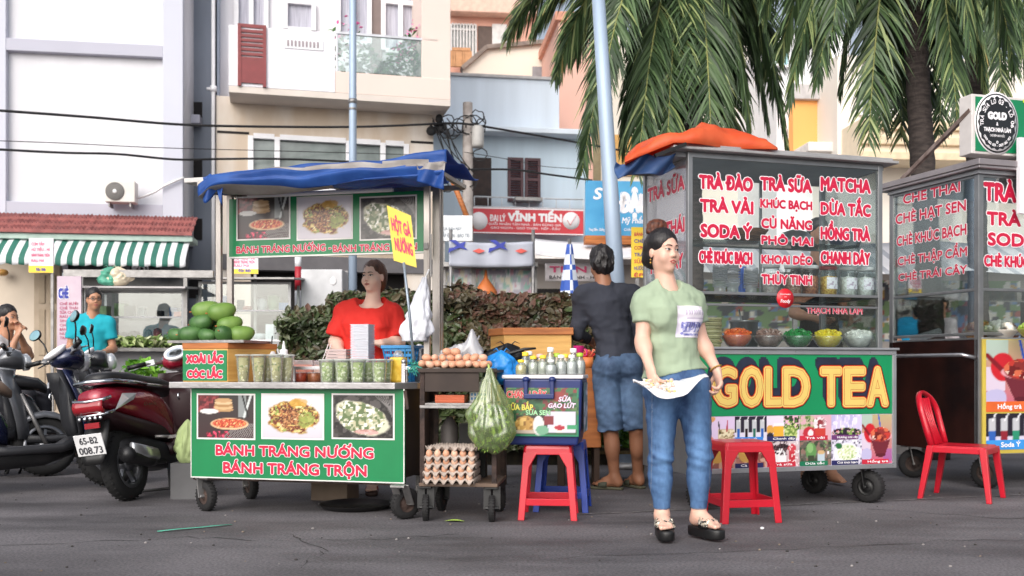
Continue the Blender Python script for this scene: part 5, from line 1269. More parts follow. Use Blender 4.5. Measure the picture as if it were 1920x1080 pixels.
m=MB();m.box(-.022,.022,-.02,.02,.2,.23);m.build('flap',whitep,T)
to=mat('orange_tarpaulin','#e0582c',.5,scale=4,col2='#ee7346',lit=.3,bump=.2,bscale=12);tbl=mat('dark_blue_tarpaulin','#33507f',.5,scale=5,col2='#46669a',lit=.3,bump=.2,bscale=12)
def otp(u,v):
	px=1172+(1453-1172)*u
	prof=[(0,.0),(.08,.045),(.25,.075),(.40,.10),(.50,.165),(.62,.165),(.8,.13),(.93,.085),(1,.0)]
	for(a,ha),(b,hb)in zip(prof[:-1],prof[1:]):
		if a<=u<=b:hh=ha+(hb-ha)*(u-a)/(b-a);break
	yv=-.05+.60*v;s=math.sin(math.pi*min(1,max(0,v*.92+.08)))**.6 if v>.02 else 0
	x=gx(px,290,yv);z=RT+.03+hh*s+.05*(n1(u*6,v*4,0,1)-.5)*s+.035*(n1(u*14+v*5,v*9,0,3)-.5)*s+.035*abs(n1(u*8+v*4,v*5,0,7)-.5)*s+.02*abs(math.sin(u*17+v*6))*s
	if x<RX0:z-=(RX0-x)*.42*(1+.2*math.sin(v*9))
	return(x,yv+.03*math.sin(u*11),z)
T=thing('tarpaulin','crumpled orange tarpaulin heaped on the roof of the glass tea cart','tarpaulin',(0,0,0),fr=RC)
m=MB();m.grid(otp,70,26);m.build('sheet',to,T,solid=.006,fix=False)
def btp(u,v):
	px=1153+(1262-1153)*u;py0=305-18*u+6*math.sin(u*9);py1=338-10*math.sin(u*5)-34*u**3
	a=RC.hit(px,py0+(py1-py0)*v,.05);return(a[0],.03+.03*math.sin(u*12+v*4)+.16*(1-v)*0,a[1])
T=thing('tarpaulin','dark blue tarpaulin corner drooping off the roof edge below the orange one','tarpaulin',(0,0,0),fr=RC)
m=MB();m.grid(btp,34,14);m.build('sheet',tbl,T,solid=.006,fix=False)
m=MB();a,b=RC.hit(1228,292,-.07),RC.hit(1286,270,-.07);m.bar((a[0],-.07,a[1]),(b[0],-.07,b[1]),.02,.02);m.build('batten',blackp,T)
TC=Fr(3.376,7.2,18);TS=Fr(*TC.w(0,0)[:2],18-90)
C3=thing('dessert_cart','glass dessert cart with dark polished side and drink posters, by the red chair','food cart',(0,0,0),fr=TC)
tz=lambda px,py,y=0.:TC.hit(px,py,y)[1];tx_=lambda px,py=600,y=0.:TC.hit(px,py,y)[0]
sz_=lambda px,py:TS.hit(px,py)[1];sx_=lambda px,py=600:TS.hit(px,py)[0]
TD=-sx_(1668,500);TW=1.5
b0,b1=tz(1860,850),tz(1840,636);rt=tz(1836,318)
m=MB();m.box(.0,.012,.012,TD,b0,b1-.003);m.build('side_panel',mat('polished_dark_steel','#3a2b2b',.18,.75,.3,2.2,col2='#6d4038'),C3)
m=MB();m.box(0,TW,TD-.012,TD,b0,b1).box(.012,TW,.012,TD-.012,b0,b0+.02).box(0,TW,-.0,.012,b0,b0+.03).box(0.03,TW,-.01,TD,b1,b1+.014);m.build('base_frame',alum,C3,bev=.002)
m=MB()
for(x,y)in((0,0),(0,TD-.04),(TW-.04,0),(TW-.04,TD-.04)):m.box(x,x+.045,y,y+.045,b0,rt-.002)
z2=tz(1840,640)
for z in(tz(1840,545),rt-.05,b1+.03):m.box(.045,TW-.04,.004,.03,z,z+.022).box(.004,.03,.045,TD-.04,z-.001,z+.021)
m.build('corner_post',pm_,C3,bev=.003)
m=MB();m.box(.010,.014,.045,TD-.04,b1+.05,rt-.05);sgl=m.build('side_glass',glass2,C3)
m=MB();m.box(.045,TW-.04,.010,.014,b1+.05,rt-.05);fgl=m.build('front_glass',glass2,C3)
m=MB();m.box(.05,TW-.05,.05,TD-.05,tz(1840,545),tz(1840,545)+.006);m.build('shelf',glassmat('shelf_glass',base=.12),C3)
r0=rt;m=MB();m.box(-.06,TW,-.07,TD+.06,r0,r0+.02).box(-.07,TW,-.08,TD+.07,r0+.021,r0+.065);m.build('roof',mat('roof_sheet_mauve','#a29a9c',.4,.6,.12,4,.08,30),C3,bev=.004)
m=MB();m.box(-.02,TW-.05,-.02,TD,r0-.03,r0-.003);m.build('ceiling_board',mat('dark_ceiling','#6d6f73',.6),C3)
m=MB();pts=[TS.hit(1676,660,-.09),TS.hit(1828,665,-.09)]
y0,y1=-pts[0][0],-pts[1][0];zr=pts[1][1]
m.tube([(-.005,TD-.05,zr-.02),(-.09,TD-.06,zr),(-.09,.06,zr),(-.005,.03,zr-.02)],.015,10);m.build('push_rail',steel,C3)
m=MB();kk=dict(fill=0,line=1,bold=.03,outl=.13)
def onside(p):return(p[1],-p[0],p[2])
for s,p0,p1,q0,q1 in(('CHÈ THÁI',1692,1799,352,371),('CHÈ HẠT SEN',1678,1810,388,408),('CHÈ KHÚC BẠCH',1680,1811,431,451),('CHÈ THẬP CẨM',1682,1812,472,489),('CHÈ TRÁI CÂY',1683,1812,505,520)):
	mm_=MB();letter(mm_,s,sx_(p0,(q0+q1)/2),sx_(p1,(q0+q1)/2),sz_((p0+p1)/2,q1),sz_((p0+p1)/2,q0),.007,fn=onside,**kk)
	m.add(mm_.v,mm_.f,mm_.m)
m.build('side_lettering',[redt,whitet],sgl,fix=False)
m=MB();kk=dict(fill=0,line=1,bold=.05,outl=.11)
for s,p0,q0,q1,wd in(('TRÀ ĐÀO',1845,343,379,.68),('TRÀ VẢI',1851,398,424,.60),('SODA Ý',1853,437,462,.6),('CHÈ KHÚC BẠCH',1846,479,501,.66)):
	x0=tx_(p0,400);letter(m,s,x0,x0+wd,tz(p0+40,q1),tz(p0+40,q0),.007,**kk)
m.build('front_lettering',[redt,whitet],fgl,fix=False)
pa,pb=tx_(1846),TW-.02;zq1,zq0,zq2=tz(1870,636),tz(1870,772),tz(1870,843)
po=MB().box(pa-.03,pb,-.014,-.003,tz(1870,850),zq1).build('poster_board',mat('poster_yellow','#c9b24a',.4,coat=.3),C3)
m=MB();pic_tea(60,70,.8).onto(m,pa,pa+.56,zq0,zq1-.004,-.0155);pic_glasses(5,['#2f5fb0','#8c2230','#2a8b6a','#c98a2a'],bg='#cfc9dc',top='#241f2c').onto(m,pa,pa+.56,zq2,zq0-.012,-.0155)
pic_tea(40,60,.8).onto(m,pa+.57,pb-.01,zq2,zq1-.004,-.0155);m.build('poster_photo',vcolmat('printed_picture_glossy',.25,coat=.5),po,fix=False)
m=MB();m.box(pa,pa+.5,-.018,-.0165,zq0,zq0+.075,1);letter(m,'Hồng trà',pa+.10,pa+.32,zq0+.02,zq0+.055,-.019,0,bold=.035);m.box(pa,pa+.5,-.018,-.0165,zq2,zq2+.07,2);letter(m,'Soda Ý',pa+.13,pa+.31,zq2+.018,zq2+.055,-.019,0,bold=.035)
m.build('caption_lettering',[whitet,mat('caption_orange','#d9642c',.4),mat('caption_sky','#3a8fd8',.4)],po,fix=False)
for(x,y,r,sp)in((.12,.05,.115,18),(.1,TD-.16,.115,55)):
	caster(C3,x,y,r,.06,sp);fork(C3,x,y,r,b0,.085,.03,sp)
caster(C3,1.3,.1,.115,.06,0);fork(C3,1.3,.1,.115,b0,.085,.03,0)
for i,(pxs,c1,c2,lb,yy)in enumerate(((1722,'#9c5f3c','#d9a57a','tray of reddish brown dessert under cling film',.0),(1760,'#b9b2a6','#dcd6cc','tray wrapped in cloudy film',0),(1822,'#7f9a3a','#b3c35c','lime green bowl at the corner post',0),(1885,'#5d2c20','#9c5a3c','heap of dark reddish fruit',1))):
	if yy==0:x,y=.28,-TS.hit(pxs,610,-.28)[0]
	else:y=.3;x=tx_(pxs,610,.3)
	T=thing('dessert_dish',lb+' inside the dessert cart','dish',(x,y,b1+.016),fr=TC,group='dishes inside the dessert cart')
	MB().lathe([(.08,0),(.12,.05),(.125,.055),(.115,.055),(.075,.01),(.001,.01)],20).build('dish',mat('dish_%d'%i,c2,.4),T)
	m=MB();rg=random.Random(i)
	for _ in range(50):a,q=rg.uniform(0,6.28),.1*math.sqrt(rg.random());m.ell((q*math.cos(a),q*math.sin(a),.05+.07*(1-(q/.11)**2)),rg.uniform(.014,.026),8,6,rg.randrange(2))
	m.build('dessert',[mat('dessert_%d'%i,c1,.35,scale=20,var=.3),mat('dessert_b%d'%i,c2,.35)],T,fix=False)
T=thing('film_roll','white roll of cling film lying inside the side pane of the dessert cart','roll',(.2,TD-.18,b1+.05),fr=TC);o=MB();o.lathe([(.012,-.15),(.03,-.15),(.03,.15),(.012,.15)],18,M=Matrix.Rotation(R(80),4,'X'));o.build('roll',whitep,T)
GS=Fr(*TC.w(tx_(1822,230),0)[:2],16)
T=thing('emblem_sign','green light box sign with a round black gold emblem on the dessert cart roof','sign',(0,0,0),fr=GS)
e_=lambda px,py,y=0.:GS.hit(px,py,y)
a=e_(1830,288);b=e_(1830,176);EW=1.1;ez0,ez1=a[1],b[1]
MB().box(0,EW,0,.13,ez0,ez1).build('casing',mat('sign_casing','#cfc9c6',.5,var=.08),T,bev=.006)
fa=MB().box(.03,EW-.02,-.006,-.0005,ez0+.02,ez1-.02).build('face',mat('emerald_face','#0c7a4e',.35,var=.05),T)
c=e_(1869,231,-.01);rr=(e_(1910,231)[0]-e_(1828,231)[0])/2*1.0;rz_=rr*1.0
Mx=lambda y:Matrix.Translation((c[0],y,c[1]))@Matrix.Rotation(R(90),4,'X')@Matrix.Scale(1.18,4,(0,1,0))
m=MB()
m.lathe([(rr,0),(rr,.001),(.001,.001)],40,m=0,M=Mx(-.0065));m.lathe([(rr*.95,0),(rr*.95,.001),(.001,.001)],40,m=1,M=Mx(-.0085));m.lathe([(rr*.90,0),(rr*.90,.001),(.001,.001)],40,m=0,M=Mx(-.0105))
sc_=MB();n=20;pts=[]
for i in range(n*4):
	t=2*math.pi*i/(n*4);q=rr*(.84+.03*math.cos(t*n));pts.append((c[0]+q*math.cos(t),c[1]+q*1.18*math.sin(t)))
m.prism(pts,-.0135,-.0125,1)
def arc(m,s,r,a0,a1,h,flip=False):
	n=len(s)
	for i,ch in enumerate(s):
		if ch==' ':continue
		t=R(a0+(a1-a0)*(i+.5)/n);tmp=MB();w=h*.7*(.45 if ch in '-.·I1' else 1);letter(tmp,ch,-w/2,w/2,-h/2,h/2,0,0,bold=.02)
		rot=t-math.pi/2 if not flip else t+math.pi/2;cs,sn=math.cos(rot),math.sin(rot)
		m.add([(c[0]+r*math.cos(t)+p[0]*cs-p[2]*sn,-.0145+p[1],c[1]+(r*math.sin(t)+p[0]*sn+p[2]*cs)*1.18)for p in tmp.v],tmp.f,0)
arc(m,'TRÀ SỮA LÔ 03 - LÔ 06',rr*.70,190,-10,rr*.16);arc(m,'0909 662 609 - 0909 062 913',rr*.72,215,325,rr*.09,True)
def cl(s,w,z,h,**k):letter(m,s,c[0]-w*rr,c[0]+w*rr,c[1]+z*rr,c[1]+(z+h)*rr,-.0145,0,**k)
cl('GOLD',.44,.12,.30,bold=.07);cl('&',.05,-.10,.14);cl('THẠCH NHÀ LÀM',.62,-.34,.16,bold=.04);cl('CHỢ ĐÊM NINH KIỀU',.34,-.52,.08,bold=.01);cl('o',.05,-.78,.16,bold=.03)
m.build('emblem_lettering',[whitet,mat('emblem_black','#1c1e22',.4)],fa,fix=False)
m=MB();x0=e_(1918,185,-.01)[0];letter(m,'TRÀ SỮA',x0,EW-.06,ez0+.3,ez0+.42,-.008,bold=.04);m.build('lettering',mat('lime_lettering','#d4df3a',.4),fa,fix=False)
m=MB();pp=TC.hit(1746,306,.3);s_w=TC.w(pp[0],.3,rt+.06)
loc=lambda w:(GS.u.dot(Vector(w[:2])-GS.o),GS.v.dot(Vector(w[:2])-GS.o),w[2])
A_=loc(TC.w(-.05,.75,rt+.06));B_=(.01,.02,e_(1822,205)[1]);m.bar(A_,B_,.03,.03);m.build('brace',mat('rusty_brace','#9a8a84',.6,.4,scale=12,col2='#6d5a52'),T)
o=MB().box(0,.3,0,.03,0,.55).build('white_board',white);place(o,(tx_(1912,300,-.1),-.10,tz(1915,400,-.1)),fr=TC);tag(o,'plain white board hanging below the green emblem sign at the picture edge','board')
skin_l=mat('fair_skin','#dcb09c',.48,var=.05,scale=9,sss=.12);skin_m=mat('tan_skin','#b58468',.5,var=.06,scale=9,sss=.1);skin_d=mat('brown_skin','#9a6a50',.5,var=.07,scale=9,sss=.08)
eye_w=mat('eye_white','#d9d2cf',.25);eye_d=mat('dark_iris','#17100e',.15);lash=mat('lash_black','#1a1211',.6);brow_m=mat('eyebrow_brown','#3a2a25',.8)
lip_r=mat('lip_red','#b8615a',.4);lip_p=mat('lip_pink','#b06a60',.45)
hair_k=mat('black_hair','#131113',.42,scale=60,stretch=(1,1,.15),col2='#231e1f',bump=.35,bscale=90)
hair_b=mat('brown_hair','#4a2d22',.45,scale=60,stretch=(1,1,.15),col2='#6d4632',bump=.35,bscale=90)
def V3(*a):return Vector(a)
def hmat(o,yaw,s,pitch=0.,roll=0.):
	return Matrix.Translation(o)@Matrix.Rotation(R(yaw),4,'Z')@Matrix.Rotation(R(pitch),4,'X')@Matrix.Rotation(R(roll),4,'Y')@Matrix.Scale(s,4)
def hand(v,wr,d,pn,curl,s=1.,side=1,k=.004,spread=1.):
	"""palm, four unequal fingers and a thumb; d: wrist to knuckles, pn: way the palm looks, side: thumb side"""
	wr,d,pn=Vector(wr),Vector(d).normalized(),Vector(pn);pn=(pn-d*pn.dot(d)).normalized();sd=d.cross(pn).normalized()*side
	kn=wr+d*.085*s
	v.cone(wr-d*.015*s,wr+d*.03*s,.023*s,.029*s,.012,flat=(pn,.62));
	v.cone(wr+d*.028*s+sd*.008*s,kn-d*.006*s+sd*.012*s,.026*s,.025*s,.012,flat=(pn,.5));v.cone(wr+d*.028*s-sd*.008*s,kn-d*.010*s-sd*.014*s,.026*s,.023*s,.012,flat=(pn,.5))
	for i,(o,L)in enumerate(((.030,.95),(.011,1.06),(-.009,1.0),(-.028,.8))):
		p=kn+sd*o*s*spread-d*(.012*s if i==3 else.002*s);q=d.copy();c=curl[i]if isinstance(curl,(list,tuple))else curl
		for j,(l,r0,r1)in enumerate(((.043,.0100,.0092),(.027,.0092,.0084),(.021,.0084,.0070))):
			ax=d.cross(pn).normalized();q=Matrix.Rotation(R(c*(.8,1.1,.7)[j]),3,ax)@q
			e=p+q*l*L*s;v.cone(p,e,r0*s,r1*s,k);p=e
	p=wr+d*.022*s+sd*.022*s;q=(d*.62+sd*.66+pn*.42).normalized()
	for l,r0,r1 in((.034,.0135,.0115),(.028,.0112,.0100),(.022,.0100,.0080)):
		e=p+q*l*s;v.cone(p,e,r0*s,r1*s,.006);p=e;q=(q*.8+d*.45+pn*.12).normalized()
def foot(v,an,d,s=1.,toes=True,k=.012):
	an,d=Vector(an),Vector(d).normalized();up=V3(0,0,1);sd=d.cross(up)
	z0=an.z-.062*s
	b=lambda f,o,z:V3(*(an+d*f*s+sd*o*s)[:2],z0+z*s)
	v.cone(an,b(-.02,0,.03),.036*s,.030*s,.02);v.cone(b(-.025,0,.026),b(.05,0,.03),.030*s,.033*s,.02);v.cone(an+V3(0,0,-.01),b(.075,.0,.032),.034*s,.026*s,.025)
	v.cone(b(.05,.012,.025),b(.115,.018,.016),.028*s,.021*s,.015);v.cone(b(.05,-.012,.024),b(.11,-.02,.014),.027*s,.019*s,.015)
	if toes:
		for o,l,r in((.030,.165,.0125),(.013,.167,.0095),(-.002,.160,.009),(-.016,.150,.0085),(-.029,.138,.008)):v.cone(b(.115,o*.85,.014),b(l-.008,o*1.05,.010),r*1.1*s,r*s,.005)
def head(v,M,female=True,k=.018):
	s=M.to_scale()[0];P=lambda*a:M@Vector(a);Rm=M.to_3x3().normalized()
	el=lambda c,r,k_=k,op='u':v.ell(P(*c),[x*s for x in r],k_*s,op,Rm)
	co_=lambda a,b,r0,r1,k_=.012,op='u':v.cone(P(*a),P(*b),r0*s,r1*s,k_*s,op)
	el((0,.012,.045),(.074,.094,.086));el((0,-.020,-.028),(.064,.066,.072),.03);el((0,-.012,-.066),(.050,.056,.042),.03)
	el((0,-.064,-.090),(.022,.019,.019),.03)
	for q in(-1,1):
		el((q*.036,-.056,-.030),(.031,.027,.033),.025);co_((q*.012,-.080,.033),(q*.042,-.068,.034),.012,.010,.015)
		el((q*.031,-.093,.011),(.018,.011,.011),.014,'s');el((q*.031,-.0725,.010),(.0175,.0150,.013),.006)
		el((q*.075,.014,-.004),(.009,.019,.031),.008);el((q*.0125,-.088,-.0265),(.0095,.010,.0080),.008)
	co_((0,-.080,.018),(0,-.091,-.014),.0085,.0105,.016);el((0,-.0945,-.021),(.0130,.0115,.0100),.009)
	co_((-.017,-.083,-.0525),(.017,-.083,-.0525),.0075,.0075,.009);co_((0,-.0885,-.0515),(0,-.0885,-.0515),.0075,.0075,.008);co_((-.012,-.083,-.0635),(.012,-.083,-.0635),.0085,.0085,.009)
	co_((-.02,-.093,-.0575),(.02,-.093,-.0575),.003,.003,.004,'s')
def patch(v,M,pts,nu,nv,off=.0009,y0=-.16,y1=.08):
	"""a thin skin following the surface: pts(u, v) gives (x, z) in the frame M; rays run along +y of M"""
	UV=[(i/nu,j/nv)for i in range(nu+1)for j in range(nv+1)];XZ=np.array([pts(*q)for q in UV])
	ys=np.linspace(y0,y1,121);Mi=np.array(M)
	loc=np.ones((len(UV),len(ys),4));loc[...,0]=XZ[:,None,0];loc[...,2]=XZ[:,None,1];loc[...,1]=ys[None]
	Wp=(loc@Mi.T)[...,:3];F=v.val(Wp.reshape(-1,3)).reshape(len(UV),-1)
	ins=F<0;first=np.where(ins.any(1),ins.argmax(1),len(ys)-1);first=np.maximum(first,1);r=np.arange(len(UV))
	f0,f1=F[r,first-1],F[r,first];t=np.clip(f0/np.where(f0!=f1,f0-f1,1),0,1);y=ys[first-1]+t*(ys[1]-ys[0])
	sc=M.to_scale()[0];vs=[M@Vector((XZ[i,0],y[i]-off/sc,XZ[i,1]))for i in range(len(UV))]
	fs=[(i*(nv+1)+j,(i+1)*(nv+1)+j,(i+1)*(nv+1)+j+1,i*(nv+1)+j+1)for i in range(nu)for j in range(nv)]
	return vs,fs
def face(parent,v,M,lipm=lip_p,browm=brow_m,smile=.0,brow_th=1.):
	for q in(-1,1):
		def alm(u,w,a=.0165,b=.0062):x=(u-.5)*2;return(q*.031+x*a,.0105+q*x*.0012+(w-.5)*2*b*(1-abs(x)**2.2)+.0006)
		vs,fs=patch(v,M,alm,10,4,.0006);e=MB().add(vs,fs,0,True).build('eye',eye_w,parent,fix=False)
		vs,fs=patch(v,M,lambda u,w:(q*.031+.0064*math.cos(u*2*math.pi)*w*1.05,.0108+.0054*math.sin(u*2*math.pi)*w),14,2,.0013);MB().add(vs,fs,0,True).build('iris',eye_d,e,fix=False)
		def lid(u,w):x=(u-.5)*2;return(q*.031+x*.0172,.0108+q*x*.0016+.0056*(1-abs(x)**2.2)+(w-.35)*.0040)
		vs,fs=patch(v,M,lid,10,2,.0018);MB().add(vs,fs,0,True).build('eyelash',lash,parent,fix=False)
		def brw(u,w):x=u;return(q*(.012+x*.036),.0315+.007*math.sin(x*2.5)-x*.004+(w-.5)*.0075*brow_th*(1-.65*x**2))
		vs,fs=patch(v,M,brw,10,2,.0008);MB().add(vs,fs,0,True).build('eyebrow',browm,parent,fix=False)
	def mo(u,w):x=(u-.5)*2;return(x*.0245,-.0575+smile*.006*x*x+(w-.45)*2*.0115*(1-abs(x)**1.9)+(.0015*math.cos(x*7)*(w>.6)))
	vs,fs=patch(v,M,mo,12,6,.0006);MB().add(vs,fs,0,True).build('mouth',lipm,parent,fix=False)
	def ml(u,w):x=(u-.5)*2;return(x*.023,-.0572+smile*.006*x*x+(w-.5)*.0028*(1-x*x))
	vs,fs=patch(v,M,ml,10,1,.0012);MB().add(vs,fs,0,True).build('lip_line',mat('lip_line','#6d2c2a',.6),parent,fix=False)
	m=MB()
	for q in(-1,1):
		vs,fs=patch(v,M,lambda u,w:(q*.0065+.0042*math.cos(u*2*math.pi)*w,-.0318+.0022*math.sin(u*2*math.pi)*w),10,1,.0006);m.add(vs,fs,0,True)
	m.build('nostril',mat('nostril_shade','#9a6a5c',.8),parent,fix=False)
def fold(amp,sx,sy,sz,seed=0):
	def f(x,y,z):return amp*(vnoise(x*sx,y*sy,z*sz,seed)-.5)*2+amp*.5*(vnoise(x*sx*2.1,y*sy*2.1,z*sz*2.1,seed+1)-.5)*2
	return f
def torso(v,p,g,inf=0.,female=True,lower=True,k=.04):
	"""trunk volumes shared by the body and by the clothes over it"""
	fx=V3(math.sin(R(p['yaw'])),-math.cos(R(p['yaw'])),0);lx_=V3(-fx.y,fx.x,0);ch,wa,hi=Vector(p['chest']),Vector(p['waist']),Vector(p['hip'])
	fl=(fx,.70)
	v.cone(ch,wa,.142*g[0]+inf,.128*g[1]+inf,k,flat=fl);v.cone(wa,hi,.128*g[1]+inf,.158*g[2]+inf,k,flat=(fx,.72))
	nb=Vector(p['neck'])
	v.cone(ch+V3(0,0,.05),nb-V3(0,0,.05),.138*g[0]+inf,.075*g[0]+inf,k,flat=(fx,.68))
	for q,sh in((1,p['shL']),(-1,p['shR'])):
		sh=Vector(sh);v.cone(nb*.35+sh*.65-V3(0,0,.02),sh,.060*g[0]+inf,.052*g[0]+inf,.035);v.cone(ch+lx_*q*.06,sh-V3(0,0,.03),.085*g[0]+inf,.052*g[0]+inf,.05,flat=fl)
		if female:v.ell(ch+lx_*q*.070+fx*(.082*g[0])+V3(0,0,-.015),(.066*g[0]+inf,.060*g[0]+inf,.068*g[0]+inf),.04)
		if lower:v.ell(hi+lx_*q*.075-fx*.045+V3(0,0,-.03),(.088*g[2]+inf,.088*g[2]+inf,.095*g[2]+inf),.04)
	return fx,lx_
def person(lbl,loc,p,g=(1,1,1),skin=skin_l,h=.008,female=True,top=None,pants=None,hair=None,feetopt=True,face_kw=None,hs=.9,hands=None,grp=None,arm_r=1.,leg_r=1.):
	T=thing('person',lbl,'person',loc,group=grp)
	b=Vol();fx,lv=torso(b,p,g,-.014,female)
	M=hmat(p['head'],p['hyaw'],hs,p.get('pitch',0),p.get('roll',0));hc=M@V3(0,.01,-.05)
	nb=Vector(p['neck']);b.cone(nb-V3(0,0,.05),hc,.062*(.9 if female else 1.05),.045 if female else.055,.022)
	for q in 'LR':
		sh,el,wr=[Vector(p[a+q])for a in('sh','el','wr')]
		b.cone(sh,el,.046*arm_r,.037*arm_r,.025);b.cone(el,wr,.039*arm_r,.0255*arm_r,.02);d=(wr-el);b.ell(el+d*.25,(.041*arm_r,)*3,.03)
		hi,kn,an=[Vector(p[a+q])for a in('hip','kn','an')]
		b.cone(hi,kn,.072*leg_r,.048*leg_r,.04);b.cone(kn,an,.053*leg_r,.036*leg_r,.02);b.ell(kn*.68+an*.32-fx*.015,(.050*leg_r,.050*leg_r,.10),.03)
		foot(b,an,p['ft'+q],.95 if female else 1.05,feetopt)
		hd=(hands or{}).get(q,{});hand(b,wr,hd.get('d',wr-el),hd.get('pn',-lv if q=='L' else lv),hd.get('curl',22),hd.get('s',.92),hd.get('side',1))
	nb_=len(b.p);head(b,M,female);body=b.build('body',skin,T,h)
	if face_kw is not None:face(T,b,M,**face_kw)
	return T,b,M,fx,lv
def shirt(T,p,g,m,inf=.012,female=True,sleeve=.55,sl_r=(.066,.062),hem=None,neck=(.075,.07),h=.008,hemn=(0,0,-1),amp=.006,name='shirt',lsl=None,drape=0.,nsc=None):
	v=Vol();fx,lv=torso(v,p,g,inf,female,lower=hem is not None and Vector(hem).z<Vector(p['hip']).z+.12,k=.035)
	if drape:wa=Vector(p['waist']);v.cone(Vector(p['chest']),wa+V3(0,0,-.12),.15*g[0]+inf+drape*.5,.15*g[1]+inf+drape,.05,flat=(fx,.78))
	v.plane(hem,hemn)
	for q in 'LR':
		sh,el,wr=[Vector(p[a+q])for a in('sh','el','wr')]
		if sleeve<=1:v.cone(sh,sh+(el-sh)*sleeve,sl_r[0],sl_r[1],.025,cut=.0)
		else:
			v.cone(sh,el,sl_r[0],sl_r[1],.02);v.cone(el,el+(wr-el)*(sleeve-1),sl_r[1],sl_r[1]*.78,.015,cut=0)
	nb=Vector(p['neck'])
	nc=nb+fx*(nsc[0]if nsc else.035)+V3(0,0,nsc[1]if nsc else.035)
	v.ell(nc,(neck[0],neck[0],neck[1]),.006,'s')
	f1=fold(amp,9,9,16,3);f2=fold(amp*.8,30,30,11,8)
	o=v.build(name,m,T,h,disp=lambda x,y,z:f1(x,y,z)+f2(x,y,z)*.6)
	return v
def trousers(T,p,g,m,frac=(1,.93),inf=.010,r=(.098,.066,.060,.045),h=.008,top=None,amp=.004,name='jeans',leg_r=1.,colfn=None):
	v=Vol();fx=V3(math.sin(R(p['yaw'])),-math.cos(R(p['yaw'])),0);lv=V3(-fx.y,fx.x,0);hi=Vector(p['hip']);wa=Vector(p['waist'])
	v.cone(wa*.35+hi*.65,hi,.142*g[2]+inf,.160*g[2]+inf,.04,flat=(fx,.72))
	for q in(1,-1):v.ell(hi+lv*q*.075-fx*.045+V3(0,0,-.03),(.090*g[2]+inf,)*3,.04)
	v.plane(top,(0,0,1))
	for q in 'LR':
		a,kn,an=[Vector(p[s+q])for s in('hip','kn','an')]
		if frac[0]<1:v.cone(a,a+(kn-a)*frac[0],r[0],r[1],.025,cut=0)
		else:
			v.cone(a,kn,r[0],r[1],.03);e=kn+(an-kn)*frac[1];v.cone(kn,e,r[1]*.98,r[3],.02,cut=0)
			v.ell(kn*.66+an*.34-fx*.014,(r[2],r[2],.11),.03)
	f1=fold(amp,11,11,26,5);kz=(Vector(p['knL']).z+Vector(p['knR']).z)/2
	def dsp(x,y,z):
		w=np.exp(-((z-kz)/.10)**2)+.7*np.exp(-((z-hi.z+.10)/.07)**2)+.25
		return f1(x,y,z)*w+.0022*w*np.sin(z*95+x*40+9*vnoise(x*7,y*7,z*9,2))
	v.build(name,m,T,h,disp=dsp,colfn=colfn)
	return v
def denim(name,c1,c2):
	m=mat(name,c1,.75,scale=5,col2=c2,bump=.12,bscale=220,stretch=(1,1,.45),lo=.36,hi=.66,detail=6);return m
p=dict(yaw=20,hyaw=31,pitch=2,head=(-.088,-.01,1.474),neck=(-.066,.0,1.322),chest=(-.060,.0,1.150),waist=(-.045,0,1.01),hip=(-.012,.0,.815),shL=(.070,.045,1.226),shR=(-.190,-.045,1.220),elL=(.122,.045,1.013),elR=(-.204,-.07,1.015),wrL=(.188,-.01,.868),wrR=(-.180,-.175,.885),hipL=(.068,.01,.775),hipR=(-.092,-.01,.775),knL=(.098,-.02,.43),knR=(-.104,-.03,.425),anL=(.100,.02,.128),anR=(-.093,.0,.128),ftL=(.55,-.83,0),ftR=(.03,-1,0))
gW=(.89,.92,.98)
wl=((1275-960)/F_*5.13,5.13,0)
T,b,M,fx,lv=person('woman in a sage green printed t-shirt and skinny jeans holding a wrapped plate',wl,p,gW,skin_l,.0055,True,hs=.90,arm_r=.93,face_kw=dict(lipm=lip_r,smile=.15),hands=dict(L=dict(d=(.16,-.10,-1),pn=(-.95,-.2,0),curl=(38,44,48,52),side=1,s=.95),R=dict(d=(.12,-.55,-.8),pn=(.75,.1,-.35),curl=(34,38,40,42),side=-1,s=.95)))
sage=mat('sage_cotton','#98a88f',.85,scale=4,var=.06,bump=.06,bscale=200)
sv=shirt(T,p,gW,sage,.015,True,.54,(.056,.058),hem=(.06,0,.868),hemn=(.16,0,-1),neck=(.068,.074),h=.0055,amp=.0085,nsc=(.040,.018))
Mp=Matrix.Translation(Vector(p['chest'])+V3(.014,0,-.03))@Matrix.Rotation(R(20),4,'Z')
vs,fs=patch(sv,Mp,lambda u,w:(-.030+.165*u,-.085+.160*w),44,44,.0026,-.3,.1)
pt=Paint(44,44,'#d9d2de');pt.grad('#cfc9dd','#e2dbe2');pt.mask((pt.V<.5)*(pt.U>.25-.2*pt.V)*1.,'#8d8fc4',.8);pt.speck(['#5f62a8','#d9d6ea','#7d7fbb'],16,.6,(pt.V<.5)*(pt.U>.15)*1.)
pt.rect(.0,1,.0,.06,'#ded9e2')
for k in range(9):pt.rect(.27+.08*k,.31+.08*k,.72,.88,'#9a8fa8',.8);pt.rect(.32+.075*k,.36+.075*k,.30,.48,'#4d4a72',.8)
pt.rect(.30,.95,.58,.62,'#a89cb4',.7);pt.rect(.25,.97,.12,.16,'#e9e6f2',.8)
m=MB().add(vs,fs,0,True);c=np.ones((len(vs),4));c[:,:3]=pt.C.reshape(-1,3);m.col=c;m.build('shirt_print',vcolmat('shirt_print_ink',.8),T,fix=False)
dn=vcolmat('blue_denim',.75,bump=.15)
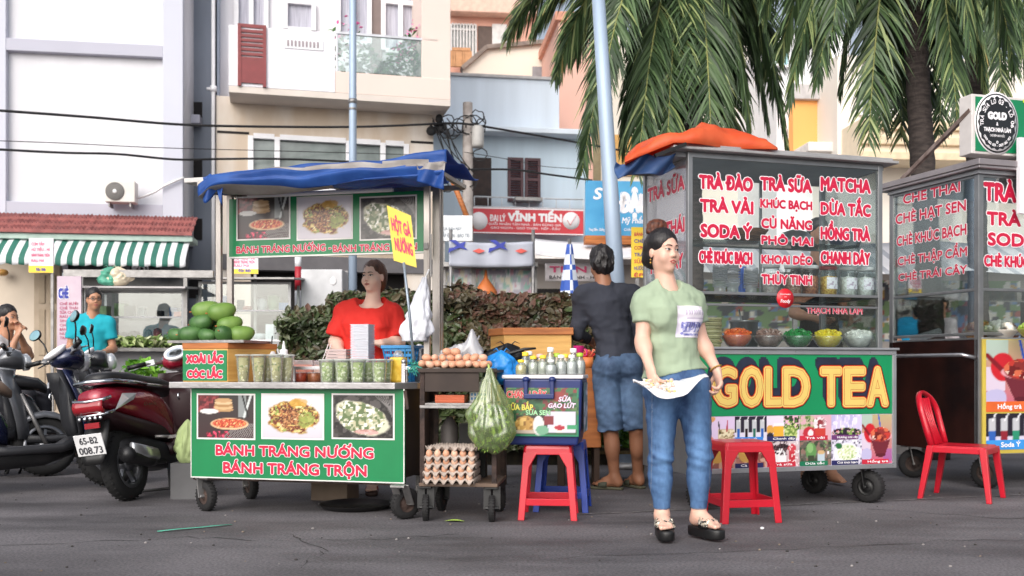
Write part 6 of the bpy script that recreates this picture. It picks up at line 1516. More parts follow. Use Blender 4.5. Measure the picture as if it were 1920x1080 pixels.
def dencol(V):
	x,y,z=V.T;n=fbm(x*40+z*9,z*22+y*30,3);n2=vnoise(x*160,y*160,z*60,4);c0,c1=np.array(lin('#223c64')),np.array(lin('#5f86b4'))
	legx=np.where(x>0,.088-.02*(z<.2),-.098);fade=np.exp(-((x-legx)/.045)**2)*np.clip(1.1-np.abs(z-.48)*1.6,.15,1)*(y<.02)
	fade=np.clip(.18+.72*fade+.55*(n-.47)+.22*(n2-.5)+.10*np.sin(z*120+x*60+8*vnoise(x*9,y*9,z*9,6))*np.exp(-((z-.42)/.13)**2),0,1)
	c=c0+(c1-c0)*fade[:,None];seam=(np.abs(z-.155-.0*x)<.004)|(np.abs(np.abs(x-np.where(x>0,.145-.08*np.clip(.75-z,0,1)*.0,-.155))-.0)<.0015);c[seam]=c[seam]*.6+.12;return c
trousers(T,p,gW,dn,(1,.90),.002,(.094,.062,.060,.043),.0055,top=(0,0,.905),amp=.004,colfn=dencol)
hv=Vol();P=lambda*a:M@Vector(a);s_=M.to_scale()[0];Rm=M.to_3x3().normalized()
he=lambda c,r,k=.02,op='u':hv.ell(P(*c),[x*s_ for x in r],k*s_,op,Rm)
he((0,.020,.053),(.087,.101,.093));he((0,.060,.010),(.084,.072,.085),.03);he((0,.075,-.045),(.078,.058,.048),.04)
he((0,-.088,-.050),(.072,.076,.118),.012,'s')
for q in(-1,1):he((q*.090,-.012,-.035),(.035,.038,.050),.01,'s')
fh=fold(.0022,30,30,30,3);hv.build('hair',hair_k,T,.006,disp=lambda x,y,z:fh(x,y,z))
bv=Vol();bc=P(-.005,.060,.150);bv.ell(bc,(.050,.048,.040),.02);bv.ell(bc+V3(.03,0,.01),(.026,.028,.024),.015);bv.ell(bc+V3(-.02,-.01,-.02),(.036,.034,.03),.015)
fb=fold(.006,40,40,40,6);bv.build('hair_bun',mat('reddish_brown_hair','#6d3a22',.5,scale=50,col2='#3a1e16',bump=.6,bscale=70),T,.005,disp=lambda x,y,z:fb(x,y,z))
m=MB();e0=P(-.079,.010,-.045);m.ell(e0+V3(-.004,-.006,0),(.004,.004,.006),8,6);m.ell(e0+V3(-.004,-.006,-.016),(.005,.005,.007),8,6);m.build('earring',mat('gold_metal','#b08a4a',.3,.9),T)
m=MB();wrL=Vector(p['wrL']);dL=(wrL-Vector(p['elL'])).normalized();o=wrL-dL*.012;u=dL.orthogonal().normalized();w=dL.cross(u)
for i in range(22):a=2*math.pi*i/22;m.ell(o+(u*math.cos(a)+w*math.sin(a))*.0305,.0052,7,5)
m.build('bracelet',mat('gold_metal','#b08a4a',.3,.9),T)
def slipper(T,an,d,s,solem,strapm,th=.036,beads=None,name='slipper'):
	an,d=Vector(an),Vector(d).normalized();sd=d.cross(V3(0,0,1));z=an.z-.068*s
	prof=[(-.060,.018),(-.055,.028),(-.03,.034),(.02,.034),(.07,.040),(.115,.045),(.15,.040),(.172,.026),(.178,.010)]
	top=[an+d*f*s+sd*w*s for f,w in prof]+[an+d*f*s-sd*w*s for f,w in reversed(prof)]
	m=MB();n=len(top);rings=[]
	for zz,k in((z-th,.94),(z-th*.85,1.0),(z-th*.2,1.0),(z,.97)):
		ctr=an+d*.06*s;rings.append([(ctr.x+(q.x-ctr.x)*k,ctr.y+(q.y-ctr.y)*k,max(zz,.002))for q in top])
	m.loft(rings);sl=m.build('sole',solem,T)
	m=MB();rg=random.Random(5);pts=[]
	def st(u,v):a=math.pi*u;f=.045+.062*v;wd=.046;return an+d*f*s+sd*math.cos(a)*wd*s+V3(0,0,z-an.z+math.sin(a)**.75*(.062-.024*v)*s)
	m.grid(lambda u,v:st(u,v),14,4);
	if beads:
		for i in range(150):
			q=st(rg.uniform(.06,.94),rg.uniform(0,1));e=Euler((rg.uniform(0,3),rg.uniform(0,3),0)).to_matrix().to_4x4();w=rg.uniform(.004,.0075)
			m.box(-w,w,-w*.6,w*.6,-w*.5,w*.5,1 if rg.random()<.6 else 2,Matrix.Translation(q+V3(0,0,.003))@e)
	m.build('strap',[strapm,mat('bead_silver','#c9c2b4',.3,.6),mat('bead_dark','#2b2926',.4)],sl,solid=0.004)
slipper(T,p['anL'],p['ftL'],.95,blackp,blackp,.05,True);slipper(T,p['anR'],p['ftR'],.95,blackp,blackp,.05,True)
PL=thing('wrapped_plate','thin white plate of food in clear wrap held by the woman in sage green','plate',(wl[0],wl[1],0))
def plt(u,v):
	px=1275+((1176+134*u)-1275)*.95-3;base=722-6*u;e=(.5-abs(u-.42)*.9);zc=(1009-(709+3*math.sin(u*3)-11*max(0,u-.5)*2))/364
	dep=(v-.5)*.30*min(1,.25+3.2*u*(1.15-u));droop=-.075*abs(v-.5)*2*math.sin(math.pi*min(1,u*1.1))*(1 if v<.5 else.15)
	return((px-1275)/364,-.225+dep,zc+droop-.01+.006*math.sin(u*17+v*9)+.01*(n1(u*7,v*6,0,4)-.5))
m=MB();m.grid(plt,40,20);m.build('wrap',mat('white_wrapping','#dfe0e4',.45,var=.06,scale=20,bump=.2,bscale=40),PL,solid=.003,fix=False)
m=MB();rg=random.Random(3)
for i in range(70):
	u,v=rg.uniform(.12,.6),rg.uniform(.2,.7);q=plt(u,v);m.ell((q[0],q[1],q[2]+.008),(rg.uniform(.006,.013),rg.uniform(.006,.012),.005),7,5,rg.choice((0,0,1,2)),(rg.uniform(0,90),0,rg.uniform(0,180)))
m.build('food',[mat('pale_food','#e0d9cc',.6),mat('yellow_food','#d9c48a',.6),mat('pink_food','#dcc0b4',.6)],PL,fix=False)
rl=((690-960)/F_*6.95,6.95,0)
p=dict(yaw=-8,hyaw=-26,pitch=1,head=(.040,-.02,1.510),neck=(.028,.01,1.352),chest=(.005,.0,1.175),waist=(.0,0,1.02),hip=(0,.0,.84),shL=(.160,.0,1.262),shR=(-.158,.0,1.262),elL=(.218,-.03,1.055),elR=(-.225,-.02,1.060),wrL=(.118,-.235,1.045),wrR=(-.145,-.22,.965),hipL=(.085,0,.80),hipR=(-.085,0,.80),knL=(.08,-.02,.45),knR=(-.12,-.02,.45),anL=(.03,.0,.095),anR=(-.17,.0,.095),ftL=(.1,-1,0),ftR=(-.2,-1,0))
gR=(1.06,1.2,1.12)
T,b,M,fx,lv=person('woman in a loose red blouse working behind the snack cart counter',rl,p,gR,mat('pale_skin','#e8c4b2',.48,var=.05,scale=9,sss=.12),.0065,True,hs=.89,arm_r=1.15,face_kw=dict(lipm=lip_p,smile=.1),hands=dict(L=dict(d=(-.9,-.35,.18),pn=(-.2,.3,-1),curl=(45,50,55,58),side=-1),R=dict(d=(.55,-.45,-.6),pn=(.4,0,-.9),curl=(25,30,30,34),side=-1)))
sv=shirt(T,p,gR,mat('red_blouse_cloth','#d92b22',.8,scale=4,var=.07),.020,True,.84,(.066,.092),hem=(0,0,.82),neck=(.105,.10),h=.0075,amp=.010,name='blouse',drape=.01,nsc=(.045,.012))
trousers(T,p,gR,mat('dark_trouser_cloth','#23232b',.8),(1,.9),.012,(.10,.075,.07,.055),.011,top=(0,0,.86),name='trousers')
hv=Vol();P=lambda*a:M@Vector(a);s_=M.to_scale()[0];Rm=M.to_3x3().normalized();he=lambda c,r,k=.02,op='u':hv.ell(P(*c),[x*s_ for x in r],k*s_,op,Rm)
he((0,.020,.052),(.082,.098,.092));he((0,.062,.0),(.080,.060,.105),.03);he((0,.070,-.06),(.050,.034,.06),.03);he((0,-.090,-.045),(.068,.075,.118),.012,'s')
for q in(-1,1):he((q*.094,-.004,-.045),(.034,.034,.052),.01,'s')
fh=fold(.004,45,45,12,3);hv.build('hair',hair_b,T,.0065,disp=lambda x,y,z:fh(x,y,z))
for q in 'LR':slipper(T,p['an'+q],p['ft'+q],.95,mat('brown_sole','#3a2a26',.7),mat('red_strap','#7d2a2c',.6),.025)
m=MB();wL=Vector(p['wrL']);m.tube([wL+V3(-.075,-.03,.035),wL+V3(-.11,-.05,.0),wL+V3(-.135,-.06,-.05)],[.012,.014,.008],8)
o=m.build('fruit_slice',mat('yellow_green_fruit','#c2b13c',.5));o.location=rl;tag(o,'yellow green slice of fruit held in the hand of the woman in red','fruit')
mlc=((1150-960)/F_*7.2,7.2,0)
p=dict(yaw=195,hyaw=190,pitch=8,head=(-.085,.03,1.630),neck=(-.066,.0,1.500),chest=(-.045,.0,1.31),waist=(-.01,0,1.12),hip=(.03,.0,.92),shR=(.145,.02,1.415),shL=(-.225,-.02,1.405),elR=(.20,.05,1.13),elL=(-.262,.02,1.13),wrR=(.12,.28,1.10),wrL=(-.165,.24,1.09),hipR=(.115,.01,.86),hipL=(-.055,-.01,.86),knR=(.165,.0,.43),knL=(-.025,-.03,.425),anR=(.19,.09,.09),anL=(.010,.0,.09),ftR=(-.45,.9,0),ftL=(-.85,.35,0))
gM=(1.04,.96,.92)
T,b,M,fx,lv=person('man seen from behind in a charcoal long sleeved shirt and denim shorts',mlc,p,gM,skin_d,.0075,False,hs=.95,leg_r=1.02,arm_r=1.05,hands=dict(L=dict(curl=45),R=dict(curl=45)))
ch_=mat('charcoal_cotton','#2e313c',.85,scale=5,var=.15,bump=.08,bscale=150)
sv=shirt(T,p,gM,ch_,.012,False,1.9,(.064,.054),hem=(0,0,.945),neck=(.064,.055),h=.0075,amp=.008,nsc=(.0,.045))
dn2=vcolmat('faded_denim',.8,bump=.15)
def dencol2(V):
	x,y,z=V.T;n=fbm(x*30,z*24+y*20,7);c0,c1=np.array(lin('#2c3d58')),np.array(lin('#6784a8'));f=np.clip(.30+.7*(n-.42)+.35*np.exp(-((z-.62)/.14)**2)+.3*(z<.43),0,1);return c0+(c1-c0)*f[:,None]
trousers(T,p,gM,dn2,(.99,.12),.016,(.104,.090,.06,.088),.0075,top=(0,0,.985),name='shorts',amp=.008,colfn=dencol2)
hv=Vol();P=lambda*a:M@Vector(a);s_=M.to_scale()[0];Rm=M.to_3x3().normalized();he=lambda c,r,k=.02,op='u':hv.ell(P(*c),[x*s_ for x in r],k*s_,op,Rm)
he((0,.018,.055),(.091,.106,.101));he((0,.055,-.005),(.086,.066,.090),.03);he((0,-.095,-.05),(.085,.090,.12),.012,'s')
for q in(-1,1):he((q*.09,.005,-.045),(.03,.03,.045),.01,'s')
fh=fold(.010,45,45,22,3);hv.build('hair',hair_k,T,.0065,disp=lambda x,y,z:fh(x,y,z))
for q in 'LR':slipper(T,p['an'+q],p['ft'+q],1.05,mat('olive_sole','#5b5a48',.8),mat('olive_strap','#4a4c3e',.7),.022)
def simple(lbl,loc,p,g,skinm,topm,sleeve,hairf,hyaw,pantm=None,h=.011,female=False,hs=.9,hands=None,facek=True,hair=hair_k,hem=None,sl=(.066,.064)):
	T,b,M,fx,lv=person(lbl,loc,p,g,skinm,h,female,hs=hs,face_kw=dict()if facek else None,hands=hands)
	shirt(T,p,g,topm,.013,female,sleeve,sl,hem=hem or(0,0,Vector(p['hip']).z+.02),neck=(.068,.062),h=h,amp=.006)
	trousers(T,p,g,pantm or mat('dark_trouser_cloth','#23232b',.8),(1,.95),.012,(.10,.07,.065,.055),h*1.2,top=(0,0,Vector(p['hip']).z+.06),name='trousers')
	hv=Vol();P=lambda*a:M@Vector(a);s_=M.to_scale()[0];Rm=M.to_3x3().normalized()
	for c,r,k,op in hairf:hv.ell(P(*c),[x*s_ for x in r],k*s_,op,Rm)
	fh=fold(.004,40,40,14,3);hv.build('hair',hair,T,h*.8,disp=lambda x,y,z:fh(x,y,z))
	return T,b,M
short=[((0,.018,.058),(.082,.098,.094),.02,'u'),((0,.055,.0),(.078,.058,.075),.03,'u'),((0,-.100,-.05),(.085,.095,.125),.012,'s'),((.09,.0,-.045),(.03,.03,.05),.01,'s'),((-.09,.0,-.045),(.03,.03,.05),.01,'s')]
longh=short[:3]+[((0,.075,-.08),(.045,.04,.11),.03,'u')]
def std(x,dy=0.,yaw=0,hyaw=0,H=1.62,sep=.17,**k):
	s=H/1.62;d=dict(yaw=yaw,hyaw=hyaw,head=(x,-.01,1.49*s),neck=(x,0,1.33*s),chest=(x,0,1.17*s),waist=(x,0,1.03*s),hip=(x,0,.86*s))
	lv=V3(math.cos(R(yaw)),math.sin(R(yaw)),0);c=V3(x,0,0)
	for q,sg in(('L',1),('R',-1)):
		fxv=V3(math.sin(R(yaw)),-math.cos(R(yaw)),0)
		d['sh'+q]=c+lv*sg*sep+V3(0,0,1.275*s);d['el'+q]=c+lv*sg*(sep+.05)+V3(0,0,1.02*s);d['wr'+q]=c+lv*sg*(sep-.02)+fxv*.22+V3(0,0,.98*s)
		d['hip'+q]=c+lv*sg*.085+V3(0,0,.80*s);d['kn'+q]=c+lv*sg*.09+V3(0,0,.44*s);d['an'+q]=c+lv*sg*.10+V3(0,0,.085);d['ft'+q]=fxv+lv*sg*.2
	d.update(k);return d
T,b,M=simple('young man with glasses in a plain turquoise t-shirt beside the hanging menu board',((168-960)/F_*10.0,10.0,0),std(.02,0,12,34,1.70,.155,head=(.055,-.02,1.56),neck=(.03,0,1.43)),(.98,.95,.95),skin_m,mat('turquoise_cotton','#17a3b4',.85,var=.05,scale=4),.62,short,34,h=.011)
m=MB();P=lambda*a:M@Vector(a)
for q in(-1,1):m.tube([P(q*.031+.021*math.cos(a*.524),-.096,.010+.016*math.sin(a*.524))for a in range(12)],.0022,5,closed=True);m.tube([P(q*.052,-.092,.014),P(q*.076,.0,.014)],.0022,5)
m.tube([P(-.011,-.098,.014),P(.011,-.098,.014)],.0022,5);m.build('glasses',blackp,T)
sx=(18-960)/F_*9.0;pl=std(-.02,0,60,72,1.62,.16,head=(.0,-.02,1.325),neck=(-.04,0,1.17),chest=(-.08,0,1.02),waist=(-.10,0,.88),hip=(-.12,0,.72),shL=(.0,.15,1.11),shR=(-.10,-.14,1.11),elL=(.12,.12,.99),elR=(.06,-.14,.98),wrL=(.10,-.04,1.20),wrR=(.115,-.10,1.16),hipL=(-.08,.08,.70),hipR=(-.14,-.08,.70),knL=(.30,.0,.66),knR=(.26,-.2,.64),anL=(.34,-.02,.28),anR=(.30,-.22,.26))
simple('dark haired man in a white shirt sitting with both hands at his mouth',(sx,9.0,0),pl,(1,1,1),skin_m,mat('white_shirt_cloth','#c9ced2',.85),.5,short,72,h=.011,hands=dict(L=dict(d=(.05,-.05,.3),curl=50),R=dict(d=(.1,.05,.3),curl=50)),hem=(0,0,.7))
def bgp(lbl,px,d,ytop,yaw,hyaw,topc,tn,female,hr=hair_k,sleeve=.5):
	x=(px-960)/F_*d;H=H_+(HY-ytop)/F_*d;T,b,M=simple(lbl,(x,d,0),std(0,0,yaw,hyaw,H,.15),(.95,.95,.95),skin_m,mat(tn,topc,.85),sleeve,longh if female else short,hyaw,h=.013,female=female,facek=False);return T
bgp('dark haired woman in a bright blue top seen through the dessert cart side pane',1720,10.8,543,150,150,'#1f9fd0','sky_blue_cotton',True)
bgp('person in a pale patterned shirt behind the blue topped woman at the dessert cart',1762,11.6,548,-60,-60,'#a9a2a4','grey_patterned_cotton',False,sleeve=1.5)
bgp('vendor in a black t-shirt standing behind the bowls of the tea cart',1535,7.55,400,10,20,'#1d1b1e','black_cotton',False)
def rring(c,w,h,ax_x,ax_z,n=20,e=2.6):
	r=[]
	for i in range(n):
		a=2*math.pi*i/n;cs,sn=math.cos(a),math.sin(a)
		r.append(Vector(c)+Vector(ax_x)*(w*math.copysign(abs(cs)**(2/e),cs))+Vector(ax_z)*(h*math.copysign(abs(sn)**(2/e),sn)))
	return r
def sloft(m,secs,mi=0,n=20,e=2.6):
	"""loft along x: secs are (x, z, half width, half height[, tilt])"""
	rings=[]
	for q in secs:
		x,z,w,h=q[:4];t=R(q[4])if len(q)>4 else 0
		rings.append(rring((x,0,z),w,h,(0,1,0),(-math.sin(t),0,math.cos(t)),n,e))
	m.loft(rings,mi)
chrome=mat('chrome','#c9ccd0',.12,1.,.05);lens_r=mat('red_lens','#8f1420',.15,coat=.6);lens_w=mat('clear_lens','#cfd3d8',.12,.3,coat=.7);tyre=mat('scooter_tyre','#19191a',.85,var=.2,bump=.1)
seatm=mat('black_vinyl','#1c1c1f',.45,var=.15,bump=.08,bscale=120);alloy=mat('alloy_rim','#7d7f84',.35,.8)
mirror_m=mat('mirror_glass','#a8d2dc',.08,.6)
def scooter(lbl,loc,rz,lean,body,seatc,inner,steer=25,plate=None,script=None,mirrors=(1,-1),roundlamp=True,seat2=None):
	"""x forward, y to its left, z up; the rear wheel stands on the origin"""
	T=thing('motor_scooter',lbl,'scooter',loc,rz,'scooters parked beside the snack cart');T.rotation_euler=Euler((R(lean),0,R(rz)),'XYZ')
	WB,r=1.25,.245
	def wheel(x,par,wd=.055):
		Mw=Matrix.Translation((x,0,r))@Matrix.Rotation(R(90),4,'X')
		m=MB();m.lathe([(r*.66,-wd*.75),(r*.82,-wd),(r*.95,-wd*.7),(r,-wd*.2),(r,wd*.2),(r*.95,wd*.7),(r*.82,wd),(r*.66,wd*.75)],36,M=Mw,caps=False)
		for i in range(36):
			a=2*math.pi*i/36;m.box(-.006,.006,-wd*.62,wd*.62,-.003,.003,0,Matrix.Translation((x+math.cos(a)*(r*.99),0,r+math.sin(a)*r*.99))@Matrix.Rotation(-a+math.pi/2,4,'Y')@Matrix.Rotation(R(25),4,'Z'))
		w=m.build('wheel',tyre,par)
		m=MB();m.lathe([(r*.58,-wd*.7),(r*.68,-wd*.8),(r*.68,wd*.8),(r*.58,wd*.7)],30,M=Mw,caps=False);m.lathe([(.001,-wd*.7),(.045,-wd*.65),(.05,-wd*.4),(.05,wd*.4),(.045,wd*.65),(.001,wd*.7)],18,M=Mw)
		for i in range(5):
			a=2*math.pi*i/5+.3;c,n=math.cos(a),math.sin(a);m.bar((x+.04*c,0,r+.04*n),(x+r*.62*c,0,r+r*.62*n),.022,.028,up=(0,1,0))
		m.build('rim',alloy,w);return w
	wheel(0,T)
	S0=Vector((1.0,0,.80));ax=(Vector((1.0,0,.80))-Vector((WB+.02,0,.28))).normalized();RS=Matrix.Translation(S0)@Matrix.Rotation(R(steer),4,ax)@Matrix.Translation(-S0)
	def steerm(m):m.v=[tuple(RS@Vector(p))for p in m.v];return m
	fwp=bpy.data.objects.new('front_wheel_carrier',None);
	bpy.data.objects.remove(fwp)
	wv=wheel(WB,T);
	for o in[wv]+list(wv.children):o.data.transform(RS)
	m=MB()
	for y in(-.07,.07):m.tube([(1.06,y,.66),(WB,y,r)],.018,8)
	steerm(m);m.build('fork',steel_d,T)
	m=MB();rings=[]
	for i in range(9):
		a=R(-20+150*i/8);rings.append([(WB+math.cos(a)*(r+.025)*1.02,y,r+math.sin(a)*(r+.03)+dz)for y,dz in((-.075,-.05),(-.06,.0),(0,.015),(.06,0),(.075,-.05))])
	m.loft(rings,caps=False,closed=False);steerm(m);m.build('front_fender',body,T,solid=.006,fix=False)
	def shield(off):
		rings=[]
		for x,z,w in((1.13,.30,.12),(1.12,.42,.17),(1.09,.55,.20),(1.05,.68,.205),(1.01,.78,.19),(.985,.86,.145)):
			rings.append([(x-.10*(abs(j)/4)**2+off,w*j/4,z)for j in range(-4,5)])
		return rings
	m=MB();m.loft(shield(.03),caps=False,closed=False);m.build('leg_shield',body,T,solid=.012,fix=False)
	m=MB();m.loft(shield(-.012),caps=False,closed=False);sloft(m,[(1.02,.42,.11,.12),(.96,.60,.13,.15),(.95,.75,.11,.09)]);ins=m.build('inner_shield',inner,T,solid=.008,fix=False)
	m=MB();m.tube([(.885,0,.70),(.86,0,.69),(.855,0,.665),(.87,0,.65)],.008,6);m.build('bag_hook',chrome,ins)
	m=MB();m.box(.842,.846,-.045,-.005,.735,.775);m.build('sticker',mat('sticker_silver','#b9bcc2',.3),ins)
	m=MB();sloft(m,[(.40,.30,.15,.05),(.55,.29,.165,.035),(.90,.30,.17,.035),(1.04,.36,.15,.06)],e=4);m.build('floorboard',inner,T)
	m=MB();sloft(m,[(-.12,.34,.06,.08),(.1,.33,.11,.11),(.45,.26,.12,.10),(.8,.24,.10,.06),(1.0,.3,.06,.05)]);m.box(.08,.34,.06,.16,.20,.36);
	for i in range(7):m.box(.10+i*.03,.115+i*.03,.155,.175,.2,.36)
	m.build('engine',mat('engine_casting','#2a2a2c',.5,.5,.2),T)
	m=MB();sloft(m,[(.56,.42,.09,.10,0),(.48,.50,.13,.15),(.34,.57,.155,.155),(.15,.62,.165,.135),(-.05,.655,.155,.11),(-.22,.68,.125,.08),(-.33,.69,.08,.05)],n=24,e=2.4);m.build('rear_body',body,T)
	m=MB();sloft(m,[(.50,.40,.10,.06),(.3,.44,.135,.07),(0,.50,.145,.06),(-.2,.56,.115,.05),(-.3,.60,.06,.03)]);m.build('under_cowl',inner,T)
	m=MB();sloft(m,[(.60,.70,.06,.03),(.53,.745,.115,.045),(.36,.765,.135,.055),(.18,.775,.14,.055),(.0,.80,.135,.055),(-.18,.815,.11,.045),(-.27,.81,.06,.025)],e=3);se=m.build('seat',seatc,T)
	m=MB();pts=[(.1,.158,.76),(-.1,.165,.775),(-.26,.13,.79),(-.33,.0,.795),(-.26,-.13,.79),(-.1,-.165,.775),(.1,-.158,.76)]
	m.tube(pts,.014,8);m.build('grab_rail',chrome,T)
	if seat2:m=MB();m.tube([(.55,.115,.735),(.3,.142,.745),(0,.147,.765),(-.2,.12,.785),(-.28,0,.785),(-.2,-.12,.785),(0,-.147,.765),(.3,-.142,.745),(.55,-.115,.735)],.012,6);m.build('seat_trim',chrome,se)
	m=MB();m.grid(lambda u,v:(-.325-.03*math.sin(v*math.pi)-.012,(u-.5)*.20,.595+.085*v),8,4);tl_=m.build('tail_light',lens_r,T,solid=.02)
	m=MB();m.tube([(-.30,.125,.69),(-.35,.10,.675),(-.365,0,.67),(-.35,-.10,.675),(-.30,-.125,.69)],.012,6);m.tube([(-.28,.13,.60),(-.335,.09,.585),(-.35,0,.58),(-.335,-.09,.585),(-.28,-.13,.60)],.011,6)
	for i in range(5):m.ell((-.352,(i-2)*.036,.563),(.008,.013,.013),10,6)
	m.build('tail_trim',chrome,T)
	for q in(-1,1):
		m=MB();vs=[(-.27,q*.128,.60),(-.10,q*.170,.66),(-.06,q*.172,.70),(-.20,q*.150,.705)];c=[sum(p[k]for p in vs)/4 for k in range(3)];c[1]+=q*.014
		m.add(vs+[c],[(0,1,4),(1,2,4),(2,3,4),(3,0,4)]);m.build('indicator',lens_w,T)
	m=MB();m.loft([[(-.22,y*.8,.60)for y in(-.08,-.04,0,.04,.08)],[(-.30,y,.46)for y in(-.085,-.04,0,.04,.085)],[(-.36,y,.32)for y in(-.08,-.04,0,.04,.08)],[(-.37,y,.27)for y in(-.06,-.04,0,.04,.06)]],caps=False,closed=False);m.build('mudguard',blackp,T,solid=.012)
	m=MB();m.box(-.34,-.325,-.05,.05,.50,.535);m.build('reflector',lens_r,T)
	if plate:
		PM=Matrix.Translation((-.385,0,.40))@Matrix.Rotation(R(-90),4,'Z')@Matrix.Rotation(R(16),4,'X')
		m=MB();m.box(-.095,.095,-.003,.003,-.07,.07,0,PM);pl=m.build('number_plate',mat('plate_white','#d9d9da',.5),T,bev=.002)
		m=MB();letter(m,plate[0],-.062,.062,.008,.052,-.0045,bold=.02);letter(m,plate[1],-.08,.08,-.058,-.012,-.0045,bold=.02);m.v=[tuple(PM@Vector(p))for p in m.v];m.build('plate_lettering',mat('plate_ink','#3c3d42',.5),pl,fix=False)
	if script:
		m=MB();letter(m,script,0,.17,0,.022,0,bold=.0,shear=.35);Ms=Matrix.Translation((.02,-.172,.615))@Matrix.Rotation(R(-3),4,'X');m.v=[tuple(Ms@Vector(p))for p in m.v];m.build('script_badge',chrome,T,fix=False)
	m=MB();m.tube([(.35,-.10,.22),(.15,-.14,.23),(.05,-.16,.25)],.018,8);m.tube([(.08,-.165,.245),(.0,-.17,.26),(-.25,-.175,.31),(-.30,-.175,.32)],[.04,.055,.058,.045],14)
	ex=m.build('exhaust',mat('exhaust_black','#202022',.4,.4),T);m=MB();sloft(m,[(.04,.285,.02,.04,12),(-.1,.31,.025,.045,12),(-.26,.345,.02,.04,12)]);m.v=[(p[0],p[1]-.215,p[2])for p in m.v];m.build('heat_shield',mat('satin_alloy','#b9bbbe',.3,.8),ex)
	m=MB();m.tube([(.48,.11,.22),(.40,.25,.0)],.011,6);m.tube([(.36,.12,.2),(.30,.14,.03),(.30,-.14,.03),(.36,-.12,.2)],.012,6);m.build('stand',blackp,T)
	m=MB();m.tube([(.18,-.14,.40),(.26,-.22,.385)],.012,6);m.box(.235,.285,-.27,-.2,.375,.395);m.build('footpeg',steel_d,T)
	m=MB();sloft(m,[(1.09,.93,.06,.05),(1.06,.955,.12,.075),(1.0,.965,.135,.075),(.93,.95,.11,.055),(.885,.94,.06,.03)],e=2.3);steerm(m);hb=m.build('handlebar_cowl',body,T)
	m=MB();m.tube([(.96,-.12,.965),(.93,-.25,.985),(.90,-.31,.985)],.013,8);m.tube([(.96,.12,.965),(.93,.25,.985),(.90,.31,.985)],.013,8);steerm(m);m.build('handlebar',steel_d,T)
	for q in(-1,1):
		m=MB();m.tube([(.922,q*.235,.985),(.885,q*.35,.985)],[.018,.0175],10);m.tube([(.885,q*.35,.985),(.882,q*.362,.985)],[.021,.019],10);steerm(m);m.build('grip',blackp,T)
		m=MB();m.tube([(.97,q*.19,.99),(.985,q*.24,.985),(.955,q*.34,.965)],[.007,.006,.005],6);m.box(.93,.97,q*.2-.03,q*.2+.03,.965,1.005);steerm(m);m.build('brake_lever',mat('lever_alloy','#a9abb0',.35,.8),T)
	m=MB();Md=Matrix.Translation((.905,0,1.0))@Matrix.Rotation(R(-38),4,'Y')
	m.lathe([(.075,-.02,1),(.088,.0,1),(.088,.012,1),(.074,.016,1),(.068,.006,0),(.001,.006,0)],28,M=Md)
	m.lathe([(.05,.0075,2),(.001,.0075,2)],24,M=Md);steerm(m);m.build('dashboard',[mat('dial_grey','#aeb9c6',.25),white,mat('dial_pale','#d3dbe4',.3)],T)
	m=MB();Ml=Matrix.Translation((1.115,0,.94))@Matrix.Rotation(R(80),4,'Y');m.lathe([(.07,-.03),(.07,.01),(.05,.03),(.001,.038)],22,M=Ml);steerm(m);m.build('headlight',lens_w,T)
	for q in mirrors:
		m=MB();m.tube([(.96,q*.17,.99),(.95,q*.22,1.12),(.93,q*.25,1.17)],.006,6);steerm(m);st=m.build('mirror_stem',blackp,T)
		Mm=Matrix.Translation((.915,q*.27,1.20))@Matrix.Rotation(R(-82),4,'Y')@Matrix.Rotation(R(q*8),4,'X')
		m=MB();m.lathe([(.001,-.025,0),(.04,-.022,0),(.056,-.004,0),(.056,.004,0),(.050,.006,1),(.001,.0065,1)],22,M=Mm);m.v=[tuple(Mm@(Vector((1,1,1))*0+(Matrix.Diagonal((.75,1.15,1,1))@(Mm.inverted()@Vector(p)))))for p in m.v];steerm(m);m.build('mirror',[blackp,mirror_m],st)
	return T
paint_red=mat('metallic_crimson','#93182f',.22,.25,.08,4,coat=.8);paint_navy=mat('metallic_navy','#1a2140',.22,.3,.08,4,coat=.8);paint_blk=mat('graphite_paint','#34353a',.3,.3,.08,4,coat=.5);paint_sil=mat('silver_grey_paint','#66686d',.3,.4,.08,4,coat=.5)
dark_in=mat('scooter_inner_plastic','#232428',.5,var=.12,bump=.05,bscale=200)
def gp_(px,d):return((px-960)/F_*d,d,0)
s1=scooter('glossy crimson scooter with chrome tail and white number plate next to the snack cart',gp_(242,6.62),82,-7,paint_red,seatm,mat('dark_maroon_plastic','#2a1519',.45),steer=22,plate=('65-B2','008.73'),script='Grande',mirrors=(),seat2=True)
s2=scooter('dark navy scooter with a tan seat, second from the snack cart',(-3.98,6.62,0),38,-6,paint_navy,mat('tan_vinyl','#7d6a5c',.5,var=.1),dark_in,steer=18,mirrors=(1,-1))
s3=scooter('graphite grey scooter parked behind the navy one, its handlebar turned towards the cart',(-4.35,7.9,0),30,-6,paint_blk,seatm,dark_in,steer=-15,mirrors=(-1,))
s4=scooter('silver grey scooter partly out of the picture behind the tan seat',(-4.95,7.6,0),24,-6,paint_sil,mat('grey_vinyl','#4a4a4e',.5),dark_in,steer=14,mirrors=(1,-1))
s5=scooter('dark grey scooter in the rear of the row, its mirrors showing beside the seated man',(-4.75,8.75,0),28,-6,mat('dark_grey_paint','#4b4d52',.28,.4,.06,4,coat=.5),seatm,dark_in,steer=10,mirrors=(1,-1))
def lp(px,py,y):x,z=LC.hit(px,py,y);return x,z
bx0,bx1=lx(343,690,.02),lx(427,690,.02);bz1=lz(385,643,.02)
T=thing('fruit_box','yellow wooden box with a green lettered front standing on the counter end','box',((bx0+bx1)/2,.02,CZ),fr=LC);w=(bx1-bx0)/2;hb_=bz1-CZ
sk=.14
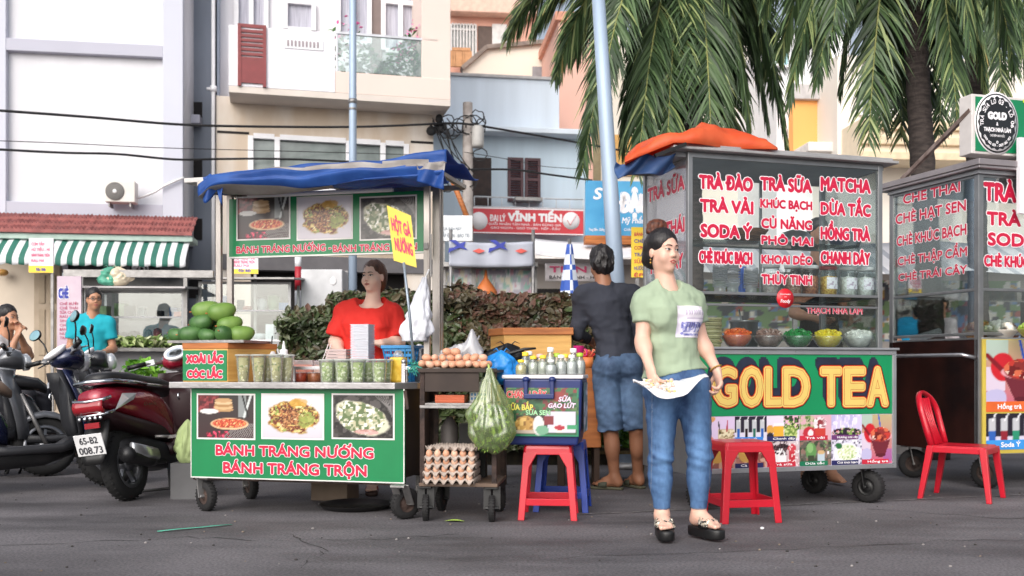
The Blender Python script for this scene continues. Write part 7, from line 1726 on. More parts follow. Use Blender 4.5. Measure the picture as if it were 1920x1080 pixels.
m=MB();m.add([(-w,0,0),(w,0,0),(w+sk,.36,0),(-w+.02,.36,0),(-w,0,hb_-.035),(w,0,hb_-.035),(w+sk,.36,hb_-.035),(-w+.02,.36,hb_-.035)],[(0,3,2,1),(4,5,6,7),(0,1,5,4),(1,2,6,5),(2,3,7,6),(3,0,4,7)]);bo=m.build('box',wood_y,T,bev=.003)
m=MB();m.add([(-w-.003,-.004,hb_-.035),(w+.003,-.004,hb_-.035),(w+sk+.003,.365,hb_-.035),(-w+.017,.365,hb_-.035),(-w-.003,-.004,hb_),(w+.003,-.004,hb_),(w+sk+.003,.365,hb_),(-w+.017,.365,hb_)],[(0,3,2,1),(4,5,6,7),(0,1,5,4),(1,2,6,5),(2,3,7,6),(3,0,4,7)]);m.build('lid_edge',wood_o,T,bev=.002)
MB().box(-w+.003,w-.004,-.006,-.0005,.008,hb_-.045).build('sign_panel',greenp,T);m=MB()
letter(m,'XOÀI LẮC',-w+.025,w-.025,hb_*.47,hb_*.70,-.008,0,1,bold=.07,outl=.10);letter(m,'CÓC LẮC',-w+.03,w-.03,hb_*.09,hb_*.31,-.008,0,1,bold=.07,outl=.10);m.build('lettering',[redt,whitet],T,fix=False)
o=MB();tw_=(lx(468,640,.1)-lx(330,640,.1))/2;o.box(-tw_,tw_,-.04,.30,0,.006);o.box(-tw_,tw_,-.045,-.038,0,.016).box(-tw_,tw_,.298,.304,0,.016).box(-tw_-.006,-tw_,-.045,.304,0,.016).box(tw_,tw_+.006,-.045,.304,0,.016)
o=o.build('fruit_tray',steel_d);xt=(lx(330,640,.1)+lx(468,640,.1))/2;place(o,(xt,.06,bz1+.001),fr=LC);tag(o,'flat grey metal tray under the heap of green mangoes','tray')
mg=[(333,627,.10,0,'small mango at the outer end of the bottom row'),(358,625,.06,20,'round dark green mango, second in the bottom row'),(389,628,.05,-10,'small round mango in the middle of the bottom row'),(422,626,.05,80,'mango with its stalk end facing out, fourth in the bottom row'),(453,625,.10,35,'pale green mango at the end of the bottom row beside the box edge'),(378,604,.10,5,'long dark mango lying across the second layer'),(431,607,.10,40,'slanting pale mango of the second layer below the top one'),(410,612,.20,0,'mango half hidden at the back of the heap'),(386,580,.14,25,'long yellowish green mango on top of the heap'),(416,583,.10,40,'big smooth mango topping the heap beside the yellowish one')]
mcol=[mat('mango_dark','#2f5526',.5,scale=12,col2='#4a7238',coat=.05),mat('mango_pale','#567a2f',.5,scale=9,col2='#739244',coat=.05)]
def mango(mi):
	T=thing('green_mango','x','mango',(0,0,0),group='mangoes on the tray');m=MB();m.ell((0,0,0),(.083,.056,.056),20,14)
	m.v=[(x,y*(1-.9*x),z*(1-.9*x)-.008*math.cos(x*22))for x,y,z in m.v];m.build('fruit',mcol[mi],T);k=MB();k.tube([(-.080,0,0),(-.094,.002,.003)],.004,6);k.build('stalk',wood_o,T);return T
mprot=[mango(0),mango(1)];used=[0,0]
for i,(px,py,y,rz,lb)in enumerate(mg):
	mi=1 if i in(4,6,8,9)else 0;x,z=lp(px,py,y+.05)
	o=mprot[mi]if not used[mi]else copy_tree(mprot[mi]);used[mi]=1
	place(o,(x,y+.05,z),rz,LC);o.rotation_euler=Euler((0,R(-12 if i>4 else random.Random(i).uniform(-10,10)),R(rz+LC.deg)));s_=(.8 if i in(0,2)else 1.08 if i>7 else.98)
	if i==3:o.rotation_euler=Euler((0,R(10),R(80)))
	o.scale=(s_,s_,s_);o['label']=lb
def cup(h,r0,r1,cols,seed,slices,lidm=True):
	T=thing('fruit_cup','x','cup',(0,0,0));MB().lathe([(r0,0),(r1,h),(r1+.003,h+.002)],22,caps=False).build('cup',cuppl,T)
	m=MB();rg=random.Random(seed);m.lathe([(.001,.004),(r0-.004,.004),(r1-.006,h-.012),(.001,h-.008)],18)
	for _ in range(slices):
		a=rg.uniform(0,6.28);z=rg.uniform(.012,h-.015);rr=r0+(r1-r0)*z/h-.004;e=(rg.uniform(-40,40),rg.uniform(-90,90),0)
		q=Matrix.Translation((rr*math.cos(a),rr*math.sin(a),z))@Matrix.Rotation(a,4,'Z')@Matrix.Rotation(R(rg.uniform(-180,180)),4,'X');sz=rg.uniform(.006,.012)
		m.ell((0,0,0),(.0022,sz*.55,sz),8,6,rg.choice((1,1,2,3)),M=q)
	m.build('fruit',cols,T,fix=False)
	if lidm:MB().lathe([(r1+.004,h+.001),(r1+.003,h+.007),(r1-.006,h+.010),(.001,h+.010)],22).build('lid',glassmat('milky_lid',base=.08,rough=.2,cover=.62,ccol=(.82,.84,.8)),T)
	return T
gv=[mat('guava_mid','#9fb070',.45),mat('guava_pale','#cdd8ae',.4),mat('guava_rind','#7f9c52',.4),mat('guava_white','#dfe4cc',.4)]
mv=[mat('mango_mid','#b8b27e',.45),mat('mango_slice','#d6d0a4',.4),mat('mango_skin','#8d9a5a',.4),mat('mango_white','#e2dfc8',.4)]
tall=cup(.158,.030,.046,mv,1,70);short_=cup(.128,.036,.047,gv,2,95);first={0:1,1:1}
cps=[(0,456,.01,'tall cup of pale green strips standing next to the yellow box'),(0,485,.01,'tall cup of pale strips, second from the yellow box'),(0,518,.01,'tall cup of pale strips, third from the yellow box'),(0,502,.10,'tall cup in the second row behind the gap of the front tall cups'),(0,538,.10,'tall white lidded cup in the second row near the rail post'),(1,613,.02,'short cup of green slices at the end of its front row nearest the tall cups'),(1,642,.03,'short cup of green slices, second of the front row'),(1,671,.02,'short cup of green slices below the stack of white trays'),(1,711,.02,'short cup of green slices standing apart near the yellow jar'),(1,630,.13,'short cup with a white lid in the rear row behind the first front cup'),(1,660,.13,'short cup with a white lid in the rear row before the white trays'),(1,690,.13,'short cup in the rear row below the tray stack'),(1,722,.12,'short cup in the rear row beside the yellow jar')]
for i,(k,px,y,lb)in enumerate(cps):
	pr=(tall,short_)[k];o=pr if first[k]else copy_tree(pr);first[k]=0;place(o,(lx(px,715,y),y,CZ),i*47,LC);o['label']=lb;o['group']='cups of cut fruit on the counter'
def at_(px,y,z=None):return(lx(px,700,y),y,CZ if z is None else z)
T=thing('squeeze_bottle','white squeeze bottle with a pointed nozzle behind the tall cups','bottle',at_(532,.30),fr=LC);MB().lathe([(.03,0),(.032,.02),(.032,.165),(.025,.185),(.026,.2),(.012,.205),(.008,.235),(.004,.255),(.001,.255)],18).build('bottle',whitep,T)
T=thing('squeeze_bottle','squeeze bottle with a black straw behind the yellow bag','bottle',at_(508,.36),fr=LC);MB().lathe([(.03,0),(.032,.02),(.032,.175),(.025,.19),(.001,.2)],18).build('bottle',whitep,T);m=MB();m.tube([(0,0,.19),(.01,0,.29)],.004,6);m.build('straw',blackp,T)
def sag(m,c,r,seed,mi=0,tie=True,nu=44,nv=30):
	def f(u,v):
		a=u*2*math.pi;t=v*math.pi;c_,s_=math.cos(a),math.sin(a);k=1+.30*(n1(c_*2+3,s_*2+3,v*4,seed)-.5)*2+.30*(abs(n1(c_*4+3,s_*4+3,v*7,seed+5)-.5)*2-.4)+.12*(n1(c_*9,s_*9,v*13,seed+2)-.5)*2
		rr=math.sin(t)**.8*k;z=-math.cos(t)
		if tie and v>.80:rr*=1-.55*(v-.80)/.20;z+=.25*(v-.8)/.2
		return(c[0]+r[0]*rr*math.cos(a),c[1]+r[1]*rr*math.sin(a),c[2]+r[2]*z)
	m.grid(f,nu,nv,mi)
def bag(name,lb,loc,r,mt,seed,cat='bag',fr=None,solid=.002,extra=None):
	T=thing(name,lb,cat,loc,fr=fr);m=MB();sag(m,(0,0,r[2]),r,seed);m.build('bag',mt,T,fix=False);
	m=MB();
	for sg in(-1,1):m.tube([(sg*r[0]*.08,0,r[2]*2.0),(sg*r[0]*.3,0,r[2]*2.35),(sg*r[0]*.5,0,r[2]*2.2)],[.012,.010,.003],6,flat=.4)
	m.build('knot',mt,T,fix=False);return T
bag('plastic_bag','orange and yellow plastic bag slumped behind the fruit box',at_(480,.26),(.085,.07,.075),mat('orange_yellow_bag','#e0a83a',.4,scale=9,col2='#d9683a'),4,fr=LC)
for i,(px,y,w_,h_,mt,lb)in enumerate(((572,.36,.075,.135,mat('orange_preserve','#cf4f1d',.35,scale=25,col2='#e8813a'),'clear box of bright orange shreds behind the counter rail'),(604,.38,.06,.13,mat('pinkish_preserve','#c9987f',.45,scale=25,col2='#e0b9a6'),'pinkish plastic box beside the orange shreds'))):
	T=thing('food_container',lb,'container',at_(px,y),fr=LC);m=MB();m.box(-w_,w_,-.06,.06,.0,h_*.8);m.build('contents',mt,T,bev=.01);m=MB();m.box(-w_-.006,w_+.006,-.066,.066,-.0,h_).build('box',filmy,T,bev=.004)
for i,(px,lb)in enumerate(((563,'tub of reddish sauce under the rail, nearer the tall cups'),(590,'tub of brown sauce under the rail beside the guava cups'))):
	T=thing('sauce_tub',lb,'tub',at_(px,.25),fr=LC);m=MB();m.lathe([(.042,0),(.046,.052),(.042,.054),(.040,.045),(.001,.045)],18);m.build('tub',mat('sauce_%d'%i,('#8d3a26','#7d4a2e')[i],.3,scale=20,var=.25),T);MB().lathe([(.047,.054),(.047,.058),(.001,.06)],18).build('lid',filmy,T)
def traystack(lb,loc,w_,d_,h_,n,mt,grp=None):
	T=thing('tray_stack',lb,'trays',loc,fr=LC);m=MB()
	for i in range(n):
		z=h_*i/n;j=.0015*(i%2);m.box(-w_-j,w_+j,-d_-j,d_+j,z,z+h_/n*.55);m.box(-w_-.004-j,w_+.004+j,-d_-.004-j,d_+.004+j,z+h_/n*.55,z+h_/n*.80)
	m.build('tray',mt,T);return T
x,z1_=lp(680,608,.34);traystack('tall stack of white foam trays in front of the woman in red',(x,.34,CZ),.056,.05,z1_-CZ,34,mat('white_foam','#dcdde6',.6,var=.03))
x,z1_=lp(636,654,.36);traystack('low stack of pinkish clear trays beside the white tray stack',(x,.36,CZ),.065,.05,z1_-CZ,12,mat('pinkish_clear_tray','#c9b4b2',.35,var=.06))
T=thing('yellow_jar','square jar of yellow sauce beside the blue basket','jar',at_(747,.20),fr=LC);MB().box(-.045,.045,-.045,.045,0,.15).build('sauce',mat('yellow_sauce','#cda022',.35,scale=30,col2='#e0bd4a'),T,bev=.012);MB().lathe([(.035,.15),(.03,.172),(.016,.19),(.001,.192)],16).build('cap',filmy,T)
T=thing('blue_basket','blue plastic basket behind the yellow jar on the snack cart','basket',at_(756,.42),fr=LC);m=MB()
bl=mat('sky_blue_plastic','#2a86c2',.4)
for k in range(6):z=.02+.034*k;q=.066+.006*k;m.box(-q,q,-q,-q+.006,z,z+.016).box(-q,q,q-.006,q,z,z+.016).box(-q,-q+.006,-q+.006,q-.006,z,z+.016).box(q-.006,q,-q+.006,q-.006,z,z+.016)
for sx in(-1,-.5,0,.5,1):
	m.bar((sx*.064,-.066,.0),(sx*.096,-.1,.215),.008,.006);m.bar((sx*.064,.066,.0),(sx*.096,.1,.215),.008,.006);m.bar((-.066,sx*.064,.0),(-.1,sx*.096,.215),.008,.006);m.bar((.066,sx*.064,.0),(.1,sx*.096,.215),.008,.006)
m.box(-.066,.066,-.066,.066,0,.006);m.build('basket',bl,T);m=MB();m.box(-.108,.108,-.108,-.096,.205,.225).box(-.108,.108,.096,.108,.205,.225).box(-.108,-.096,-.096,.096,.205,.225).box(.096,.108,-.096,.096,.205,.225);m.build('rim',bl,T,bev=.003)
T=thing('steel_canister','tall steel canister behind the cart post next to the blue basket','canister',at_(789,.50),fr=LC);MB().lathe([(.055,0),(.057,.2),(.06,.205),(.06,.212),(.052,.212),(.05,.02),(.001,.02)],20).build('canister',steel,T);m=MB();m.ell((-.01,0,.225),(.02,.02,.012));m.build('knob',whitep,T)
T=thing('grill_tongs','pair of steel tongs leaning behind the orange box on the counter','tongs',at_(592,.45),fr=LC);m=MB();m.bar((0,0,.02),(.08,.02,.24),.012,.004);m.bar((.02,0,.02),(.10,.02,.24),.012,.004);m.build('tongs',steel,T)
def hb(u,v):
	px0,px1=776+16*v*(1-.0*v)-6,800;a=u*2*math.pi;t=v
	w0=.012+.085*min(1,(1-t)/.75)**1.1*(1 if t>.12 else(.75+t*2));cz_=lz(782,640,.25)+(lz(797,520,.25)-lz(782,640,.25))*t
	x0=lx(796-18*(1-t),600,.25);c_,s_=math.cos(a),math.sin(a);k=1+.25*(n1(c_*2,s_*2,t*5,6)-.5)*2+.07*math.sin(a*7+t*6)+.35*(abs(n1(c_*4,s_*4,t*7,3)-.5)*2-.35)
	return(x0+w0*k*math.cos(a),.25+w0*.7*k*math.sin(a),cz_)
T=thing('white_bag','limp white plastic bag hanging from the snack cart post','bag',(0,0,0),fr=LC);m=MB();m.grid(hb,56,44);m.build('bag',mat('white_poly_bag','#dadce4',.45,var=.04,bump=.25,bscale=25),T,solid=.002,fix=False)
m=MB();q=hb(0,1);m.tube([(q[0]-.01,q[1],q[2]-.01),(q[0]+.01,q[1]+.02,q[2]+.05)],.006,6);m.build('handle',whitep,T)
EC=Fr(W(787,690,5.72).x,5.72,-6)
ex_=lambda px,py=700,y=0.:EC.hit(px,py,y)[0]
ez_=lambda px,py,y=0.:EC.hit(px,py,y)[1]
T=thing('egg_trolley','narrow rusty iron trolley with an egg tray on top and small caster wheels','trolley',(0,0,0),fr=EC)
EW_=ex_(931);ed=.46;zt_,zm_,zb_=ez_(860,692),ez_(860,756),ez_(860,912)
m=MB()
for x in(0,EW_-.028):
	for y in(0,ed-.028):m.box(x,x+.028,y,y+.028,zb_,zt_-.02)
m.build('frame',rust,T,bev=.002)
m=MB();m.box(-.006,EW_+.004,-.012,ed,zt_-.02,zt_-.004).box(-.006,EW_+.004,-.016,-.006,zt_-.02,zt_+.004).box(.03,EW_-.1,-.004,.004,zt_-.13,zt_-.02);m.build('top_shelf',mat('dark_brown_sheet','#2c2320',.6,.3,scale=4,col2='#40342e'),T,bev=.002)
m=MB();m.box(.028,EW_-.028,.004,ed-.03,zm_-.012,zm_).box(.0,EW_,-.004,.022,zm_-.03,zm_-.013);m.build('middle_shelf',steel_d,T,bev=.002)
m=MB();m.box(-.004,EW_+.006,-.006,ed,zb_-.002,zb_+.018);m.build('bottom_shelf',mat('worn_board','#6d5a4c',.8,scale=6,col2='#4f4038'),T,bev=.003)
m=MB();m.lathe([(.05,0),(.055,.02),(.055,.30),(.03,.34),(.02,.36),(.001,.36)],18,(.12,.32,zb_+.02));m.build('gas_bottle',mat('dull_gas_bottle','#55504e',.6,.3),T)
m=MB();m.box(.18,.34,.30,.40,zb_+.02,zb_+.34);m.build('dark_tin',mat('black_tin','#1b1a1a',.6,.3),T)
for(x,y,sp)in((.03,.0,85),(EW_-.03,.0,82),(.05,ed-.05,70),(EW_-.04,ed-.06,110)):
	caster(T,x,y+.03,.075,.036,sp-78);fork(T,x,y+.03,.075,zb_-.003,.055,.01,sp-78,blackp)
eggm=[mat('egg_shell','#cf9a7c',.5,scale=20,var=.06),mat('egg_shell_pale','#dcb096',.5,scale=20,var=.06)]
m=MB();m.lathe([(.001,-.027),(.012,-.0245),(.0195,-.014),(.0215,-.003),(.0195,.010),(.014,.021),(.006,.0275),(.001,.0285)],16);egg=m.build('egg',eggm[0]);egg2=egg.copy();egg2 .data=egg.data.copy();egg2 .data.materials[0]=eggm[1];COL.objects.link(egg2)
epos=[]
for r_,y in((0,.012),(1,.055),(2,.10)):
	for i in range(9 if r_<2 else 8):epos.append((.012+i*.045+.02*(r_%2),y,zt_+.028+random.Random(i+r_*9).uniform(-.003,.003),r_))
for i in range(8):epos.append((.03+i*.047,.05+.01*(i%2),zt_+.066,3))
for x in(.15,.20):epos.append((x,.055,zt_+.10,4))
rown=['front row','second row','third row','upper layer','top of the heap']
ordn=['first','second','third','fourth','fifth','sixth','seventh','eighth','ninth'];cnt_={}
for i,(x,y,z,r_)in enumerate(epos):
	if x>EW_-.01:continue
	o=egg if i==0 else(egg2 if i==1 else(egg if i%3 else egg2).copy())
	if i>1:COL.objects.link(o)
	rg=random.Random(i);place(o,(x,y,z),0,EC);o.rotation_euler=Euler((rg.uniform(.9,1.9),rg.uniform(-.5,.5),rg.uniform(0,6.28)));k=rg.uniform(.94,1.08);o.scale=(k,k,k)
	cnt_[r_]=cnt_.get(r_,0)+1;tag(o,'brown egg, %s from the snack cart in the %s'%(ordn[cnt_[r_]-1],rown[r_]),'egg','brown eggs on the trolley')
def carton(lb,z,n,dx_):
	T=thing('egg_carton',lb,'carton',(dx_,.09,z),2*n,group='egg cartons on the bottom shelf',fr=EC);m=MB();w_,d_=.148,.13
	def f(u,v):
		x,y=-w_+2*w_*u,-d_+2*d_*v;q=.014*(math.cos(u*12*math.pi)*math.cos(v*10*math.pi));e=min(u,1-u,v,1-v);return(x,y,.020+q-(.014 if e<.02 else 0))
	m.grid(f,48,40);m.build('carton',mat('grey_pulp','#a89a90',.9,scale=20,var=.1),T,solid=.004,fix=False)
	for i in range(6):
		for j in range(1):
			e=MB();e.ell((-w_+.026+.0485*i,-d_+.024,.036),(.0195,.0195,.024),12,9);e.build('egg',eggm[i%2],T)
	return T
for n,(lb,dx_)in enumerate((('egg carton at the bottom of the carton stack',.175),('second egg carton from the bottom of the stack',.172),('third egg carton of the stack, just above the middle',.178),('fourth egg carton, second from the top of the stack',.174))):carton(lb,zb_+.020+n*.044,n-1,dx_)
T=thing('egg_carton','empty grey egg carton lying askew on top of the carton stack','carton',(.20,.10,zb_+.020+4*.044),-8,group='egg cartons on the bottom shelf',fr=EC)
m=MB();m.grid(lambda u,v:(-.15+.30*u,-.13+.26*v,.022+.014*math.cos(u*12*math.pi)*math.cos(v*10*math.pi)),48,40);m.build('carton',mat('grey_pulp','#a89a90',.9,scale=20,var=.1),T,solid=.004,fix=False)
T=thing('orange_crate','small flat orange crate on the middle shelf of the egg trolley','crate',(ex_(842),.10,zm_+.001),fr=EC);m=MB();m.box(-.085,.085,-.08,.08,0,.045);
for k in range(3):m.box(-.0865,.0865,-.0815,.0815,.008+k*.013,.013+k*.013)
m.build('crate',mat('terracotta_plastic','#b0522e',.5),T,bev=.002)
T=thing('white_blue_basket','small white basket with blue slots on the trolley shelf behind the green bag','basket',(ex_(892),.16,zm_+.001),fr=EC);m=MB();m.box(-.05,.05,-.05,.05,0,.11)
for i in range(5):
	for k in range(4):m.box(-.043+i*.019,-.033+i*.019,-.0515,-.0505,.015+k*.024,.030+k*.024,1)
m.build('basket',[whitep,bl],T);MB().box(-.056,.056,-.056,.056,.105,.118).build('rim',whitep,T,bev=.002)
T=thing('clear_bag','crumpled clear plastic bag behind the brown eggs','bag',(ex_(868,660,.26),.26,zt_),fr=EC);m=MB()
def cb(u,v):
	x=-.13+.26*u;hh=.10+.05*math.sin(u*3)+.10*math.exp(-((u-.78)/.12)**2);return(x+.02*(n1(u*6,v*6,1,3)-.5),-.04+.10*(v-.5)+.08*(n1(u*5,v*5,0,2)-.5),hh*math.sin(math.pi*min(1,v*.9+.05))+.03*(n1(u*9,v*8,2,2)-.5))
m.grid(cb,34,20);m.build('bag',glassmat('clear_film',tint=(.95,.95,.96),base=.08,rough=.25,cover=.3,ccol=(.85,.85,.88)),T,solid=.001,fix=False);m=MB();m.tube([(.07,0,.14),(.10,0,.2)],.006,6);m.build('handle',filmy,T)
gb=thing('vegetable_bag','pale green plastic bag of leafy vegetables hanging at the trolley end','bag',W(921,850,5.62)[:2]+(0,)if False else(W(921,850,5.62).x,5.62,0))
zt2,zb2=W(0,690,5.62).z,W(0,852,5.62).z
def gbf(u,v):
	a=u*2*math.pi;px0=921-10*(v)+8*(1-v)*0;w_=np.interp(v,[0,.08,.25,.45,.7,.9,1],[.01,.085,.130,.115,.062,.026,.012]);c_,s_=math.cos(a),math.sin(a);k=1+.22*(n1(c_*2+5,s_*2,v*3,3)-.5)*2+(.02+.15*v*v)*math.sin(a*9+v*5+5*n1(c_*2,s_*2,v*3,8))+.34*(abs(n1(c_*3.3+3,s_*3.3+3,v*6,5)-.5)*2-.35)
	return((-.012+.03*(.5-v))*0+w_*k*math.cos(a)-.012*v+.02*(1-v),w_*.62*k*math.sin(a),zb2+(zt2-zb2)*v)
m=MB();m.grid(gbf,72,50);m.build('bag',glassmat('pale_green_film',tint=(.84,.92,.62),base=.10,rough=.22,cover=.26,ccol=(.62,.74,.36)),gb,fix=False)
m=MB();rg=random.Random(9)
for i in range(700):
	v=.06+.50*rg.random()**1.3;a=rg.uniform(0,6.28);q=rg.random()**.5*.86;c=gbf(a/6.2832,v);p_=Vector((c[0]*q,c[1]*q,c[2]));e=Euler((rg.uniform(0,3),rg.uniform(0,3),rg.uniform(0,3))).to_matrix();s_=rg.uniform(.012,.03)
	m.add([p_+e@Vector(t)for t in((-s_,0,0),(0,-s_*.45,.003),(s_,0,0),(0,s_*.45,.003))],[(0,1,2,3)],rg.randrange(3))
m.build('vegetables',[leafmat('veg_leaf_a','#3f6b24','#6d9a3c'),leafmat('veg_leaf_b','#8dae4a','#b5c768'),leafmat('veg_leaf_c','#2c4d1d','#4a742e')],gb,fix=False)
m=MB();m.tube([(-.01,0,zt2-.01),(-.016,.03,zt2+.02)],.007,6);m.build('handle',mat('green_poly','#a9bd6a',.5),gb)
c=W(940,722,6.05);bag('plastic_bag','bright blue plastic bag wedged between the trolley and the cooler',(c.x,6.05,c.z),(.10,.06,.095),mat('bright_blue_bag','#1f86d6',.4,var=.08,bump=.2,bscale=25),7)
c=W(952,700,6.25);bag('plastic_bag','black plastic bag with a long handle behind the blue bag',(c.x,6.25,c.z),(.15,.07,.085),mat('black_poly_bag','#151517',.35,var=.1),12)
o=MB().tube([(0,0,0),(.08,0,.045),(.17,-.02,.07),(.24,-.02,.075)],[.014,.012,.010,.006],8).build('pan_handle',blackp);o.location=(W(932,672,6.15).x,6.15,W(0,676,6.15).z);tag(o,'long black handle sticking out over the black bag in front of the crate','handle')
def stool(lb,loc,rz,m_,s=1.):
	T=thing('plastic_stool',lb,'stool',loc,rz,'moulded plastic stools');H0=.432*s;a,b=.142*s,.172*s;hw=.038*s
	m=MB();m.loft([[(x*a*k,y*a*k,z)for x,y in((-1,-.92),(-.92,-1),(.92,-1),(1,-.92),(1,.92),(.92,1),(-.92,1),(-1,.92))]for z,k in((H0-.055*s,1.0),(H0-.02*s,.985),(H0-.004*s,.955),(H0,.92))],sm=False)
	m.build('seat',m_,T,bev=.004)
	for sx in(-1,1):
		for sy in(-1,1):
			m=MB();zt=H0-.05*s;top=[(sx*a,sy*a),(sx*(a-hw*1.5),sy*a),(sx*(a-hw*1.5),sy*(a-.012)),(sx*(a-.012),sy*(a-.012)),(sx*(a-.012),sy*(a-hw*1.5)),(sx*a,sy*(a-hw*1.5))];k=b/a
			bot=[(sx*b,sy*b),(sx*(b-hw*1.0),sy*b),(sx*(b-hw*1.0),sy*(b-.012)),(sx*(b-.012),sy*(b-.012)),(sx*(b-.012),sy*(b-hw)),(sx*b,sy*(b-hw))]
			mid=[tuple(np.array(t)*.80+np.array(q)*.20)for t,q in zip(top,bot)];mid2=list(mid);w_=hw*1.05;cx,cy=a*.8+b*.2,a*.8+b*.2
			mid=[(sx*cx,sy*cx),(sx*(cx-w_),sy*cx),(sx*(cx-w_),sy*(cx-.012)),(sx*(cx-.012),sy*(cx-.012)),(sx*(cx-.012),sy*(cx-w_)),(sx*cx,sy*(cx-w_))]
			top=[(sx*a,sy*a),(sx*(a-hw*2.2),sy*a),(sx*(a-hw*2.2),sy*(a-.012)),(sx*(a-.012),sy*(a-.012)),(sx*(a-.012),sy*(a-hw*2.2)),(sx*a,sy*(a-hw*2.2))]
			m.loft([[(*p_,0)for p_ in bot],[(*p_,zt*.80)for p_ in mid],[(*p_,zt+.008)for p_ in top]],sm=False);m.build('leg',m_,T,bev=.003)
	for sx,sy in((0,-1),(0,1),(-1,0),(1,0)):
		q=a*.25+b*.75-.004;m=MB();l=q-hw*.6
		if sy:m.box(-l,l,min(sy*q,sy*(q-.010)),max(sy*q,sy*(q-.010)),.085*s,.125*s)
		else:m.box(min(sx*q,sx*(q-.010)),max(sx*q,sx*(q-.010)),-l,l,.085*s,.125*s)
		m.build('stretcher',m_,T,bev=.002)
	return T
st1=stool('red plastic stool carrying the blue cool box',(W(1029,700,5.92).x,5.90,0),-5,redp)
st2=dup(st1,(W(1388,700,5.80).x,5.80,0),9,'red plastic stool just behind the woman in sage green, before the tea cart');st2 .scale=(1.04,1.04,1.06)
st3=stool('blue plastic stool behind the red one, under the back of the cool box',(W(1055,700,6.25).x,6.22,0),-8,bluep,.99)
CH=thing('plastic_chair','red plastic chair with a slotted back in front of the dessert cart','chair',(W(1806,700,6.72).x,6.72,0),52);CH.scale=(.88,.88,.90)
m=MB();m.grid(lambda u,v:(-.20+.40*u,-.21+.40*v,.395-.012*math.sin(math.pi*u)*math.sin(math.pi*v)-(.02 if v<.06 else 0)),12,12);m.build('seat',redp,CH,solid=.012,fix=False)
m=MB();m.box(-.205,.205,-.212,-.198,.345,.392).box(-.206,-.194,-.198,.19,.35,.392).box(.194,.206,-.198,.19,.35,.392);m.build('apron',redp,CH,bev=.004)
def backp(x,z):t=(z-.39)/.40;return(x,.18+.11*t+.02*(1-(x/.2)**2)*t,z)
m=MB();fr_=[]
for t in range(19):
	a=math.pi*t/18;x=-.215*math.cos(a)*(1.0 if t not in(0,18)else.94);z=.60+.19*math.sin(a)**.8 if 0<t<18 else.40;fr_.append(backp(x,z))
fr_=[backp(-.195,.40),backp(-.205,.50)]+fr_[1:18]+[backp(.205,.50),backp(.195,.40)]
m.tube(fr_,.024,8,flat=.6);m.build('back_frame',redp,CH)
for i in range(4):
	x0=(-1.5+i)*.040;m=MB();m.tube([backp(x0*1.25,.40),backp(x0*1.05,.55),backp(x0*1.45,.745)],[.017,.013,.018],6,flat=.4);m.build('back_slat',redp,CH)
for sx in(-1,1):
	for sy,zt_c in((-1,.39),(1,.40)):
		m=MB();m.loft([[(sx*(.225)+dx_,sy*.225+(.03 if sy>0 else-.01)+dy,0)for dx_,dy in((-.018,-.018),(.018,-.018),(.018,.018),(-.018,.018))],[(sx*.19+dx_,sy*.185+dy,zt_c)for dx_,dy in((-.026,-.026),(.026,-.026),(.026,.026),(-.026,.026))]],sm=False);m.build('leg',redp,CH,bev=.005)
KC=Fr(W(943,770,5.76).x,5.76,-9);kx=lambda px,py=700,y=0.:KC.hit(px,py,y)[0];kz=lambda px,py,y=0.:KC.hit(px,py,y)[1]
KW,KD=kx(1092),.34;k0,k1=.434,kz(1020,703)
navy=mat('navy_cooler_plastic','#1c2c66',.42,var=.06,coat=.1);K=thing('cool_box','blue cool box with a printed drinks panel and white rim on the red stool','cooler',(0,0,0),fr=KC)
m=MB();m.loft([[(x,y,z)for x,y in((i,i*.6),(KW-i,i*.6),(KW-i,KD-i),(i,KD-i))]for z,i in((k0,.03),(k0+.09,.012),(k1-.022,0))],sm=False);m.build('body',navy,K,bev=.012)
m=MB();m.box(-.006,KW+.006,-.008,KD+.006,k1-.022,k1);m.build('rim',mat('cooler_white','#dcd9de',.45),K,bev=.006)
pa_,pb_=kx(949),kx(1085);pz0,pz1=kz(1015,818),kz(1015,727);tilt=-.0
pt=Paint(60,44,'#1d7a58',1.35);pt.rect(.03,.97,.04,.92,'#2f5a3c');pt.speck(['#23472c','#5d7a4a','#7d3a3a','#3f6b45'],14,.58,(pt.V>.45)*1.);pt.rect(.55,.95,.08,.52,'#cfc9d8');pt.rect(.15,.58,.05,.42,'#3a2a2e');pt.ell(.26,.25,.14,.17,'#b98f4a',.15);pt.speck(['#d9b56d','#8d6430'],17,.6,pt.inell(.26,.25,.13,.15));pt.rect(.14,.55,.06,.13,'#b9ab9c')
pt.ell(.45,.22,.075,.2,'#d9d6d4',.03);pt.rect(.52,.66,.24,.42,'#7d2f36');pt.ell(.74,.16,.10,.075,'#e2dcd6');pt.ell(.74,.18,.075,.05,'#a82a3a');pt.ell(.5,.12,.09,.1,'#6fa083',.2);pt.rect(.85,.97,.14,.24,'#3f9468');pt.ell(.72,.82,.1,.1,'#8d3a38',.2)
prn=pt.build('printed_panel',pa_,pb_,pz0,pz1,-.003,K,.35,.3)
m=MB();kk=dict(bold=.035,outl=.09)
def kl(s,p0,p1,q0,q1,f,l,**k):letter(m,s,kx(p0),kx(p1),kz((p0+p1)/2,q1),kz((p0+p1)/2,q0),-.0055,f,l,**{**kk,**k})
kl('CHANH DÂY',950,1025,733,746,0,1);kl('SỮA BẮP',952,1000,758,769,2,3);kl('SỮA',1047,1071,744,753,4,5,shear=.2);kl('GẠO LỨT',1028,1080,756,765,4,5,shear=.2);kl('SỮA SEN',986,1032,769,778,6,3)
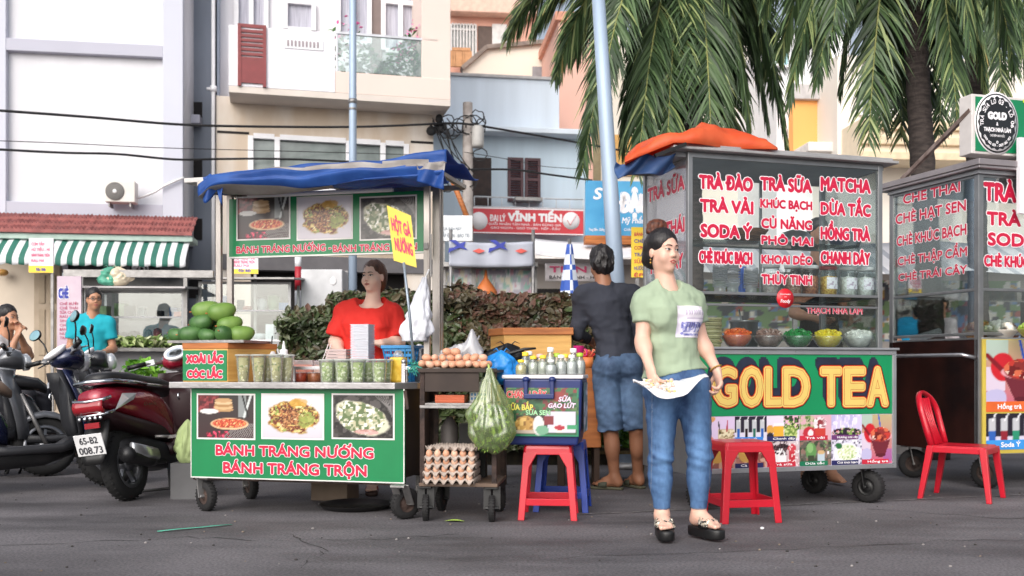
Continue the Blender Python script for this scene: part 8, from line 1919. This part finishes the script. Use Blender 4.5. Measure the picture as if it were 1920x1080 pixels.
m.build('lettering',[mat('tomato_ink','#cc3a44',.4),mat('cream_ink','#e0d6c9',.4),mat('lemon_ink','#d9cf5a',.4),mat('dark_green_ink','#1d4a32',.4),mat('lilac_ink','#e3d3e2',.4),mat('plum_ink','#8d4a7d',.4),mat('pale_green_ink','#9fd0a0',.4)],K,fix=False)
m=MB();hx0_,hx1_=kx(987),kx(1036);hz0,hz1=kz(1010,745),kz(1010,709)
for x in(hx0_,hx1_):m.box(x-.012,x+.012,-.03,-.012,hz0,hz1);m.ell((x,-.015,hz1-.008),(.022,.02,.018))
m.box(hx0_-.012,hx1_+.012,-.034,-.014,hz0-.008,hz0+.02);m.build('handle',navy,K,bev=.005)
side=Paint(20,40,'#9fb0b0',.5);side.speck(['#5d8a78','#cfc9d0','#7d5a64','#d9d6da','#3f6b58'],9,.55);mb=MB();side.onto(mb,.04,KD-.03,pz0+.02,pz1+.03,-.0);mb.v=[(KW+.004+.0,p_[0],p_[2])for p_ in mb.v];mb.build('side_print',vcolmat('printed_picture',.35),K,fix=False)
bglass=glassmat('bottle_plastic',tint=(.86,.9,.86),base=.12,rough=.06,cover=.16,ccol=(.8,.84,.8))
caps_={'yellow':yellowp,'white':whitep,'lime':mat('lime_cap','#a9c83a',.4),'pink':mat('pale_pink_cap','#dfb3b0',.4)};milk={'clear':mat('clear_drink','#b9bcb4',.3),'milk':mat('pale_milk_drink','#d2d3d8',.3),'corn':mat('pale_corn_drink','#cfc08a',.3)}
bts=[(977,.05,.075,'yellow','corn','squat yellow capped bottle lying low at the cool box corner nearest the blue bag'),(985,.15,.115,'yellow','clear','yellow capped bottle at the back near the blue bag'),(992,.20,.12,'white','clear','white capped bottle at the back beside the yellow capped one'),(1000,.07,.095,'yellow','clear','yellow capped bottle in front, second from the blue bag'),(1012,.12,.105,'pink','clear','bottle with a pale pink cap near the handle'),(1018,.06,.098,'yellow','clear','yellow capped bottle just above the handle'),(1032,.18,.14,'white','clear','tallest white capped bottle in the middle of the cool box'),(1033,.03,.075,'white','milk','short white bottle at the front edge of the cool box'),(1044,.2,.11,'lime','corn','lime green capped bottle behind the milk bottles'),(1052,.08,.10,'white','milk','milky bottle with a white cap in front of the lime one'),(1060,.2,.105,'yellow','milk','yellow capped milky bottle at the back'),(1072,.09,.10,'white','milk','milky white capped bottle, second from the man in dark shirt'),(1075,.22,.135,'white','clear','tall clear bottle standing by the pink cup'),(1087,.13,.11,'lime','milk','lime capped milky bottle at the cool box end')]
for px,y,h_,c1,c2,lb in bts:
	T=thing('drink_bottle',lb,'bottle',(kx(px,690,y),y,k1+.001),fr=KC,group='bottles on the cool box');r_=.033;h_=h_*1.15
	MB().lathe([(r_*.9,0),(r_,.008),(r_,h_*.52),(r_*.82,h_*.66),(r_*.45,h_*.80),(r_*.45,h_*.86)],16,caps=False).build('bottle',bglass,T)
	m=MB();m.lathe([(.001,.003),(r_*.9,.003),(r_*.93,h_*.5),(r_*.76,h_*.64),(.001,h_*.66)],14);m.build('drink',milk[c2],T);MB().lathe([(r_*.58,h_*.83),(r_*.6,h_*.85),(r_*.58,h_),(.001,h_+.002)],14).build('cap',caps_[c1],T)
c=KC.w(kx(1085,670,.40),.40);T=thing('pink_cup','hot pink plastic cup on the crate behind the bottles','cup',(c[0],c[1],W(0,672,c[1]).z));MB().lathe([(.025,0),(.033,.075),(.035,.077),(.03,.075),(.023,.006),(.001,.006)],18).build('cup',mat('hot_pink','#d92a80',.4),T);m=MB();m.tube([(.034,0,.06),(.05,0,.05),(.048,0,.02),(.028,0,.014)],.004,6);m.build('handle',mat('hot_pink','#d92a80',.4),T)
c=W(1100,690,6.5);T=thing('straw_tub','tub bristling with red and orange straws by the man in the dark shirt','tub',(c.x,6.5,c.z));MB().lathe([(.035,0),(.045,.07),(.001,.07)],16).build('tub',mat('orange_tub','#c9743a',.5),T);m=MB();rg=random.Random(2)
for i in range(40):a=rg.uniform(0,6.28);m.tube([(rg.uniform(-.025,.025),rg.uniform(-.025,.025),.06),(.055*math.cos(a),.055*math.sin(a),rg.uniform(.09,.125))],.0035,5,rg.randrange(2))
m.build('straw',[mat('red_straw','#c9302a',.4),mat('coral_straw','#e07a5a',.4)],T,fix=False)
WC=Fr(W(918,700,7.3).x,7.3,-4);wx=lambda px,y=0.:WC.hit(px,650,y)[0];wz=lambda py,y=0.:WC.hit(1000,py,y)[1]
T=thing('plywood_crate','large yellow plywood crate with a hipped lid in front of the hedge','crate',(0,0,0),fr=WC);xa_,xb_=wx(920),wx(1072);za_,zb2_=wz(705),wz(630)
m=MB();xk=wx(950);m.add([(xk,-.25,.5),(xb_,-.25,.5),(xb_,.3,.5),(xa_,.3,.5),(xa_,0,.5),(xk,-.25,zb2_),(xb_,-.25,zb2_),(xb_,.3,zb2_),(xa_,.3,zb2_),(xa_,0,zb2_)],[(4,3,2,1,0),(5,6,7,8,9),(0,1,6,5),(1,2,7,6),(2,3,8,7),(3,4,9,8),(4,0,5,9)]);m.build('box',wood_y,T,bev=.004)
m=MB();e=.015;z2_=wz(617);m.add([(xk-e*.5,-.25-e,zb2_),(xb_+e,-.25-e,zb2_),(xb_+e,.3+e,zb2_),(xa_-e,.3+e,zb2_),(xa_-e,-e,zb2_),(xk-e*.5,-.25-e,z2_),(xb_+e,-.25-e,z2_),(xb_+e,.3+e,z2_),(xa_-e,.3+e,z2_),(xa_-e,-e,z2_)],[(4,3,2,1,0),(5,6,7,8,9),(0,1,6,5),(1,2,7,6),(2,3,8,7),(3,4,9,8),(4,0,5,9)]);m.build('lid',wood_o,T,bev=.004)
m=MB();m.box(xa_+.02,xb_-.02,-.22,.28,.44,.498).box(xa_+.05,xa_+.1,-.2,-.15,0,.44).box(xb_-.1,xb_-.05,-.2,-.15,0,.44).box(xa_+.05,xa_+.1,.2,.25,0,.44).box(xb_-.1,xb_-.05,.2,.25,0,.44);m.build('stand',mat('dark_timber','#3a2a20',.8),T,bev=.004)
T=thing('vegetable_bench','low wooden bench heaped with green vegetables behind the man in shorts','bench',(W(1135,700,7.75).x,7.75,0));m=MB();m.box(-.32,.32,-.2,.2,.225,.25).box(-.28,-.24,-.18,.18,0,.225).box(.24,.28,-.18,.18,0,.225);m.build('bench',mat('olive_timber','#6d5f3e',.8,scale=5,stretch=(.5,3,3),var=.2),T,bev=.004)
m=MB();leafball(m,(-.1,0,.34),.2,260,.07,(0,1),3,.5);leafball(m,(.15,0,.33),.17,200,.07,(0,1),4,.5);m.build('vegetables',[leafmat('veg_leaf_a','#3f6b24','#6d9a3c'),leafmat('veg_leaf_c','#2c4d1d','#4a742e')],T,fix=False)
T=thing('timber_box','tall dark wooden box standing between the cool box and the tea cart','box',(W(1125,700,7.35).x,7.35,0));MB().box(-.17,.0,-.1,.2,.30,.92).build('box',wood_o,T,bev=.005);m=MB();m.box(-.16,-.12,-.08,-.04,0,.30).box(-.05,-.01,-.08,-.04,0,.3).box(-.16,-.12,.14,.18,0,.3).box(-.05,-.01,.14,.18,0,.3);m.build('leg',mat('dark_timber','#3a2a20',.8),T)
def glass_stall(lb,F,x0,x1,D,zc,zr,roofm,seed,goods):
	T=thing('glass_stall',lb,'stall',(0,0,0),fr=F);m=MB()
	for x in(x0,x1-.03):
		for y in(0,D-.03):m.box(x,x+.03,y,y+.03,0,zr)
	zs=(zc+zr)/2;m.box(x0+.03,x1-.03,.002,.028,zc-.03,zc-.002).box(x0+.03,x1-.03,.002,.028,zs,zs+.02).box(x0+.03,x1-.03,D-.028,D-.002,zs,zs+.02).box(x0+.03,x1-.03,.002,.028,zr-.03,zr-.001);m.build('frame',pm_,T)
	m=MB();m.box(x0-.02,x1+.02,-.02,D+.02,zc-.001,zc+.02);m.build('counter',steel,T);m=MB();m.box(x0+.01,x1-.01,.012,D-.012,.15,zc-.035);m.build('cabinet',mat('pale_cabinet','#b9b9bd',.5,.2,var=.1,scale=2),T)
	m=MB();m.box(x0+.03,x1-.03,.012,.016,zc+.02,zr-.03);m.build('front_glass',glass2,T);m=MB();m.box(x0+.03,x1-.03,.05,D-.05,zs+.001,zs+.008);m.build('shelf',glassmat('shelf_glass',base=.12),T)
	m=MB();m.add([(x0-.1,-.35,zr+.02),(x1+.1,-.35,zr+.02),(x1+.1,D+.1,zr+.10),(x0-.1,D+.1,zr+.10),(x0-.1,-.35,zr),(x1+.1,-.35,zr),(x1+.1,D+.1,zr+.08),(x0-.1,D+.1,zr+.08)],[(0,1,2,3),(7,6,5,4),(0,4,5,1),(1,5,6,2),(2,6,7,3),(3,7,4,0)]);m.build('roof',roofm,T)
	rg=random.Random(seed);m=MB();n=7
	for lev in(zc+.02,zs+.009):
		for i in range(n):
			x=x0+.12+(x1-x0-.24)*(i+rg.uniform(-.2,.2))/(n-1);r_=rg.uniform(.05,.09);h_=rg.uniform(.06,.2)
			if rg.random()<.5:m.lathe([(r_*.6,0),(r_,h_*.6),(r_*.9,h_),(.001,h_*1.1)],12,(x,rg.uniform(.12,D-.12),lev),rg.randrange(5))
			else:m.obox((x,rg.uniform(.12,D-.12),lev+h_/2),(r_*1.4,r_*1.2,h_),(0,0,rg.uniform(-20,20)),rg.randrange(5))
	m.build('goods',goods,T);return T
gds=[mat('goods_white','#d6d9de',.5),mat('goods_blue','#4a7fc0',.5),mat('goods_green','#7fa06a',.5),mat('goods_red','#b0504a',.5),mat('goods_dark','#33343a',.5)]
S1=Fr(W(150,600,11.2).x,11.2,4);s1x=lambda px:S1 .hit(px,600)[0];s1z=lambda py:S1 .hit(280,py)[1]
zc1=s1z(648);T=glass_stall('glass fronted food stall with a flat grey roof behind the young man in turquoise',S1,s1x(158),s1x(345),.7,zc1,s1z(548)+.02,mat('grey_sheet_roof','#a9a5a6',.5,.3,var=.1,scale=3),3,gds)
m=MB();a,b=S1 .hit(120,514,-.1),S1 .hit(400,512,-.1);m.box(a[0],b[0],-.12,-.06,a[1]-.03,a[1]+.05)
for px in(158,352):x=s1x(px);m.box(x-.02,x+.02,-.11,-.07,0,a[1]-.031)
m.build('outer_frame',steel_d,T)
for i,(px,c1,lb)in enumerate(((205,'#4f9c84','teal plastic bundle lying on the grey roof of the glass stall'),(219,'#e0d2b8','cream and orange bundle on the grey roof of the glass stall'))):
	x,z=S1 .hit(px,540,-.1);bag('roof_bundle',lb,(x,-.05,s1z(548)+.06),(.16-.03*i,.12,.10),mat('bundle_%d'%i,c1,.5,var=.1,bump=.2,bscale=18),20+i,'bundle',S1)
for i in range(5):
	px=(205,230,262,300,330)[i];T=thing('vegetable_pile',('yellowish vegetable heap in front of the young man in turquoise','pale cabbage heap on the glass stall counter beside the yellowish heap','light green vegetables in the middle of the glass stall counter','whitish green vegetables on the stall counter before the dark goods','dark leafy vegetables at the stall end nearest the mangoes')[i],'vegetables',(s1x(px),-.12,zc1-.03),fr=S1)
	m=MB();leafball(m,(0,0,.06),.14,90,.09,(0,1),i,.5);m.build('leaf_heap',[leafmat('pile_a%d'%i,('#b9a860','#b5c09a','#8fae6a','#c4cbb2','#4f7a3a')[i],'#c9cf9a'),leafmat('pile_b','#6d8a4a','#9ab06a')],T,fix=False);MB().box(-.2,.2,-.15,.12,-.04,.0).build('tray',steel_d,T)
F_b=Fr(W(106,560,10.6).x,10.6,3);T=thing('menu_board','tall pale pink menu board headed by navy capitals beside the young man','sign',(0,0,0),fr=F_b);a,b=F_b.hit(107,640),F_b.hit(152,518)
MB().box(a[0],b[0],0,.03,a[1]-.4,b[1]).build('board',mat('pale_pink_board','#cdbcc6',.6,scale=3,col2='#b9a3b4'),T);m=MB();tl(m,F_b,-.003,'CHÈ',109,129,540,560,fill=0,line=1,bold=.06,outl=.1);
for i in range(9):tl(m,F_b,-.003,('CHÈ BƯỞI','CHÈ THÁI','SỮA CHUA','RAU CÂU','SINH TỐ','CHÈ ĐẬU','BÁNH FLAN','NƯỚC ÉP','TRÁI CÂY')[i],112,146,567+i*8,572+i*8,fill=2,bold=.02)
m.build('lettering',[bluet,whitet,mat('rose_ink','#b0506d',.5)],T,fix=False);m=MB();m.box(a[0]+.03,a[0]+.06,.03,.06,0,b[1]).box(b[0]-.06,b[0]-.03,.03,.06,0,b[1]);m.build('post',steel_d,T)
for j,(px0,px1,py0,py1,d_,lb,dg)in enumerate(((54,100,447,511,11.6,'white paper price sign with pink lines and a yellow foot below the striped awning',6),(434,484,470,513,11.8,'second white paper sign with a yellow foot seen between the snack cart posts',4))):
	F2=Fr(W(px0,480,d_).x,d_,dg);T=thing('paper_sign',lb,'sign',(0,0,0),fr=F2,group='white paper price signs');a,b=F2 .hit(px0,py1),F2 .hit(px1,py0);MB().box(a[0],b[0],0,.02,a[1],b[1]).build('board',mat('paper_white','#e3dde3',.6),T)
	m=MB();m.box(a[0],b[0],-.003,-.001,a[1],a[1]+(b[1]-a[1])*.2,1)
	for i,s in enumerate(('CƠM TẤM','HỦ TIẾU - MÌ','BÁNH TRÁNG TRỘN','RAU MÁ')):
		q=b[1]-(b[1]-a[1])*(.16+.16*i);letter(m,s,a[0]+.03,b[0]-.04-(.06 if i in(0,3)else 0),q-.022,q+.012,-.002,0,bold=.02)
	letter(m,'Đặc Biệt',a[0]+.08,b[0]-.08,a[1]+.02,a[1]+.055,-.004,2,bold=.03);m.build('lettering',[pinkt,yellowp,bluet],T,fix=False);m=MB();m.box((a[0]+b[0])/2+.1,(a[0]+b[0])/2+.13,.02,.05,0,b[1]);m.build('post',steel_d,T)
S2=Fr(W(430,600,11.6).x,11.6,2);s2x=lambda px:S2 .hit(px,600)[0];s2z=lambda py:S2 .hit(480,py)[1]
glass_stall('small glass stall with hanging goods seen behind the cart post and mangoes',S2,s2x(372),s2x(545),.6,s2z(640),s2z(528),steel_d,8,gds)
T=thing('white_cabinet','pale grey cabinet with a white plate mark behind the hedge end','cabinet',(W(603,600,12.0).x,12.0,0));MB().box(-.25,.25,0,.4,0,W(0,505,12).z).build('cabinet',mat('pale_grey_metal','#b7b8bb',.5,.2),T,bev=.01);m=MB();m.ell((.14,-.005,W(0,527,12).z),(.04,.01,.05));m.build('plate',whitep,T)
T=thing('green_plant','bright leafy green plant in a tub between the scooters and the fruit box','plant',(W(268,700,8.6).x,8.6,0));MB().lathe([(.15,.0),(.2,.45),(.21,.46),(.18,.46),(.001,.42)],18).build('tub',mat('grey_tub','#5a5d60',.7),T);m=MB();leafball(m,(0,0,.72),.24,420,.09,(0,1),5,1.0);m.build('foliage',[leafmat('lettuce_a','#5f9a2f','#8fc04a'),leafmat('lettuce_b','#3f7a24','#6da03a')],T,fix=False)
T=thing('green_sack','pale green sack of produce between the crimson scooter and the snack cart','sack',(W(352,800,6.75).x,6.75,.0));m=MB();sag(m,(0,0,.36),(.075,.07,.14),5);m.build('sack',mat('pale_green_sack','#9fb07a',.7,var=.12),T,fix=False);MB().box(-.09,.09,-.08,.08,0,.24).build('base_crate',mat('grey_crate','#5a5a5c',.7),T)
S3=Fr(W(1215,500,12.6).x,12.6,3);T=thing('market_canopy','long pale striped market canopy behind the two glass carts','awning',(0,0,0),fr=S3);a,b=S3 .hit(1215,520),S3 .hit(1960,452)
m=MB();n=60;m.grid(lambda u,v:(a[0]+(b[0]-a[0])*u,-1.1*(1-v),a[1]+(b[1]-a[1])*v-.05*abs(math.sin(u*9))),n,4,mfn=lambda u,v:int(u*n)%3==0);m.build('canvas',[mat('white_canvas','#e3e1e3',.8,var=.05,scale=2),mat('grey_canvas_stripe','#b5b7be',.8)],T,solid=.008,fix=False)
for u in(0.02,.3,.6,.9):x=a[0]+(b[0]-a[0])*u;MB().box(x-.025,x+.025,-1.0,-.95,0,a[1]).build('pole',steel_d,T)
T=thing('market_stall','bright cluttered market stall under the canopy behind the glass carts','stall',(0,0,0),fr=S3);pt=Paint(160,40,'#b3b5ba',5.);pt.grad('#8f8d92','#d6d9de');pt.speck(['#dfe2e6','#8f99a6','#c8a15a','#a95a55','#6d8fb8','#efe9dc','#55565c','#7d9a6a'],11,.62);c1=S3 .hit(1230,640,.4);pt.build('goods_panel',a[0]+.1,b[0]-.1,c1[1],S3 .hit(1500,525,.4)[1],.4,T,.6,0)
m=MB();m.box(a[0]+.1,b[0]-.1,.1,.8,c1[1]-.1,c1[1]-.005);
for u in(.05,.35,.65,.95):x=a[0]+(b[0]-a[0])*u;m.box(x-.03,x+.03,.15,.2,0,c1[1]-.1)
m.build('table',mat('pale_table','#a8a09a',.6),T)
def strip(name,lb,cat,pts,w_,mt):
	m=MB();vs=[];P_=[Vector(p_)for p_ in pts]
	for i,p_ in enumerate(P_):
		d_=(P_[min(i+1,len(P_)-1)]-P_[max(i-1,0)]).normalized();nn=Vector((-d_.y,d_.x,0))*w_;vs+=[p_-nn,p_+nn]
	m.add(vs,[(2*i,2*i+2,2*i+3,2*i+1)for i in range(len(P_)-1)],0,True);o=m.build(name,mt,solid=.001,fix=False);tag(o,lb,cat);return o
g_=lambda px,py:W(px,py,H_*F_/(py-HY))
strip('ribbon','teal plastic ribbon lying on the asphalt in front of the snack cart','ribbon',[g_(px,py)+Vector((0,0,.006+.004*(i%2)))for i,(px,py)in enumerate(((295,998),(335,995),(370,991),(400,989),(434,985)))],.012,mat('teal_ribbon','#4fae94',.5))
c=g_(852,979);m=MB();m.grid(lambda u,v:(-.06+.12*u,(v-.5)*.05*math.sin(math.pi*u)+.01*math.sin(u*4),.006+.012*math.sin(u*3)*abs(v-.5)),10,4);o=m.build('fallen_leaf',leafmat('veg_leaf_b','#8dae4a','#b5c768'),fix=False);o.location=c;tag(o,'pale green torn leaf on the road below the egg trolley','leaf')
c=g_(1429,993);o=MB().ell((0,0,.008),(.012,.010,.008),8,6).build('pebble',whitep);o.location=c;tag(o,'small white pebble on the road in front of the second red stool','pebble')
rg=random.Random(21);m=MB()
for i in range(130):
	y=rg.uniform(4.3,7.5);x=rg.uniform(-.55,.55)*y;s_=rg.uniform(.003,.009);m.ell((x,y,s_*.4),(s_,s_*rg.uniform(.6,1),s_*.6),6,4,rg.randrange(3))
o=m.build('gravel',[mat('grit_pale','#8d8886',.9),mat('grit_dark','#3a3736',.9),mat('grit_tan','#7a6e62',.9)],fix=False);o['kind']='stuff';tag(o,'loose grit scattered over the asphalt','gravel')
T=thing('cardboard_box','dark cardboard box on the ground under the snack cart','box',LC.w(.62,.75,0),LC.deg);m=MB();m.box(-.13,.13,-.1,.1,0,.17);m.build('box',mat('dim_cardboard','#6d5f52',.85,var=.12),T,bev=.004);m=MB();m.box(-.131,.131,-.02,.02,.1705,.1715);m.build('tape',mat('brown_tape','#8a7350',.4),T)
T=thing('black_tray','shallow round black tray on the asphalt under the snack cart','tray',(W(668,962,6.25).x,6.25,0));MB().lathe([(.20,.004),(.235,.03),(.24,.032),(.225,.03),(.195,.010),(.001,.010)],28).build('tray',blackp,T)
